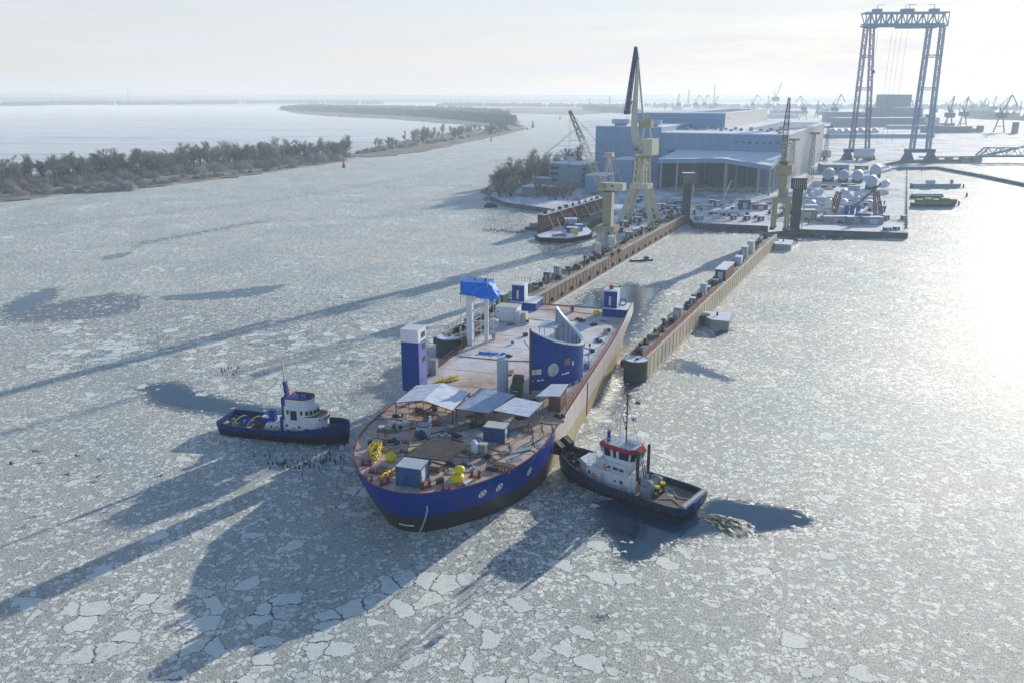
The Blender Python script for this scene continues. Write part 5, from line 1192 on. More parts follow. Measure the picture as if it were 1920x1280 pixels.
# gear standing on the walls: winches, bollards, lockers, poles
KG = []
def gear_proto(k):
    if k == 0:
        t = thing('capstan', 'x', 'capstan'); MB().box(0, 0, 0, 1.3, 1.3, .3).build('base', M_steel, t); MB().lathe(0, 0, [(.45, .3), (.28, .7), (.5, 1.1), (.3, 1.2)], 10).build('drum', M_dol, t)
    if k == 1:
        t = thing('winch', 'x', 'winch'); MB().box(0, 0, 0, 1.8, 1.4, .3).build('base', M_rust, t); MB().tube((-.7, 0, .8), (.7, 0, .8), .5, n=10).build('drum', M_steel, t); MB().box(.9, 0, .3, .4, .8, 1.0).build('motor', M_grey, t)
    if k == 2:
        t = thing('ventilator', 'x', 'ventilator'); MB().lathe(0, 0, [(.3, 0), (.3, 1.3), (.6, 1.4), (.55, 1.8), (0, 2.0)], 10).build('cowl', M_dol, t)
    if k == 3:
        t = thing('lamp_post', 'x', 'lamp post'); MB().bar((0, 0, 0), (0, 0, 4.4), .14).build('pole', M_rust, t); MB().box(.3, 0, 4.3, .9, .25, .15).build('lamp', M_lgrey, t)
    if k == 4:
        t = thing('locker', 'x', 'locker'); MB().box(0, 0, 0, 1.5, 1.0, 1.3).build('body', M_grey, t); MB().box(0, 0, 1.3, 1.6, 1.1, .12).build('lid', M_snow, t)
    if k == 5:
        t = thing('timber_stack', 'x', 'timber'); mb = MB(); [mb.box(-.5 + i * .35, rnd(-.2, .2), j * .3, .3, 2.6, .28) for i in range(4) for j in range(3)]; mb.build('beams', M_wood, t)
    if k == 6:
        t = thing('rope_heap', 'x', 'rope'); mb = MB(); [mb.torus((rnd(-.2, .2), rnd(-.2, .2), .12 + i * .16), rnd(.5, .9), .1, 'z', 12, 4) for i in range(6)]; mb.build('coil', M_steel, t)
    return t
GN = ['capstan', 'winch', 'ventilator', 'lamp post', 'grey locker', 'timber stack', 'rope heap']; KG = [gear_proto(k) for k in range(7)]; KU = [0] * 7
def gear(k, loc, rz, lab, grp):
    o = KG[k] if not KU[k] else copy_tree(KG[k]); KU[k] = 1; o.location = loc; o.rotation_euler.z = rz; o['label'] = lab; o['group'] = 'like ones: ' + lab
random.seed(21)
for i in range(86):
    ly = 3 + (LL - 8) * (i + rnd(0, .6)) / 86; k = random.choice([0, 1, 2, 3, 4, 5, 6, 1, 4, 6]); gear(k, on_wall(wl, aL, rnd(-5.6, -2.6), ly), rnd(0, 3), GN[k] + ' among the gear on the left dock wall ' + ('near its ship end' if ly < 70 else 'between its two cranes' if ly < 150 else 'towards the yard'), 'gear on the left dock wall ' + str(int(ly // 75)))
for i in range(46):
    ly = 2 + (LR - 6) * (i + rnd(0, .6)) / 46; k = random.choice([0, 1, 2, 4, 5, 6, 0, 1]); gear(k, on_wall(wr, aR, rnd(-4.0, -2.4), ly), rnd(0, 3), GN[k] + ' among the gear on the right dock wall ' + ('near its round end' if ly < 40 else 'halfway along' if ly < 100 else 'towards the yard'), 'gear on the right dock wall ' + str(int(ly // 50)))
# pontoons moored to the right wall
def pontoon(pts, z, lab, arm=None):
    P_ = [G(a, b_, z) for a, b_ in pts]; cx = sum(p[0] for p in P_) / len(P_); cy = sum(p[1] for p in P_) / len(P_)
    t = thing('mooring_pontoon', lab, 'pontoon', (cx, cy, 0)); q = [(x - cx, y - cy) for x, y in P_]
    MB().prism(q, -1, z).build('hull', M_grey, t); MB().prism([(x * .97, y * .97) for x, y in q], z + .01, z + .12).build('snow_cover', M_snow, t)
    MB().lathe(.5, .5, [(.25, z), (.25, z + .9), (.4, z + 1)], 8).build('bollard', M_steel, t)
    if arm: a = Vector((*G(*arm, z), 0)) - Vector((cx, cy, 0)); MB().box(a.x, a.y, -1, 3.4, 2.6, z + 1.2).lathe(a.x + 1.5, a.y + .5, [(1.6, -.5), (1.6, z + .3)], 14).build('fender_arm', M_dol, t)
pontoon([(1318, 584), (1374, 587), (1367, 603), (1334, 600), (1318, 592)], 2.4, 'snowy grey mooring pontoon beside the middle of the right dock wall', (1311, 592))
pontoon([(1446, 448), (1488, 451), (1483, 460), (1452, 458)], 2.2, 'snowy grey mooring pontoon near the yard end of the right dock wall', (1446, 452))
# small work raft inside the dock and a dark boat outside
x, y = G(1204, 489); t = thing('work_raft', 'flat dark work raft floating inside the dock basin', 'raft', (x, y, 0), .25); MB().prism([(-4.4, -1), (3.8, -1.2), (4.4, 0), (3.8, 1.2), (-4.4, 1)], -.2, .5).build('hull', M_black, t); MB().prism([(-4.2, -.9), (3.7, -1), (3.7, 1), (-4.2, .9)], .5, .55).build('deck', M_snowy, t); MB().box(1.6, 0, .55, 1.6, 1.2, .8).build('cabin', M_dol, t)
x, y = G(920, 389); t = thing('small_boat', 'small dark covered boat frozen in off the wooded point', 'boat', (x, y, 0), .1); MB().prism([(-3.4, -1.6), (2.6, -1.6), (3.6, 0), (2.6, 1.6), (-3.4, 1.6)], -.2, 1.3).build('hull', M_black, t); MB().box(-.3, 0, 1.3, 4.4, 2.4, 1.1, taper=.85).build('cover', M_dol, t)

# ============================================================ shipyard ground
M_yard = None
m, nt, b = new_mat('yard_ground'); g = N(nt, 'ShaderNodeNewGeometry'); P_ = g.outputs['Position']
n1 = noise(nt, P_, .03, 6, .65, .5).outputs[0]; n2 = noise(nt, mapping(nt, P_, (.3, .06, 1), (0, 0, R(25))), 1.0, 6, .7).outputs[0]; n3 = noise(nt, P_, .7, 5, .7).outputs[0]
c = ramp(nt, mth(nt, 'ADD', mth(nt, 'MULTIPLY', n1, .55), mth(nt, 'ADD', mth(nt, 'MULTIPLY', n2, .3), mth(nt, 'MULTIPLY', n3, .2))), [(.38, (.12, .11, .10)), (.46, (.30, .28, .26)), (.52, (.62, .63, .66)), (.7, (.82, .84, .87))])
nt.links.new(c, b.inputs['Base Color']); b.inputs['Roughness'].default_value = .85; nt.links.new(bump(nt, n3, .4, .2), b.inputs['Normal'])
M_yard = m
def land(name, pts, z, m=M_yard, skirt=M_quay, label=None):
    P_ = [G(a, b_, z) for a, b_ in pts]; o = MB().prism(P_, -1, z - .01).build(name, skirt); tag(o, label, kind='structure')
    q = MB(); q.prism([(x, y) for x, y in P_], z - .009, z).build(name + '_surface', m, o); return P_
land('shipyard_quay', [(1300, 418), (1440, 424), (1440, 436), (1500, 430), (1703, 437), (1705, 330), (1655, 308), (1690, 301), (1800, 300), (1990, 258), (1990, 225), (1560, 226), (1100, 226), (1030, 285), (965, 316), (945, 335), (918, 368), (950, 380), (1010, 388), (1135, 408), (1150, 455), (1180, 452), (1292, 406)], 2.5, label='snow covered shipyard ground')
# ---- cranes
def post_crane():
    y0 = 290.0; b0 = PT(1138, 470, y0); zt = PT(1138, 432, y0).z; cx = b0.x
    t = thing('dock_crane', 'grey yellow column crane with black tipped lattice jib leaning left', 'crane', (cx, y0, ZW), -aL); f = lambda z: z - ZW
    zc = PT(1140, 357, y0).z; zh = PT(1140, 343, y0).z; za = PT(1140, 293, y0).z
    for i in (-1, 1):
        for j in (-1, 1):
            l = MB(); l.bar((i * 3.4, j * 3.6, .9), (i * 2.0, j * 2.2, f(zt)), .45); l.bar((i * 3.4, j * 3.6, .9), (i * 2.9, j * 1.2, f(zt)), .3); l.build('leg', M_cranec, t)
            MB().box(i * 3.4, j * 3.6, 0, 1.2, 1.9, 1.0).build('bogie', M_steel, t)
    MB().box(0, 0, f(zt), 6.6, 6.6, 1.8).build('portal', M_craney, t)
    MB().box(0, 0, f(zt) + 1.8, 3.0, 3.0, zc - zt - 1.8).build('column', M_craney, t); MB().box(1.53, 0, f(zt) + 1.8, .05, 2.9, zc - zt - 1.8).build('side_panel', M_cranec, t)
    MB().lathe(0, 0, [(2.1, f(zc) - .5), (2.1, f(zc))], 14).build('slewing_ring', M_steel, t)
    h = MB().box(1.0, .5, f(zc), 8.8, 4.2, zh - zc).build('machine_house', M_cranec, t); MB().box(-2.2, -2.4, f(zc) + .8, 2.2, 1.8, 1.8).build('cab', M_craney, t)
    for x in (-1.2, 1.6): MB().box(x, -1.62, f(zc) + 1.2, .9, .06, .7).build('window', M_glass, h)
    mb = MB(); [mb.bar((i * 1.6 - .3, j * 1.4, f(zh)), (-.4, j * .9, f(za)), .22) for i in (-1, 1) for j in (-1, 1)]; mb.bar((-.4, -.9, f(za)), (-.4, .9, f(za)), .6); mb.box(-.4, 0, f(za) - .3, 3.4, 2.6, .5); [mb.box(-1.5 + k * .8, 0, f(za) + .2, .5, 2.4, .9) for k in range(4)]; mb.build('a_frame', M_cranec, t)
    tip = PT(1068, 208, y0); b1 = PT(1128, 350, y0); ca, sa = math.cos(-aL), math.sin(-aL)
    loc = lambda p: ((p.x - cx) * math.cos(aL) - (p.y - y0) * math.sin(aL) if 0 else (p.x - cx), 0, p.z - ZW)
    A = Vector((b1.x - cx, 0, f(b1.z))); B = Vector((tip.x - cx, 0, f(tip.z)))
    rot = Matrix.Rotation(aL, 3, 'Z'); A = rot @ A; B = rot @ B; M1 = A.lerp(B, .62)
    MB().truss(A, M1, 2.2, 1.7, 12, .14, .08).build('jib', M_cranec, t); MB().truss(M1, B, 1.7, .7, 8, .16, .1).build('jib_tip', mat('jib_dark', (.05, .035, .03), .6), t)
    mb = MB(); top = Vector((-.4, 0, f(za) + .6)); [mb.bar(top + Vector((0, s, 0)), A.lerp(B, k), .05) for s in (-.8, .8) for k in (.45, .98)]; mb.bar(top, Vector((4.8, .5, f(zh))), .08); mb.bar(B, B - Vector((0, 0, 38)), .05); mb.bar(B + Vector((.5, 0, 0)), B - Vector((-.5, 0, 34)), .04); mb.build('cable', M_steel, t)
    MB().box(B.x, B.y, B.z - 39, .8, .5, 1.2).build('hook_block', M_steel, t)
post_crane()
def big_crane():
    y0 = 370.0; c0 = PT(1198, 405, y0); zg = 2.5; cx = c0.x + .5; rz = -R(28)
    t = thing('portal_crane', 'tallest cream portal crane with dark blue fly jib folded down', 'crane', (cx, y0, zg), rz); inv = Matrix.Rotation(-rz, 3, 'Z')
    f = lambda px, py: inv @ Vector((PT(px, py, y0).x - cx, 0, PT(px, py, y0).z - zg)); Z = lambda py: PT(1198, py, y0).z - zg
    zk = Z(352)
    for i in (-1, 1):
        for j in (-1, 1):
            MB().bar((i * 7.4, j * 6.0, 1.2), (i * 2.9, j * 2.6, zk), 1.7, 2.0).build('leg', M_cranec, t); MB().box(i * 7.4, j * 6, 0, 2.2, 4.2, 1.5).build('bogie', M_craney, t)
    MB().box(0, 0, zk - .4, 8.2, 7.4, 2.2).build('portal_head', M_cranec, t)
    tw = MB()
    for i in (-1, 1):
        for j in (-1, 1): tw.bar((i * 3.0, j * 2.6, zk + 1.8), (i * 2.4, j * 2.2, Z(293)), .6)
    zs = [zk + 1.8 + (Z(293) - zk - 1.8) * k / 4 for k in range(5)]
    for a_, b_ in zip(zs, zs[1:]):
        for j in (-1, 1): tw.bar((-2.8, j * 2.4, a_), (2.6, j * 2.3, b_), .25); tw.bar((-2.7, j * 2.4, b_), (2.6, j * 2.3, b_), .3)
        for i in (-1, 1): tw.bar((i * 2.8, -2.4, a_), (i * 2.6, 2.3, b_), .25); tw.bar((i * 2.7, -2.4, b_), (i * 2.6, 2.3, b_), .3)
    tw.build('tower', M_cranec, t); MB().box(0, 0, zk + 2, 1.8, 1.8, Z(293) - zk - 2).build('lift_shaft', M_cranec, t)
    MB().lathe(0, 0, [(3.9, Z(296)), (3.9, Z(291))], 18).build('slewing_ring', M_craney, t)
    h = MB().box(3.0, 1.5, Z(291), 4.2, 9.0, Z(262) - Z(291)).build('machine_house', M_cranec, t); MB().box(3.0, 1.5, Z(262), 4.4, 9.2, .3).build('roof', M_lgrey, h)
    cb = MB().box(-1.4, -3.4, Z(288), 2.6, 2.2, 3.4).build('cab', M_grey, t); MB().box(-1.4, -4.52, Z(288) + 1.2, 2.2, .06, 1.5).build('window', M_glass, cb)
    B0 = f(1196, 282) + Vector((0, -1.5, 0)); B1 = f(1191, 232) + Vector((0, -1.5, 0)); B2 = f(1196, 112); mb = MB()
    pts = [(B0 + Vector((2.0, 0, 0)), 3.4), (B0.lerp(B1, .5), 3.0), (B1, 2.3), (B2, 1.0)]
    for (p, w0), (q, w1) in zip(pts, pts[1:]): mb.tube(p, q, w0 * .62, w1 * .62, 4)
    mb.build('boom', M_cranec, t)
    tip = f(1193, 88); lo = f(1176, 208); mb = MB(); mb.truss(tip, lo, 1.0, 1.7, 12, .35, .14); mb.bar(tip, lo, .7); mb.bar(lo, f(1186, 190), .5); mb.bar(tip, B2, 1.3); mb.box(lo.x, lo.y, lo.z - 1.5, 2.6, 1.6, 1.6); mb.build('fly_jib', M_craneb, t)
    mb = MB(); mb.bar(f(1197, 118), f(1206, 222), .7); mb.build('pull_rod', M_grey, t)
    mb = MB(); mb.box(*f(1211, 240), 5.6, 3.4, 3.2); mb.build('counterweight', M_craney, t); mb = MB(); mb.bar(f(1203, 268), f(1214, 212), .6); mb.bar(f(1222, 268), f(1214, 212), .5); mb.bar(f(1214, 212), f(1222, 234), .5); mb.build('back_stay', M_cranec, t)
    mb = MB(); mb.bar(lo, lo - Vector((0, 0, 14)), .08); mb.bar(tip, f(1202, 232), .08); mb.build('cable', M_steel, t)
big_crane()
def right_crane():
    y0 = 345.0; b0 = PT(1462, 420, y0); cx = b0.x; zg = ZW; Z = lambda py: PT(1462, py, y0).z - zg
    t = thing('dock_crane', 'ochre column crane with steep lattice jib at the yard end of the right dock wall', 'crane', (cx, y0, zg), -aR)
    for i in (-1, 1):
        for j in (-1, 1): MB().box(i * 2.6, j * 2.8, .8, 1.3, 1.3, Z(378) - .8).build('leg', M_craney, t); MB().box(i * 2.6, j * 2.8, 0, 1.7, 2.6, .9).build('bogie', M_steel, t)
    mb = MB(); mb.box(0, 0, Z(380), 6.8, 7.0, 2.2); mb.bar((-2.6, -2.8, 2), (2.6, -2.8, Z(382)), .3); mb.build('portal', M_craney, t)
    MB().box(0, 0, Z(378) + 1, 3.0, 3.0, Z(326) - Z(378) - 1).build('column', M_craney, t)
    hd = MB().prism([(-1.7, -1.7), (1.7, -1.7), (1.7, 1.7), (-1.7, 1.7)], Z(330), Z(324), [(-3.2, -3.2), (3.2, -3.2), (3.2, 3.2), (-3.2, 3.2)]).box(0, 0, Z(324), 6.4, 6.4, Z(309) - Z(324)).build('crane_head', M_craney, t)
    MB().box(-.4, 0, Z(309), 3, 3, 1.6).build('machine_house', M_steel, t)
    MB().truss((0, 0, Z(309)), (.2, 0, Z(268)), 4.0, 2.8, 6, .25, .12).build('tower', M_cranec, t); MB().box(.1, 0, Z(270), 4, 4, .4).build('platform', M_craney, t)
    inv = Matrix.Rotation(aR, 3, 'Z'); f = lambda px, py: inv @ Vector((PT(px, py, y0).x - cx, 0, PT(px, py, y0).z - zg)); a, m1, b_ = f(1469, 300), f(1474, 240), f(1480, 184)
    MB().truss(a, m1, 1.9, 1.9, 12, .15, .09).build('jib', M_steel, t); MB().truss(m1, b_, 1.9, .7, 9, .22, .14).build('jib_tip', M_black, t)
    mb = MB(); mb.bar(b_, f(1463, 270), .06); mb.bar(b_, b_ - Vector((0, 0, 30)), .05); mb.build('cable', M_steel, t)
right_crane()
def stair_tower(px0, px1, top, bot, y0, lab, m):
    a = PT(px0, top, y0); b_ = PT(px1, top, y0); z0 = 2.5; cx = (a.x + b_.x) / 2; w_ = b_.x - a.x; h = a.z - z0
    t = thing('stair_tower', lab, 'tower', (cx, y0, z0)); MB().box(-.2, 0, 0, w_ * .62, 2.6, h * .78).build('shaft', m, t)
    MB().box(0, 0, h * .78, w_, 3.4, h * .22).build('head', m, t); MB().box(0, 0, h + .01, w_ * 1.04, 3.5, .25).build('snow_cover', M_snow, t)
    mb = MB(); [mb.box(-w_ * .4 + k * w_ * .16, -1.73, h * .8, .12, .08, h * .17) for k in range(6)]; [mb.bar((w_ * .33, -1.8, k * h / 9), (w_ * .33, 1.2, (k + .5) * h / 9), .15) for k in range(8)]; mb.bar((w_ * .42, -1.7, 0), (w_ * .42, -1.7, h * .78), .35); mb.build('stairs', M_rail, t)
stair_tower(1280, 1302, 325, 396, 386, 'dark stair tower with scaffolding at the far end of the left dock wall', M_dol)
stair_tower(1487, 1512, 334, 416, 358, 'T shaped dark stair tower right of the ochre crane', M_dol)
# ---- main hall
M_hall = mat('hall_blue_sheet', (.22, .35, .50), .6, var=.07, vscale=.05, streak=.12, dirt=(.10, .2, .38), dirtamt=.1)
M_hallr = mat('hall_sunlit_sheet', (.62, .60, .58), .4, var=.08, vscale=.06, streak=.2, dirt=(.5, .46, .42), dirtamt=.1)  # sunlight on the right side put into a paler sheet colour
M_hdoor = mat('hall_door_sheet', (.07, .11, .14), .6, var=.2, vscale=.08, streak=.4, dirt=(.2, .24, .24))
aH = R(24.6); HO = G(1469, 352, 2.5)
hall = thing('shipbuilding_hall', 'huge pale blue shipbuilding hall with snowy roofs and open front canopy', 'hall', (HO[0], HO[1], 2.5), -aH)
def HW2(lx, ly, z=2.5): return (HO[0] + lx * math.cos(aH) + ly * math.sin(aH), HO[1] - lx * math.sin(aH) + ly * math.cos(aH), z)
HZ = 32.0; LD = 262
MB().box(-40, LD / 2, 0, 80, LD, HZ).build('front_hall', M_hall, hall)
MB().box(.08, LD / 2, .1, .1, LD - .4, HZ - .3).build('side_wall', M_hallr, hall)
mb = MB(); [mb.box(.2, 4 + k * 6.5, .1, .12, .35, HZ - .4) for k in range(40)]; mb.build('wall_rib', M_hallr, hall)
MB().prism([(-80.3, -.3), (.5, -.3), (.5, LD + .3), (-80.3, LD + .3)], HZ, HZ + .5).build('roof', M_snow, hall)
M_sky = mat('dark_rooflight', (.16, .17, .22), .4)
for k in range(17): MB().box(-20, 70 + k * 11.5, HZ + .5, 34, 3.4, .12).build('rooflight', M_sky, hall)
# front wall details
mb = MB(); [mb.box(x, -.12, 16, .35, .2, 16) for x in (-12, -34, -56, -70)]; mb.box(-40, -.13, 22.5, 80, .1, .25); mb.build('wall_trim', M_cyl, hall)
MB().box(-20, -.1, 17.5, 3.6, .12, 3.5).build('wall_door', M_lgrey, hall)
for k in range(16): MB().box(-6 - (k * 37) % 68, 8 + (k * 53) % 55, HZ + .5, 2.2, 2.2, 1.3 + (k % 3) * .5).build('roof_vent', M_grey, hall)
mb = MB(); [mb.box(x, -.16, .2, .18, .16, HZ - .4) for x in range(-78, 0, 6)]; mb.build('cladding_joint', M_hall, hall)
for k in range(7): MB().box(-6 - k * 4.2, -.14, 26.6, 2.2, .1, 1.1).build('window', M_glass, hall)
MB().box(.2, LD / 2, 26, .1, LD - 3, .5).build('side_trim', M_lgrey, hall)
for k in range(6): MB().box(.22, 18 + k * 40, 0, .12, 9, 8).build('side_gate', M_grey, hall)
# upper hall
UZ = 45.0; ux1, uy = -20.0, 42.0
def hall_loc(px, py, z): x, y = G(px, py, z); dx, dy = x - HO[0], y - HO[1]; return dx * math.cos(aH) - dy * math.sin(aH), dx * math.sin(aH) + dy * math.cos(aH)
ux1, uy = hall_loc(1358, 243, HZ + 2.5); uxl, uyl = hall_loc(1223, 243, HZ + 2.5)
zt = PT(1358, 214, G(1358, 243, HZ + 2.5)[1]).z - 2.5; uw = 66
uu = MB().box(ux1 - uw / 2, uy + 105, HZ + .5, uw, 210, zt - HZ - .5).build('upper_hall', M_hall, hall)
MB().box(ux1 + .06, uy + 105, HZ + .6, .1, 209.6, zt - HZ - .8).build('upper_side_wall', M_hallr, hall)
MB().box(ux1 - uw / 2, uy + 105, zt, uw + .8, 210.8, .6).build('roof', M_snow, uu)
for k in range(12): MB().box(ux1 - 18, uy + 22 + k * 15, zt + .6, 26, 3.6, .12).build('rooflight', M_sky, uu)
MB().box(ux1 - 26, uy - .1, zt - 3.2, 62, .15, .3).build('wall_trim', M_cyl, uu)
# taller left part with pipework on top
lz = 35.5
lf_ = MB().box(-103, 45, 0, 45.5, 90, lz).build('side_hall', M_hall, hall); MB().box(-103, 45, lz, 46, 90.5, .5).build('roof', M_snow, lf_)
for x in (-110, -88): MB().tube((x - 6, 6, lz + 3.2), (x + 6, 6, lz + 3.2), 1.6, n=12).build('duct', M_cyl, lf_); MB().box(x, 6, lz + .5, 8, 2, 1.4).build('duct_frame', M_gantry, lf_)
mb = MB(); [mb.bar((x, -.5, 0), (x, -.5, lz + 1), .5) for x in (-112, -92)]; mb.build('pipe', M_lgrey, lf_)
# canopy
cl, cr, cd = -68, -1.5, 52; zE, zP, zB = 15.8, 20.5, 21.8
xs = [cr + (cl - cr) * k / 12 for k in range(13)]
def cz(k, f): e = zP - (1.6 * (k / 12 - .42) / .58 if k / 12 > .42 else 3.4 * (.42 - k / 12) / .42); return e * (1 - f) + zB * f
topr = [[(x, -cd * (1 - f), cz(k, f)) for k, x in enumerate(xs)] for f in (0, .5, .995)]
cn = MB().grid(topr).grid([[(x, y, z - .6) for x, y, z in r_] for r_ in topr[::-1]]).build('canopy', M_snow, hall)
MB().grid([topr[0], [(x, y - .02, z - 2.6) for x, y, z in topr[0]]]).grid([[(x + .02, y, z) for x, y, z in (r_[0] for r_ in topr)], [(x + .02, y, z - 2.4) for x, y, z in (r_[0] for r_ in topr)]]).build('canopy_edge', M_hall, hall)
for x, y in ((cr - .6, -cd + 1), (cr - .6, -cd + 17), (cr - .6, -cd + 33), (-27, -cd + 1), (-31, -cd + 20), (-27, -cd + 36), (-56, -cd + 1), (-66, -cd + 2), (cr - 7, -cd + 1)):
    MB().box(x, y, 0, 1.1, 1.1, cz(int(round((x - cr) / (cl - cr) * 12)), (y + cd) / cd) - .6).build('column', M_grey, hall)
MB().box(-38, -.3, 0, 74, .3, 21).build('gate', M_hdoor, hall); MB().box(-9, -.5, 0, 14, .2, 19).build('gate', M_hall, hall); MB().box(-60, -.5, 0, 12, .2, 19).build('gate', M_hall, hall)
mb = MB(); [mb.box(-2 - k * 3.0, -.7, 0, .3, .2, 20.5) for k in range(25)]; mb.build('gate_rib', M_grey, hall)
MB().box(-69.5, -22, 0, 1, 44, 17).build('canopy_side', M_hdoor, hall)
# low annexes left of the hall
def block(nm, lab, cat, loc, rz, sx, sy, h, m, roof=M_snow, wins=()):
    t = thing(nm, lab, cat, loc, rz); MB().box(0, 0, 0, sx, sy, h).build('wall', m, t); MB().box(0, 0, h, sx + .6, sy + .6, .4).build('roof', roof, t)
    for (x, y, z, w_, hh, ax_) in wins:
        if ax_ == 0: MB().box(x, -sy / 2 - .04, z, w_, .1, hh).build('window', M_glass, t)
        else: MB().box(sx / 2 + .04, y, z, .1, w_, hh).build('window', M_glass, t)
    return t
def blk_px(nm, lab, cat, px0, px1, base, top, depth, m, rz=-aH, wins=(), zg=2.5, roof=M_snow):
    x0, y0 = G(px0, base, zg); x1 = (px1 - 960) / (px0 - 960 + 1e-9) * x0 if abs(px0 - 960) > 5 else x0; cx = (px0 + px1) / 2; xx, yy_ = G(cx, base, zg)
    w_ = abs(px1 - px0) / F * (yy_ * CT + (CH - zg) * ST); h = PT(cx, top, yy_).z - zg
    return block(nm, lab, cat, (xx + math.sin(-rz) * depth / 2, yy_ + math.cos(rz) * depth / 2, zg), rz, w_, depth, h, m, roof, wins)
blk_px('annexe', 'blue annexe with snowy roof in front of the side hall, behind the column crane', 'building', 1147, 1184, 352, 300, 26, M_hall)
blk_px('annexe', 'low blue annexe between office building and hall', 'building', 1096, 1134, 362, 330, 20, M_hall)
M_off = mat('office_grey', (.22, .30, .34), .6, var=.1, vscale=.2)
ob = blk_px('office_building', 'grey three storey office building with flat snowy roof behind bare trees', 'building', 1022, 1092, 352, 308, 22, M_off, -R(38), [(-7, 0, z, 6, 1.6, 0) for z in (3.5, 7.5, 11)] + [(0, y, z, 4, 1.5, 1) for y in (-6, 3) for z in (3.5, 7.5, 11)])
MB().box(-3, 2, 15.6, 5, 4, 2.4).build('roof_plant', M_lgrey, ob)
blk_px('shed', 'low grey shed with snowy roof on the wooded point', 'building', 975, 1050, 368, 352, 12, M_off)
blk_px('shed', 'small pale hut in front of the office building', 'building', 1003, 1034, 350, 335, 8, M_grey)
# ---- second dock and barge on the left
def px_prism(nm, pts, z0, z1, m, par, off): P_ = [G(a, b_, z1) for a, b_ in pts]; return MB().prism([(x - off[0], y - off[1]) for x, y in P_], z0, z1).build(nm, m, par)
off = G(1010, 420, 0); t = thing('repair_dock', 'old brown repair dock with high snowy side wall left of the cranes', 'dock', (*off, 0))
px_prism('side_wall', [(1008, 402), (1021, 404), (1130, 372), (1120, 366)], -1, 8.5, M_rust, t, off); px_prism('snow_walkway', [(1008, 402), (1021, 404), (1130, 372), (1120, 366)], 8.502, 8.62, M_snowy, t, off)
px_prism('lower_wall', [(1060, 424), (1075, 428), (1145, 402), (1130, 396)], -1, 3.2, M_dol, t, off); px_prism('floor', [(1010, 424), (1070, 430), (1130, 400), (1100, 390)], -1, 1.2, M_top, t, off)
a_ = Vector((*G(1021, 404, 8.5), 0)); b__ = Vector((*G(1130, 372, 8.5), 0)); o3 = Vector((off[0], off[1], 0))
mb = MB()
for k in range(26): p = a_.lerp(b__, k / 25) - o3; mb.bar((p.x, p.y - .1, 1), (p.x, p.y - .1, 8.4), .35); mb.bar((p.x, p.y, 8.6), (p.x, p.y, 9.8 + (k % 3) * .4), .12)
for z in (3.5, 6): mb.bar(a_ - o3 + Vector((0, -.3, z)), b__ - o3 + Vector((0, -.3, z)), .4)
mb.build('frame', M_rust, t)
mb = MB()
for k in range(5): p = a_.lerp(b__, .05 + k * .2) - o3; q_ = p + Vector((3.5, -7, 0)); mb.bar((p.x, p.y, 8.5), (q_.x, q_.y, 1.5), .3); mb.bar((q_.x + 3, q_.y + 6, 1.5), (q_.x, q_.y, 8), .25)
mb.build('strut', M_rail, t)
for k in range(9): p = a_.lerp(b__, (k + .5) / 9); gear(random.choice([0, 1, 2, 4]), (p.x - 1.3, p.y + .9, 8.62), rnd(0, 3), 'dark gear on top of the old repair dock wall', 'gear on the repair dock')
off = G(1050, 450, 0); t = thing('cargo_barge', 'flat barge with snowy deck, grey cover and blue sheds moored left of the cranes', 'barge', (*off, 0))
px_prism('hull', [(1003, 441), (1030, 432), (1040, 424), (1095, 418), (1112, 434), (1108, 441), (1062, 449), (1010, 446)], -.6, 1.6, M_black, t, off)
px_prism('deck', [(1006, 441), (1031, 433), (1041, 425), (1094, 419), (1109, 434), (1104, 440), (1061, 447), (1012, 445)], 1.602, 1.7, M_snow, t, off)
def dropbox(lab, px, py, z, sx, sy, h, m, roof=None, rz=0.0, nm='crate', cat='crate'):
    x, y = G(px, py, z); t_ = thing(nm, lab, cat, (x, y, z), rz); MB().box(0, 0, 0, sx, sy, h).build('body', m, t_); MB().box(0, 0, h, sx * 1.04, sy * 1.04, .12).build('top', roof or M_snow, t_)
    MB().box(0, -sy / 2 - .04, .15, sx * .4, .06, h * .7).build('door', M_lgrey, t_)
    if nm == 'container': t_['group'] = 'like ones: ' + lab
    return t_
dropbox('large grey cover box on the moored barge', 1070, 425, 1.7, 5.4, 5, 3.6, M_cyl, nm='cargo_cover', cat='cover'); dropbox('blue shed with snowy top at the left of the pair on the barge', 1073, 436, 1.7, 4.6, 3, 2.2, M_box, nm='shed', cat='shed'); dropbox('blue shed at the right of the pair on the barge', 1085, 433, 1.7, 3.2, 3, 2.8, M_tarpb, nm='shed', cat='shed')
dropbox('small yellow cabin standing in front of the blue sheds on the barge', 1080, 441, 1.7, 1.8, 1.8, 3.0, M_yel, nm='cabin', cat='cabin')
for k in range(18): x, y = G(1035 + k * 1.5, 443 + (k % 3) * 1.2, 1.7); bird(0, x, y, 1.7, 'cormorant perched in the row on the moored barge deck', 'cormorants on the barge', 1.5)
x, y = G(998, 431); t = thing('small_barge', 'little grey green work boat at the corner of the repair dock', 'boat', (x, y, 0)); MB().box(0, 0, -.4, 6.5, 3.4, 1.6).build('hull', M_dol, t); MB().box(.5, .2, 1.2, 3.6, 2.4, 1.8).build('cabin', M_grey, t)
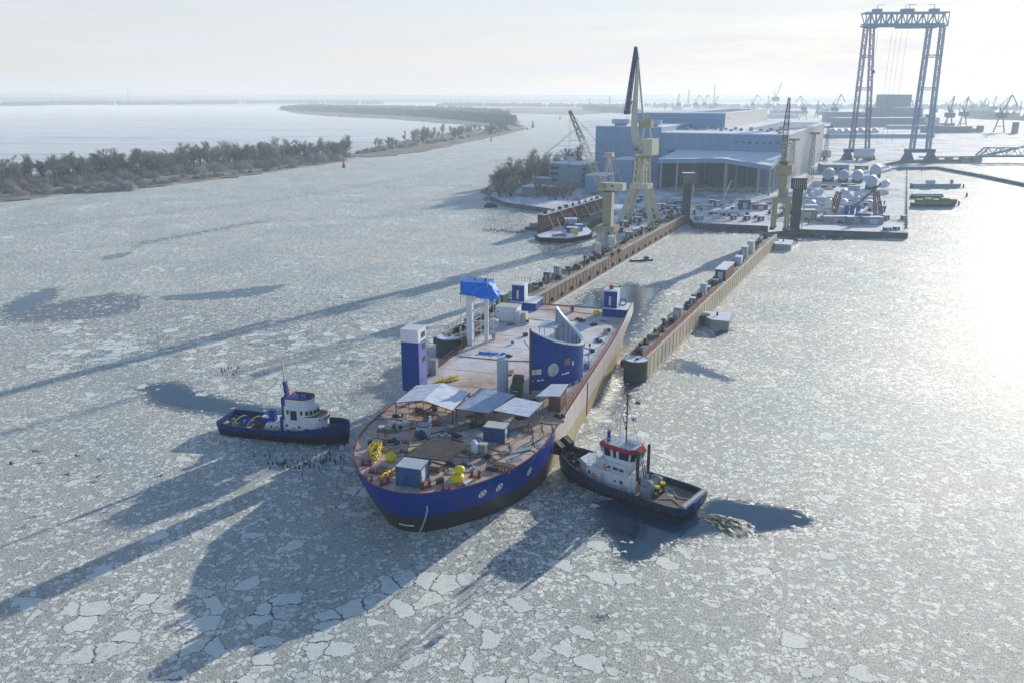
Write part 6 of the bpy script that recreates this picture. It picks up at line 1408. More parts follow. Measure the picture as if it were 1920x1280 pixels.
# ---- yard objects
random.seed(5)
def vessel(px, py, r, L_, lab, rz=-aH, g_='white tank sections on cradles'):
    x, y = G(px, py, 2.5); s = (y * CT + 55 * ST) / F; r = r * s
    t = thing('tank_section', lab, 'tank', (x, y, 2.5), rz, g_)
    MB().tube((0, 0, r + 1.6), (0, L_, r + 1.6), r, n=24).build('shell', mat('tank_white', (.60, .64, .72), .5, var=.06), t, False)
    MB().tube((0, -.05, r + 1.6), (0, .02, r + 1.6), r * .97, n=24).build('end_plate', mat('tank_end', (.40, .47, .58), .5, var=.08), t)
    for f_ in (.12, .8): MB().box(0, L_ * f_, 0, r * 1.9, 1.6, r * .75).build('cradle', M_dol, t)
vessel(1551, 342, 10, 12, 'white tank section at the left of the four, beside the light mast'); vessel(1579, 343, 9, 9, 'white tank section second from the left in the row'); vessel(1606, 344, 9.5, 10, 'white tank section third in the row'); vessel(1632, 356, 10.5, 9, 'nearest white tank section at the right end'); vessel(1640, 334, 10, 14, 'white tank section behind the nearest one'); vessel(1636, 302, 9, 16, 'white tank section lying alone under the gantry crane', R(70))
for k, (px, py) in enumerate(((1560, 258), (1573, 259), (1585, 258), (1600, 258), (1612, 257), (1626, 258), (1638, 257))): vessel(px, py, 7, 12, 'distant white tank section in the row behind the gantry crane', -aH, 'distant tank sections')
vessel(1556, 300, 7, 38, 'long row of pale tank shell left of the gantry crane foot', R(58))
def mast(px, base, top, lab):
    x, y = G(px, base, 2.5); h = PT(px, top, y).z - 2.5; t = thing('light_mast', lab, 'light mast', (x, y, 2.5), rnd(-.3, .3), 'lattice light masts')
    MB().truss((0, 0, 0), (0, 0, h), 3.2, 1.3, 14, .2, .1).build('tower', M_far, t); MB().box(0, 0, h, 7, 1.4, .3).build('platform', M_far, t); mb = MB(); [mb.box(-3 + k * 1.2, -.7, h + .3, .8, .4, .9) for k in range(6)]; mb.build('lamp', M_dol, t)
mast(1480, 352, 264, 'lattice light mast nearest the ochre crane'); mast(1518, 340, 252, 'lattice light mast in the middle against the pale hall side'); mast(1545, 318, 240, 'lattice light mast at the far corner of the hall')
blk_px('workshop', 'blue grey workshop with snowy gable roof behind the white tank sections', 'building', 1542, 1590, 325, 310, 14, M_off, -R(5), [(x, 0, 2, 2.4, 1.8, 0) for x in (-4, 0, 4)])
# red gantries and frames
def aframe(px, py, top, dx, lab, m=M_gred):
    x, y = G(px, py, 2.5); zt_ = PT(px, top, y).z - 2.5; s = (y * CT + 55 * ST) / F; t = thing('red_derrick', lab, 'derrick', (x, y, 2.5)); T_ = Vector((dx * s, 1, zt_))
    MB().truss((-1.0, 0, 0), T_, 1.3, .8, 10, .25, .12).build('boom', m, t); MB().truss((2.0, 0, 0), T_ + Vector((1.6, 0, -.5)), 1.3, .8, 10, .25, .12).build('boom', m, t); MB().box(.5, 0, 0, 6, 3, 1.0).build('base', M_gantry, t)
aframe(1645, 408, 358, -10, 'pair of red lattice booms leaning together on the right of the yard')
aframe(1557, 404, 360, 10, 'red lattice boom beside the upright white tank', M_gred)
x, y = G(1608, 395, 2.5); t = thing('slender_boom', 'long thin dark boom rising over the rows of pipes', 'boom', (x - 4, y, 2.5)); MB().truss((0, 0, 0), (15, 2, 13), 1.0, .5, 12, .16, .08).build('lattice', M_dol, t); MB().box(-.5, 0, 0, 3, 2, 1.6).build('base', M_gantry, t)
for k in range(3): x, y = G(1586 + k * 11, 403, 2.5); t = thing('upright_tank', ['blue upright tank, left of three', 'blue upright tank, middle of three', 'blue upright tank, right of three'][k], 'tank', (x, y, 2.5), 0, 'blue upright tanks'); MB().lathe(0, 0, [(1.0, 0), (1.0, 4.4), (.8, 4.7), (0, 4.8)], 14).build('shell', mat('cobalt_tank', (.02, .12, .38), .4, var=.15), t); MB().torus((0, 0, 2.2), 1.02, .06).build('band', M_lgrey, t)
x, y = G(1551, 404, 2.5); t = thing('white_silo', 'upright white silo with dark band behind the quay edge', 'silo', (x, y, 2.5)); MB().lathe(0, 0, [(1.7, 0), (1.7, 6.6), (1.4, 7.6), (.5, 8.1)], 16).build('shell', M_white, t); MB().lathe(0, 0, [(1.73, 3.0), (1.73, 3.4)], 16).build('band', M_gantry, t)
for i in range(15):   # rows of pipes laid out slantwise
    px = 1515 + i * 8.5 + rnd(-2, 2); py = 374 + (i % 3) * 5; x, y = G(px, py, 2.5); t = thing('steel_section', 'snow topped steel section lying slantwise in the pipe rows of the yard', 'steel section', (x, y, 2.5), R(32) + rnd(-.1, .1), 'steel sections lying in rows'); MB().box(0, 0, 0, .9, rnd(9, 13), .8).build('beam', M_grey, t); MB().box(0, 0, .8, .8, 9, .12).build('snow_cover', M_snow, t)
M_wsec = mat('white_sections', (.62, .65, .70), .6, var=.15)
for i in range(34):
    px = rnd(1505, 1665); py = rnd(345, 400); x, y = G(px, py, 2.5); sx = rnd(2.5, 6); hh = rnd(1.4, 3.4); mb = MB()
    mb.grid([[(sx / 2 * math.cos(PI * k / 8), j * 5 - 2.5, hh * math.sin(PI * k / 8)) for k in range(9)] for j in range(2)]); mb.add([(sx / 2 * math.cos(PI * k / 8), -2.5, hh * math.sin(PI * k / 8)) for k in range(9)], [tuple(range(9))])
    mono('hull_section', mb, M_wsec, 'snow white curved hull section lying among the crowded pieces of the right yard', 'hull section', (x, y, 2.5), rnd(-.6, .6), 'white hull sections of the right yard')
specs = [(1520, 396, 6, 5, 3, M_cyl), (1510, 409, 9, 5, 4.0, M_craney), (1571, 416, 14, 4, 2.6, M_grey), (1605, 418, 9, 4, 2.8, M_off), (1634, 420, 9, 4, 3.2, M_off), (1618, 417, 4.5, 4.5, 4.2, M_red), (1653, 398, 2.4, 2.2, 3, M_box), (1660, 412, 2.5, 3, 2, M_gred), (1335, 388, 2.6, 2.6, 3.6, M_box), (1345, 389, 2.6, 2.6, 3.4, M_gantry), (1395, 392, 5.5, 3, 4.6, M_dol), (1320, 393, 8, 3, 2.4, M_craney), (1365, 402, 10, 3, 1.8, M_cream), (1425, 393, 7, 3, 2.6, M_gred), (1410, 388, 6, 3, 2.2, M_rust), (1310, 412, 4, 3, 1.8, M_craney), (1342, 410, 3, 2, 1.6, M_cream), (1375, 412, 2.6, 2, 2, M_rust), (1400, 413, 2.6, 2, 2, M_rust), (1426, 414, 2.6, 2, 2, M_rust), (1260, 393, 5, 3, 2, M_dol), (1240, 388, 4, 3, 1.6, M_grey), (1250, 402, 3, 2.4, 1.8, M_rust), (1232, 410, 3.4, 3, 2, M_dol), (1275, 398, 3.4, 3, 2, M_dol), (1215, 396, 5, 3, 2, M_grey), (1195, 418, 3, 3, 2.6, M_dol), (1170, 424, 3, 3, 2.2, M_rust), (1160, 436, 3, 3, 2.2, M_dol), (1180, 405, 5, 3, 1.6, M_box), (1270, 380, 6, 4, 2.4, M_cyl), (1250, 375, 4, 3, 3, M_lgrey), (1475, 402, 3, 3, 3, M_dol), (1470, 370, 3.4, 3, 5.5, M_gantry), (1590, 350, 8, 3, 1.6, M_dol), (1553, 352, 8, 3, 1.4, M_dol), (1606, 356, 3, 3, 2.4, M_cyl), (1596, 356, 3, 3, 2.4, M_cyl), (1521, 362, 4, 4, 2.6, M_cyl), (1536, 363, 3.4, 3, 2.4, M_cyl), (1615, 318, 9, 5, 2.8, M_green), (1663, 432, 3, 2, 1.2, M_dol), (1680, 431, 2.4, 2, 1.2, M_dol), (1694, 412, 2.2, 2, 1.8, M_wood), (1610, 330, 5, 3, 2, M_dol), (1480, 388, 6, 3, 2, M_lgrey), (1495, 372, 5, 3, 1.8, M_lgrey), (1210, 376, 6, 4, 2.6, M_dol), (1190, 380, 6, 4, 2, M_box)]
cn_ = {id(M_cyl): 'pale blue', id(M_craney): 'ochre', id(M_grey): 'grey', id(M_off): 'slate grey', id(M_red): 'red brown', id(M_box): 'blue', id(M_gred): 'red', id(M_gantry): 'dark blue', id(M_dol): 'dark grey', id(M_cream): 'cream', id(M_rust): 'rusty', id(M_lgrey): 'light grey', id(M_green): 'green', id(M_wood): 'brown'}
for (px, py, sx, sy, h, m_) in specs:
    zone = 'on the quay edge' if py > 405 and px > 1500 else 'at the head of the dock basin' if 1290 < px < 1460 else 'on the quay around the tall cream crane' if px <= 1290 else 'in the yard right of the ochre crane' if py > 360 else 'by the white tank sections'
    size = 'long' if sx > 7 else 'tall' if h > 3.2 else 'low' if h < 1.9 else 'small'
    dropbox('%s %s container with snow on top %s' % (size, cn_.get(id(m_), 'grey'), zone), px, py, 2.5, sx, sy, h, m_, rz=-aH * (px < 1300), nm='container', cat='container')
random.seed(9)
for i in range(70):
    px = rnd(1165, 1285); py = rnd(378, 395) + max(0, (1285 - px) * .32) * rnd(.3, 1); k = random.choice([0, 1, 2, 4, 5, 6, 1]); x, y = G(px, py, 2.5); gear(k, (x, y, 2.5), rnd(0, 3), GN[k] + ' in the dark clutter around the feet of the tall cream crane', 'clutter around the tall crane')
for i in range(60):
    px = rnd(1300, 1500); py = rnd(380, 414); k = random.choice([0, 1, 2, 3, 4, 5, 6]); x, y = G(px, py, 2.5); gear(k, (x, y, 2.5), rnd(0, 3), GN[k] + ' in the clutter at the head of the dock basin', 'clutter at the basin head')
for i in range(60):
    px = rnd(1505, 1660); py = rnd(378, 424); k = random.choice([1, 2, 4, 5, 6, 5]); x, y = G(px, py, 2.5); gear(k, (x, y, 2.5), rnd(0, 3), GN[k] + ' among the pipes and boxes of the right yard', 'clutter in the right yard')
for i in range(20): x, y = G(1702, 322 + i * 5.6, 2.5); gear(0, (x - .8, y, 2.5), 0, 'quay bollard along the right quay edge', 'quay bollards')
for i in range(9):
    x, y = G(1345 + i * 11, 362 + rnd(-2, 2), 2.5); gear(5, (x, y, 2.5), .4, 'timber stack in the shade under the hall canopy', 'stacks under the canopy')
x, y = G(1352, 388, 2.5); t = thing('boom_lift', 'thin white boom of a lift rising in front of the hall gates', 'boom lift', (x, y, 2.5)); MB().box(0, 0, 0, 2.6, 1.8, 1.2).build('chassis', M_dol, t); MB().bar((0, 0, 1.2), (4.6, 1, 13.5), .35).build('boom', M_white, t)
# ---- right side boats, breakwater, bridge
def boat_px(nm, lab, cat, x0, x1, base, top, m_, extra=None):
    a = G(x0, base); b_ = G(x1, base); L_ = b_[0] - a[0]; h = PT((x0 + x1) / 2, top, a[1]).z
    t = thing(nm, lab, cat, ((a[0] + b_[0]) / 2, a[1], 0)); MB().prism([(-L_ / 2, -2.2), (L_ / 2 - 4, -2.4), (L_ / 2, 0), (L_ / 2 - 4, 2.4), (-L_ / 2, 2.4)], -.5, h, [(-L_ / 2, -2.5), (L_ / 2 - 3, -2.6), (L_ / 2 + .8, 0), (L_ / 2 - 3, 2.6), (-L_ / 2, 2.6)]).build('hull', m_, t)
    MB().prism([(-L_ / 2 + .4, -2.1), (L_ / 2 - 4, -2.1), (L_ / 2 - 1, 0), (L_ / 2 - 4, 2.1), (-L_ / 2 + .4, 2.1)], h + .01, h + .12).build('deck', M_snow, t); return t, L_, h
t, L_, h = boat_px('grey_barge', 'long low grey barge moored right of the quay', 'barge', 1709, 1800, 352, 345, M_off); MB().box(L_ / 2 - 6, 0, h, 1.4, 1.6, 2.6).build('wheelhouse', M_grey, t); MB().box(-L_ / 2 + 12, 0, h, 5, 3, 2.4).build('cabin', M_cyl, t)
for k, (x0, x1, bs_) in enumerate(((1710, 1790, 388),)):
    t, L_, h = boat_px('green_workboat', 'group of joined green workboats with yellow green sides at the quay', 'workboat', x0, x1, bs_, 381, M_dol)
    for q_ in range(5): MB().box(-L_ / 2 + 3.5 + q_ * 4.6, rnd(-.5, .5), h, 3.4, 3, rnd(1.6, 2.8)).build('green_cabin', mat('moss_green', (.16, .20, .06), .6, var=.3, vscale=.5, snow=.3), t)
for k in range(2):
    x, y = G(1724 + k * 28, 372, 0); t = thing('round_launch', ['launch with snowy arched cover, left of two', 'launch with snowy arched cover, right of two'][k], 'launch', (x, y, 0), 0, 'covered launches'); MB().prism([(-5, -1.8), (4, -1.8), (5.4, 0), (4, 1.8), (-5, 1.8)], -.3, 1.3).build('hull', M_dol, t)
    MB().grid([[(-4.6 + j * 1.0, -1.7 + i * .34, 1.3 + 1.3 * math.sin(PI * i / 10)) for i in range(11)] for j in range(10)]).build('arched_cover', M_cyl, t)
for px, py in ((1806, 353), (1728, 322), (1734, 320), (1741, 319), (1812, 370), (1797, 386)): x, y = G(px, py); mono('mooring_pile', MB().lathe(0, 0, [(.5, -.5), (.5, 2.4), (.6, 2.5)], 8), M_rust, 'rusty mooring pile standing in the ice right of the quay', 'pile', (x, y, 0), 0, 'mooring piles')
bk = [(1655, 316), (1690, 313), (1760, 312), (1850, 328), (1990, 356)]; mb = MB()
for a, b_ in zip(bk, bk[1:]):
    p = GV(*a, 2.2); q_ = GV(*b_, 2.2); mb.bar((p.x, p.y, .6), (q_.x, q_.y, .6), 5.5, 3.2); n_ = int((q_ - p).length / 5)
    for k in range(n_): c_ = p.lerp(q_, k / n_); mb.box(c_.x, c_.y - 2.9, 0, 1.2, .6, 2.0)
o = mb.build('breakwater', mat('breakwater_blue', (.10, .17, .21), .8, snow=.5)); tag(o, 'long dark breakwater wall with buttresses bending to the right', 'breakwater')
# bridge
y0 = G(1850, 305)[1]; t = thing('truss_bridge', 'blue steel truss bridge entering at the right edge of the view', 'bridge', (0, 0, 0)); a = PT(1836, 297, y0); 
zb_, ztp = 5.5, PT(1850, 278, y0).z; mb = MB(); n_ = 9
for s in (0, 7):
    mb.bar((a.x, y0 + s, zb_), (a.x + 120, y0 + s, zb_), 1.0, 1.4); mb.bar((a.x + 8, y0 + s, ztp), (a.x + 120, y0 + s, ztp), .9)
    for k in range(n_): x0 = a.x + k * 13; mb.bar((x0, y0 + s, zb_), (x0 + 7, y0 + s, ztp), .6 if k else 1.1); mb.bar((x0 + 7, y0 + s, ztp), (x0 + 13, y0 + s, zb_), .6); mb.bar((x0 + 3.4, y0 + s, zb_), (x0 + 7, y0 + s, ztp), .35)
mb.build('truss', M_gantry, t); MB().box(a.x + 60, y0 + 3.5, zb_ - .9, 122, 8, .8).build('deck', M_off, t); MB().box(a.x - 2, y0 + 3.5, 0, 8, 10, 4.4).build('abutment', M_off, t)
mb = MB(); p = PT(1725, 302, y0 + 3); q_ = PT(1830, 298, y0 + 3); mb.bar((p.x, p.y, 4.6), (a.x, q_.y, 5.2), 8, 1.2); [mb.box(p.x + (a.x - p.x) * f_, y0 + 3, 0, 5, 6, 4) for f_ in (.25, .5, .75)]; mb.build('viaduct', M_off, t)
# ---- giant gantry crane
y0 = 765.0; t = thing('gantry_crane', 'giant blue gantry crane with two lattice legs towering over the yard', 'gantry crane', (338, y0, 2.5), R(-3))
zT = PT(1690, 49, y0).z - 2.5; zTT = PT(1690, 27, y0).z - 2.5
mb = MB(); mb.truss((-35, -4, (zT + zTT) / 2), (35, -4, (zT + zTT) / 2), 10.5, 10.5, 16, 1.3, .7); mb.build('girder', M_gantry, t)
mb = MB(); mb.box(-1, -4, zT + .5, 68, 9, 1.0); mb.box(-1, -4, zTT + .3, 68, 3, .6); mb.build('girder_walkway', M_gantry, t)
for x, w_ in ((-28, 10), (0, 12), (10, 10), (22, 10)): MB().box(x, -4, zT - 2.4, w_, 7, 3.0).build('trolley', M_gantry, t)
for x in (-24, 0, 3, 24): mb = MB(); mb.box(x, -4, zTT + .8, 7, 6, 3.0); mb.bar((x, -4, zTT + 3), (x, -4, zTT + 7), .4); mb.bar((x, -4, zTT + 7), (x + (6 if x < 10 else -6), -4, zTT + 7.2), .35); mb.build('top_house', M_gred if 0 else M_gantry, t)
for sx_, xb, xt in ((-1, -25, -29), (1, 28.5, 27.5)):
    for s in (-1, 1):
        MB().truss((xb + s * (9.5 if sx_ < 0 else 10), s * 7 - 3, 9), (xt + s * (3.5 if sx_ < 0 else 6.5), s * 2.5 - 4, zT), 3.2, 3.2, 24, .6 if sx_ < 0 else .85, .32, sidevec=(1, 0, 0)).build('leg', M_gantry if sx_ > 0 else mat('gantry_leg_worn', (.20, .19, .30), .6), t)
    for f_ in (.28, .5, .76): w2 = 10 + (4.5 - 10) * f_; MB().truss((xb + (xt - xb) * f_ - w2, -3, 9 + (zT - 9) * f_), (xb + (xt - xb) * f_ + w2, -3, 9 + (zT - 9) * f_), 2.2, 2.2, 5, .4, .2).build('leg_tie', M_gantry, t)
    bg = MB(); bg.box(xb, -3, 6.5, 26, 5, 3.2)
    for s in (-1, 1): bg.prism([(xb + s * 10 - 4.5, -7), (xb + s * 10 + 4.5, -7), (xb + s * 10 + 4.5, 1), (xb + s * 10 - 4.5, 1)], 0, 7, [(xb + s * 10 - 2, -5), (xb + s * 10 + 2, -5), (xb + s * 10 + 2, -1), (xb + s * 10 - 2, -1)])
    bg.build('bogie', mat('bogie_blue', (.04, .09, .20), .6, var=.3, vscale=.4), t)
mb = MB()
for x in (-9, -5, -1, 4): mb.bar((x, -4, zT - 2), (x - 1.5, -4, 14), .16)
mb.bar((-21, -4, zT - 2), (-21, -4, zT - 36), .14); mb.build('cable', M_gantry, t)
hk = MB(); hk.tube((-21.8, -4, zT - 38), (-20.2, -4, zT - 38), 1.4, n=10); hk.bar((-21, -4, zT - 38), (-21, -4, zT - 41), .4); hk.build('hook_block', M_black, t)
# ============================================================ islands and trees
random.seed(3)
m, nt, b = new_mat('reed_ground'); g = N(nt, 'ShaderNodeNewGeometry'); P_ = g.outputs['Position']
n1 = noise(nt, P_, .06, 7, .7, .4).outputs[0]; n2 = noise(nt, P_, .5, 6, .75).outputs[0]
c = ramp(nt, mth(nt, 'ADD', mth(nt, 'MULTIPLY', n1, .6), mth(nt, 'MULTIPLY', n2, .4)), [(.36, (.10, .085, .075)), (.48, (.26, .20, .15)), (.56, (.36, .29, .23)), (.66, (.72, .73, .76))])
nt.links.new(c, b.inputs['Base Color']); b.inputs['Roughness'].default_value = .9; nt.links.new(bump(nt, n2, .9, 1.2), b.inputs['Normal'])
M_reed = m
def island(nm, pts, z, lab, jit=4):
    P_ = [G(*p) for p in pts]; out = []
    for i in range(len(P_)):
        a, b_ = P_[i], P_[(i + 1) % len(P_)]; n = max(1, int(math.hypot(b_[0] - a[0], b_[1] - a[1]) / 12)); n = min(n, 60)
        for k in range(n): out.append((a[0] + (b_[0] - a[0]) * k / n + rnd(-jit, jit), a[1] + (b_[1] - a[1]) * k / n + rnd(-jit, jit)))
    o = MB().prism(out, -.5, z).build(nm, M_reed); return tag(o, lab, kind='structure')
island('island', [(-260, 420), (-80, 392), (0, 379), (60, 374), (110, 366), (200, 360), (300, 350), (420, 336), (540, 319), (620, 307), (668, 295), (655, 287), (560, 290), (400, 303), (250, 313), (100, 325), (0, 335), (-260, 365)], .7, 'wooded island strip across the left')
island('spit', [(650, 294), (668, 294), (700, 296), (740, 292), (800, 284), (850, 273), (900, 263), (945, 254), (992, 241), (970, 239), (900, 243), (850, 248), (760, 265), (690, 280)], .6, 'narrow reed covered spit')
island('wooded_shore', [(522, 205), (560, 213), (640, 220), (740, 224), (860, 234), (975, 241), (968, 233), (960, 216), (900, 206), (760, 199), (640, 197), (540, 199)], .8, 'far wooded shore', 15)
island('marsh', [(700, 206), (1000, 214), (1080, 216), (1130, 212), (1150, 206), (1060, 203), (900, 202)], .8, 'far marsh', 20)
island('point', [(903, 362), (918, 371), (936, 383), (975, 384), (1010, 389), (1060, 385), (1060, 340), (985, 300), (958, 325), (928, 345)], 1.4, 'wooded point', 2)
M_bark = mat('bark', (.10, .08, .065), .9, var=.3, vscale=2)
def twig_mat(nm, lo, hi):
    m, nt, b = new_mat(nm); g = N(nt, 'ShaderNodeNewGeometry'); oi = N(nt, 'ShaderNodeObjectInfo')
    n_ = noise(nt, g.outputs['Position'], .35, 4, .6).outputs[0]
    f = mth(nt, 'ADD', mth(nt, 'MULTIPLY', n_, .7), mth(nt, 'MULTIPLY', oi.outputs['Random'], .35))
    nt.links.new(ramp(nt, f, [(.3, lo), (.75, hi)]), b.inputs['Base Color']); b.inputs['Roughness'].default_value = .9; return m
M_tw = twig_mat('frosty_twigs', (.15, .12, .10), (.50, .43, .38)); M_tw2 = twig_mat('brown_twigs', (.12, .085, .07), (.34, .25, .20)); M_bush = twig_mat('pale_reeds', (.25, .21, .18), (.55, .50, .46))
def tree_meshes(h, r, nb, kind):
    tr_ = MB(); cr_ = MB(); tips = []
    stems = 1 if kind == 0 else 3 if kind == 1 else 2
    def grow(p, d, L_, rad, lv):
        q = p + d * L_; (tr_ if lv < 2 else cr_).tube(p, q, rad, rad * .55, 5 if lv < 2 else 3, cap=False)
        if lv >= 2:
            for _ in range(10 if lv == 3 else 6):
                v = (d + Vector((rnd(-1, 1), rnd(-1, 1), rnd(-.6, .9))) * 1.3).normalized() * rnd(.8, 2.4); s = p.lerp(q, rnd(.0, 1)); w_ = Vector((rnd(-1, 1), rnd(-1, 1), rnd(-1, 1))).normalized() * .05
                cr_.add([s - w_, s + w_, s + v], [(0, 1, 2)])
            if lv == 3: return
        n = nb if lv else nb + 2
        for k in range(n):
            f = rnd(.3, 1) if lv else rnd(.14, 1); s = p.lerp(q, f); dd = (d * rnd(.5, .9) + Vector((rnd(-1, 1), rnd(-1, 1), rnd(-.15, .7))) * (.75 if kind else .6)).normalized()
            grow(s, dd, L_ * rnd(.42, .66) * (1.15 - .4 * f), rad * .5, lv + 1)
    for s in range(stems):
        a = rnd(0, 6.3); lean = .05 if stems == 1 else .28; grow(Vector((0, 0, 0)), Vector((math.cos(a) * lean, math.sin(a) * lean, 1)).normalized(), h * (.62 if stems == 1 else .55), .28, 0)
    return tr_, cr_
PROT = []
for i, (h, r, nb, kd) in enumerate(((19, 5, 5, 0), (17, 6, 4, 1), (21, 4, 5, 0), (15, 6, 4, 2), (18, 5, 5, 0), (16, 5, 4, 1))):
    t = thing('bare_tree', 'x', 'tree'); a, b_ = tree_meshes(h, r, nb, kd); a.build('trunk', M_bark, t); b_.build('crown', M_tw if i % 3 else M_tw2, t); PROT.append(t)
PU = [0] * len(PROT)
def tree(k, x, y, z, s, lab, grp):
    o = PROT[k] if not PU[k] else copy_tree(PROT[k]); PU[k] = 1; o.location = (x, y, z); o.rotation_euler.z = rnd(0, 6.28); o.scale = (s * rnd(.85, 1.2), s * rnd(.85, 1.2), s * rnd(.85, 1.12)); o['label'] = lab; o['group'] = grp
for i in range(230):
    f = (i + rnd(0, 1)) / 230; px = -70 + 730 * f; dep = rnd(0, 1)
    y_front = 366 - 66 * (px / 660) ** 1.0 if px > 0 else 368; py = y_front - 4 - dep * (22 * (1 - f) + 6)
    if 60 < px < 95 and dep < .6: continue
    x, y = G(px, py); s = rnd(.8, 1.12) * (.88 if px < 150 else 1.0)
    tree(random.randrange(6), x, y, .6, s, 'bare frosted tree in the dense row on the left island' + (', left part' if f < .35 else ', middle part' if f < .7 else ', tapering right end'), 'trees on the left island ' + ('left' if f < .35 else 'middle' if f < .7 else 'right'))
for px, py in [(705, 283), (712, 280), (728, 281), (742, 279), (736, 276), (760, 274)] + [(775 + rnd(0, 175), 0) for _ in range(55)]:
    if not py: py = 272 - (px - 775) * .13 + rnd(-7, 2)
    x, y = G(px, py); tree(random.randrange(6), x, y, .6, rnd(.6, .95) if px < 770 else rnd(.75, 1.1), 'bare tree on the reed spit ' + ('in the loose group at its left' if px < 770 else 'in its dense right wood'), 'trees on the spit ' + ('left' if px < 770 else 'right'))
for _ in range(58):
    px = rnd(930, 1085); py = 372 - (px - 930) * .30 + rnd(-14, 4); x, y = G(px, py, 1.4); tree(random.randrange(6), x, y, 1.3, rnd(.75, 1.15), 'bare brown tree in the thicket on the point left of the office building', 'trees on the wooded point')
for px, py in ((1030, 378), (1042, 379), (1056, 376), (1024, 372), (1070, 372), (1008, 374)):
    x, y = G(px, py, 1.4); tree(1, x, y, 1.3, rnd(.5, .75), 'small bare tree in front of the low sheds', 'small trees before the sheds')
x, y = G(958, 372, 1.4); tree(5, x, y, 1.3, 1.15, 'broad many stemmed willow at the water edge of the point', 'willow'); PROT[0].location
def shrub_proto(i):
    t = thing('reed_bush', 'x', 'bush'); mb = MB()
    for _ in range(900):
        a = rnd(0, 6.3); r = abs(random.gauss(0, .5)); p = Vector((math.cos(a) * r * 3.4, math.sin(a) * r * 2.4, 0)); hh = max(.5, 3.0 * (1 - min(1, r) ** 2) * rnd(.6, 1.1)); q = p + Vector((rnd(-.8, .8), rnd(-.8, .8), hh)); w_ = Vector((rnd(-1, 1), rnd(-1, 1), 0)).normalized() * .07; mb.add([p - w_, p + w_, q], [(0, 1, 2)])
    mb.build('stems', M_bush, t); return t
SH = [shrub_proto(0), shrub_proto(1)]; SU = [0, 0]
def bush(px, py, s, lab, grp):
    k = random.randrange(2); o = SH[k] if not SU[k] else copy_tree(SH[k]); SU[k] = 1; x, y = G(px, py); o.location = (x, y, .5); o.rotation_euler.z = rnd(0, 6); o.scale = (s * rnd(1, 1.6), s, s * rnd(.8, 1.1)); o['label'] = lab; o['group'] = grp
for i in range(70):
    px = rnd(-60, 270); py = 372 - px * .055 - abs(random.gauss(0, 9)); bush(px, py, rnd(.8, 1.7), 'pale frosted reed bush along the near shore of the left island', 'reed bushes of the left island')
for i in range(50):
    f = rnd(0, 1); px = 270 + 390 * f; py = 352 - 50 * f - abs(random.gauss(0, 2.5)); bush(px, py, rnd(.7, 1.3), 'low pale bush at the foot of the tree row', 'bushes under the tree row')
for i in range(80):
    f = rnd(0, 1); px = 670 + 310 * f; py = 291 - 48 * f ** 1.1 - abs(random.gauss(0, 3)); bush(px, py, rnd(.7, 1.2), 'tan reed clump on the spit', 'reed clumps on the spit')
for i in range(110): f = i / 110; px = -60 + 715 * f; bush(px, 366 - 62 * max(0, px) / 660 - rnd(3, 10), rnd(1.6, 2.6), 'tall pale scrub between the trunks of the left island row', 'scrub among the left island trees')
for i in range(18): bush(rnd(905, 1005), rnd(358, 380), rnd(.6, 1.1), 'scrubby bush at the water edge of the wooded point', 'bushes on the point')
# distant woods: masses nobody could count
M_wood_far = twig_mat('far_wood', (.07, .065, .07), (.17, .16, .16))
def wood(nm, lab, path, h, dens, wd):
    mb = MB(); P_ = [G(*p) for p in path]
    for a, b_ in zip(P_, P_[1:]):
        L_ = math.hypot(b_[0] - a[0], b_[1] - a[1]); n = int(dens)
        for k in range(n):
            f = rnd(0, 1); x = a[0] + (b_[0] - a[0]) * f; y = a[1] + (b_[1] - a[1]) * f + rnd(0, wd); hh = h * rnd(.55, 1.15); r = h * rnd(.25, .5) * max(1, L_ / n / h)
            n2 = 7; vs = [(x + math.cos(q * 6.283 / n2) * r * rnd(.5, 1), y + math.sin(q * 6.283 / n2) * r * .5, hh * rnd(.0, .25)) for q in range(n2)] + [(x + math.cos(q * 6.283 / n2) * r * rnd(.7, 1.25), y + math.sin(q * 6.283 / n2) * r * .5, hh * rnd(.5, .8)) for q in range(n2)] + [(x + rnd(-.4, .4) * r, y, hh)]
            mb.add(vs, [(q, (q + 1) % n2, n2 + (q + 1) % n2, n2 + q) for q in range(n2)] + [(n2 + q, n2 + (q + 1) % n2, 2 * n2) for q in range(n2)])
    tag(mb.build(nm, M_wood_far), lab, 'wood', kind='stuff')
wood('far_wood', 'distant blue grey wood on the far shore behind the spit', [(528, 206), (570, 209), (660, 213), (760, 218), (860, 225), (965, 236)], 17, 330, 260)
wood('far_wood', 'inner part of the distant wood filling the far shore', [(545, 203), (640, 207), (760, 209), (860, 213), (955, 225)], 17, 260, 500)
wood('far_wood', 'thin distant tree line across the far end of the frozen lake', [(-60, 201), (60, 199), (130, 197), (220, 198), (330, 197), (430, 196), (540, 195), (700, 197)], 24, 130, 500)
wood('far_wood', 'faint tree line left of the tall cream crane on the horizon', [(820, 200), (960, 201), (1100, 203), (1200, 205)], 20, 130, 500)
wood('far_wood', 'faint dark wood at the river bend near the hall', [(1100, 208), (1150, 212), (1200, 214)], 22, 90, 200)
wood('far_wood', 'hazy tree line behind the harbour on the right', [(1230, 203), (1500, 206), (1800, 207), (2000, 210)], 22, 140, 700)
wood('far_wood', 'wooded bank behind the floating cranes at the right edge', [(1845, 222), (1890, 226), (1990, 232)], 20, 60, 120)
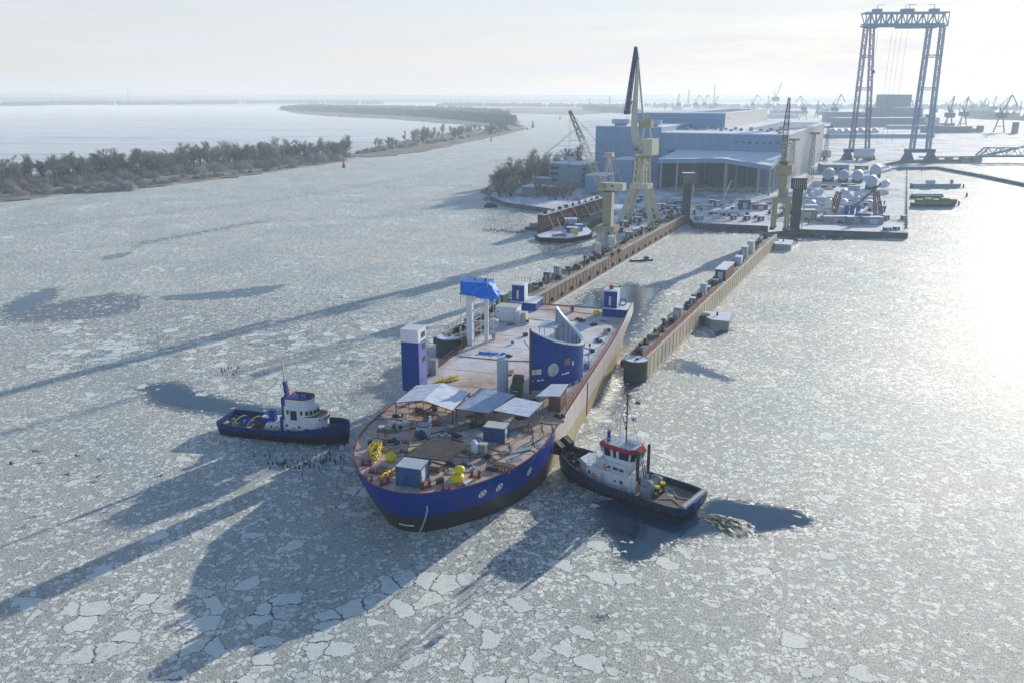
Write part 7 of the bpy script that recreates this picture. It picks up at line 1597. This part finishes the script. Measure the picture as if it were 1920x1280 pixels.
# hills
def hills(yd, hmax, seed, x0, x1):
    random.seed(seed); n = 120; ph = [rnd(0, 6.3) for _ in range(6)]; rows = [[], [], []]
    for i in range(n + 1):
        x = x0 + (x1 - x0) * i / n; f = i / n; z = hmax * (.62 + .16 * math.sin(f * 5 + ph[0]) + .1 * math.sin(f * 13 + ph[1]) + .05 * math.sin(f * 31 + ph[2]) + .02 * math.sin(f * 90 + ph[3]) + rnd(-.012, .012))
        rows[0].append((x, yd, -1)); rows[1].append((x, yd + 900, z)); rows[2].append((x, yd + 4000, z * .6))
    tag(MB().grid(rows).build('hills', M_wood_far), 'low hazy hills', kind='structure')
hills(11500, 120, 4, -12000, 13000); hills(7600, 50, 8, -9000, 9000)
# town dots and chimneys far away
random.seed(12)
def far_block(px, py, w_, h, d, lab, m_=None, grp='distant buildings', nm='far_building'):
    x, y = G(px, py); t = thing(nm, lab, 'building', (x, y, 0), rnd(-.2, .2), grp); MB().box(0, 0, 0, w_, d, h).build('wall', m_ or M_far, t); MB().box(0, 0, h, w_ + 1, d + 1, .8).build('roof', M_snow, t)
for i in range(30): px = rnd(20, 1150); far_block(px, rnd(189, 193), rnd(25, 90), rnd(8, 22), 30, 'tiny hazy building on the horizon left of the cranes', random.choice([M_far, M_lgrey, M_cream]), 'horizon buildings on the left')
for i in range(46): px = rnd(1240, 1910); far_block(px, rnd(199, 209), rnd(20, 70), rnd(7, 16), 30, 'hazy harbour building between the distant cranes', random.choice([M_far, M_lgrey, M_off]), 'distant harbour buildings')
def chimney(px, base, top, r, lab): x, y = G(px, base); h = PT(px, top, y).z; t = thing('chimney', lab, 'chimney', (x, y, 0), 0, 'distant chimneys'); MB().lathe(0, 0, [(r, 0), (r * .6, h)], 10).build('stack', M_far, t)
for px, b_, tp in ((97, 193, 174), (242, 192, 163), (1143, 200, 180), (1290, 200, 168), (1338, 200, 160), (1105, 199, 183), (1182, 203, 175)): chimney(px, b_, tp, 5, 'slim chimney standing on the hazy horizon')
# frozen-in ships, quays and cranes of the far harbour
far_block(1670, 232, 62, 60, 34, 'tall grain silo block left of the gantry crane right leg', M_far, 'grain silos', 'grain_silo'); far_block(1638, 232, 32, 34, 26, 'round topped silo left of the tall silo block', M_far, 'grain silos', 'grain_silo'); far_block(1697, 234, 55, 34, 30, 'lower silo block right of the tall silo', M_far, 'grain silos', 'grain_silo')
far_block(1650, 240, 180, 18, 40, 'long harbour shed below the silos', M_far, 'harbour sheds', 'harbour_shed'); far_block(1585, 232, 90, 24, 40, 'pitched harbour shed left of the silos', M_far, 'harbour sheds', 'harbour_shed')
far_block(1395, 224, 60, 14, 30, 'dark low hall behind the upper roof of the shipbuilding hall', M_off, 'harbour sheds', 'harbour_shed'); far_block(1455, 222, 110, 10, 40, 'pale snowy hall behind the shipbuilding hall', M_lgrey, 'harbour sheds', 'harbour_shed')
far_block(1640, 262, 150, 7, 26, 'long low dark quay shed behind the gantry crane', M_off, 'harbour sheds', 'harbour_shed'); far_block(1715, 245, 90, 8, 26, 'low quay shed right of the gantry crane', M_off, 'harbour sheds', 'harbour_shed')
def far_ship(px, base, L_, h, lab, m_=M_far):
    x, y = G(px, base); t = thing('moored_ship', lab, 'ship', (x, y, 0), rnd(-.1, .1), 'ships in the far harbour'); MB().prism([(-L_ / 2, -9), (L_ / 2 - 14, -9), (L_ / 2, 0), (L_ / 2 - 14, 9), (-L_ / 2, 9)], -1, h).build('hull', m_, t); MB().box(-L_ / 2 + 14, 0, h, 14, 15, h * 1.1).build('superstructure', M_lgrey, t); MB().box(-L_ / 2 + 8, 0, h * 2, 4, 6, 5).build('funnel', M_far, t); MB().bar((L_ / 4, 0, h), (L_ / 4, 0, h * 2.2), .8).build('mast', M_far, t)
far_ship(1775, 252, 75, 12, 'dark ship moored right of the gantry crane leg'); far_ship(1870, 221, 110, 13, 'grey ship at the far right bank', M_off); far_ship(1758, 242, 60, 10, 'smaller ship behind the two lattice cranes'); far_ship(1480, 214, 120, 10, 'hazy ship beyond the hall roof'); far_ship(1560, 216, 90, 10, 'hazy ship left of the silos')
def harbour_crane(px, base, apex, tipdx, lab, m_=M_far, dbl=True, mirror=1):
    x, y = G(px, base); h = PT(px, apex, y).z; s = y / F; t = thing('harbour_crane', lab, 'crane', (x, y, 0), 0, 'cranes of the far harbour'); th = max(1.4, .95 * s); w_ = h * .16
    MB().bar((-w_, 0, 0), (-w_ * .3, 0, h * .42), th).bar((w_, 0, 0), (w_ * .3, 0, h * .42), th).bar((-w_ * .6, 0, h * .2), (w_ * .6, 0, h * .2), th * .7).build('portal', m_, t)
    MB().box(0, 0, h * .42, w_ * 1.3, w_ * 1.2, h * .13).build('machine_house', m_, t)
    a = Vector((0, 0, h * .52)); ap = Vector((mirror * abs(tipdx) * .62 * s, 0, h)); mb = MB(); mb.bar(a, ap, th); mb.bar((-mirror * w_ * .5, 0, h * .72), ap, th * .5); mb.bar(a, (-mirror * w_ * .5, 0, h * .72), th)
    if dbl: mb.bar(ap, ap + Vector((mirror * abs(tipdx) * .6 * s, 0, -h * .28)), th * .8)
    mb.build('jib', m_, t)
for px, bs_, ap, dx, db, mi, lab in ((1271, 214, 176, 2, False, 1, 'slim hazy crane just right of the tall cream crane'), (1304, 212, 178, 9, True, 1, 'first of the twin hooked cranes above the upper roof'), (1320, 212, 178, 9, True, 1, 'second of the twin hooked cranes above the upper roof'), (1340, 212, 180, 8, False, 1, 'crane with straight jib right of the twin hooked cranes'), (1410, 214, 178, 12, True, 1, 'hooked crane above the right part of the upper roof'), (1452, 214, 156, 14, False, 1, 'largest pale crane behind the hall roof'), (1440, 214, 180, 3, False, -1, 'small crane left of the largest pale crane'), (1505, 226, 180, 13, True, -1, 'hooked crane right of the ochre crane jib'), (1562, 232, 177, 15, True, 1, 'hooked crane left of the gantry crane'), (1776, 250, 180, 6, False, 1, 'left one of two upright cranes right of the gantry'), (1803, 245, 181, 6, False, 1, 'right one of two upright cranes right of the gantry'), (1872, 252, 178, 22, True, 1, 'floating hooked crane on a pontoon near the right edge'), (1860, 224, 180, 3, False, 1, 'thin crane behind the floating crane'), (1748, 232, 183, 3, False, 1, 'thin hazy crane just beside the gantry leg'), (1530, 222, 200, 4, False, 1, 'low crane between hall and silos')):
    harbour_crane(px, bs_, ap, dx, lab, M_far, db, mi)
for i in range(16):
    px = rnd(1470, 1915); harbour_crane(px, rnd(212, 228), rnd(182, 196), rnd(4, 14), 'thin hazy crane in the crowd of distant cranes over the right skyline', M_far, i % 2 == 0, random.choice([-1, 1]))
for i in range(22): px = rnd(1240, 1915); x, y = G(px, rnd(204, 222)); h = PT(px, rnd(186, 200), y).z; mono('far_mast', MB().bar((0, 0, 0), (0, 0, h), 2.2).box(0, 0, h * .6, 9, 4, 3), M_far, 'thin hazy mast on the right skyline', 'mast', (x, y, 0), 0, 'distant masts')
x, y = G(1860, 254); t = thing('crane_pontoon', 'long dark pontoon carrying the floating crane at the right', 'pontoon', (x, y, 0)); s = y / F; MB().box(0, 0, -.5, 95 * s, 14, 3).build('hull', M_off, t); MB().box(40 * s, 0, 2.5, 7 * s, 8, 20 * s).build('tower', M_far, t)
for px, w_, h_ in ((1822, 8, 9), (1836, 9, 14)): x, y = G(px, 251); t = thing('pontoon_tower', 'slanting slab tower standing left of the floating crane', 'tower', (x, y, 0), 0, 'slab towers left of the floating crane'); s = y / F; MB().box(0, 0, 0, w_ * s, 8, h_ * s).build('slab', M_far, t)
for i in range(8): px = 1725 + i * 20; x, y = G(px, 275 + rnd(-3, 3)); t = thing('snowy_lighter', 'small snow covered lighter in the row beyond the bridge', 'lighter', (x, y, 0), 0, 'lighters beyond the bridge'); MB().prism([(-9, -3), (8, -3), (11, 0), (8, 3), (-9, 3)], -.5, 1.6).build('hull', M_off, t); MB().prism([(-8, -2.5), (7, -2.5), (9, 0), (7, 2.5), (-8, 2.5)], 1.6, 2.4).build('snow_cover', M_snow, t)
# buoys
def buoy(px, py, h, m_, lab):
    x, y = G(px, py); t = thing('buoy', lab, 'buoy', (x, y, 0)); MB().lathe(0, 0, [(h * .2, -.3), (h * .24, h * .12), (h * .2, h * .24)], 12).build('float', m_, t); MB().lathe(0, 0, [(h * .17, h * .24), (h * .07, h * .8), (h * .1, h * .82), (h * .1, h)], 8).build('tower', m_, t)
buoy(645, 315, 7, M_redc, 'red channel buoy in front of the tree row end'); buoy(921, 265, 6, M_redc, 'small dark red buoy off the spit'); buoy(999, 240, 12, M_far, 'dark beacon in the open river beyond the spit'); buoy(988, 244, 6, M_far, 'dark buoy at the very tip of the spit'); buoy(1050, 224, 10, M_far, 'tiny far beacon before the marsh')
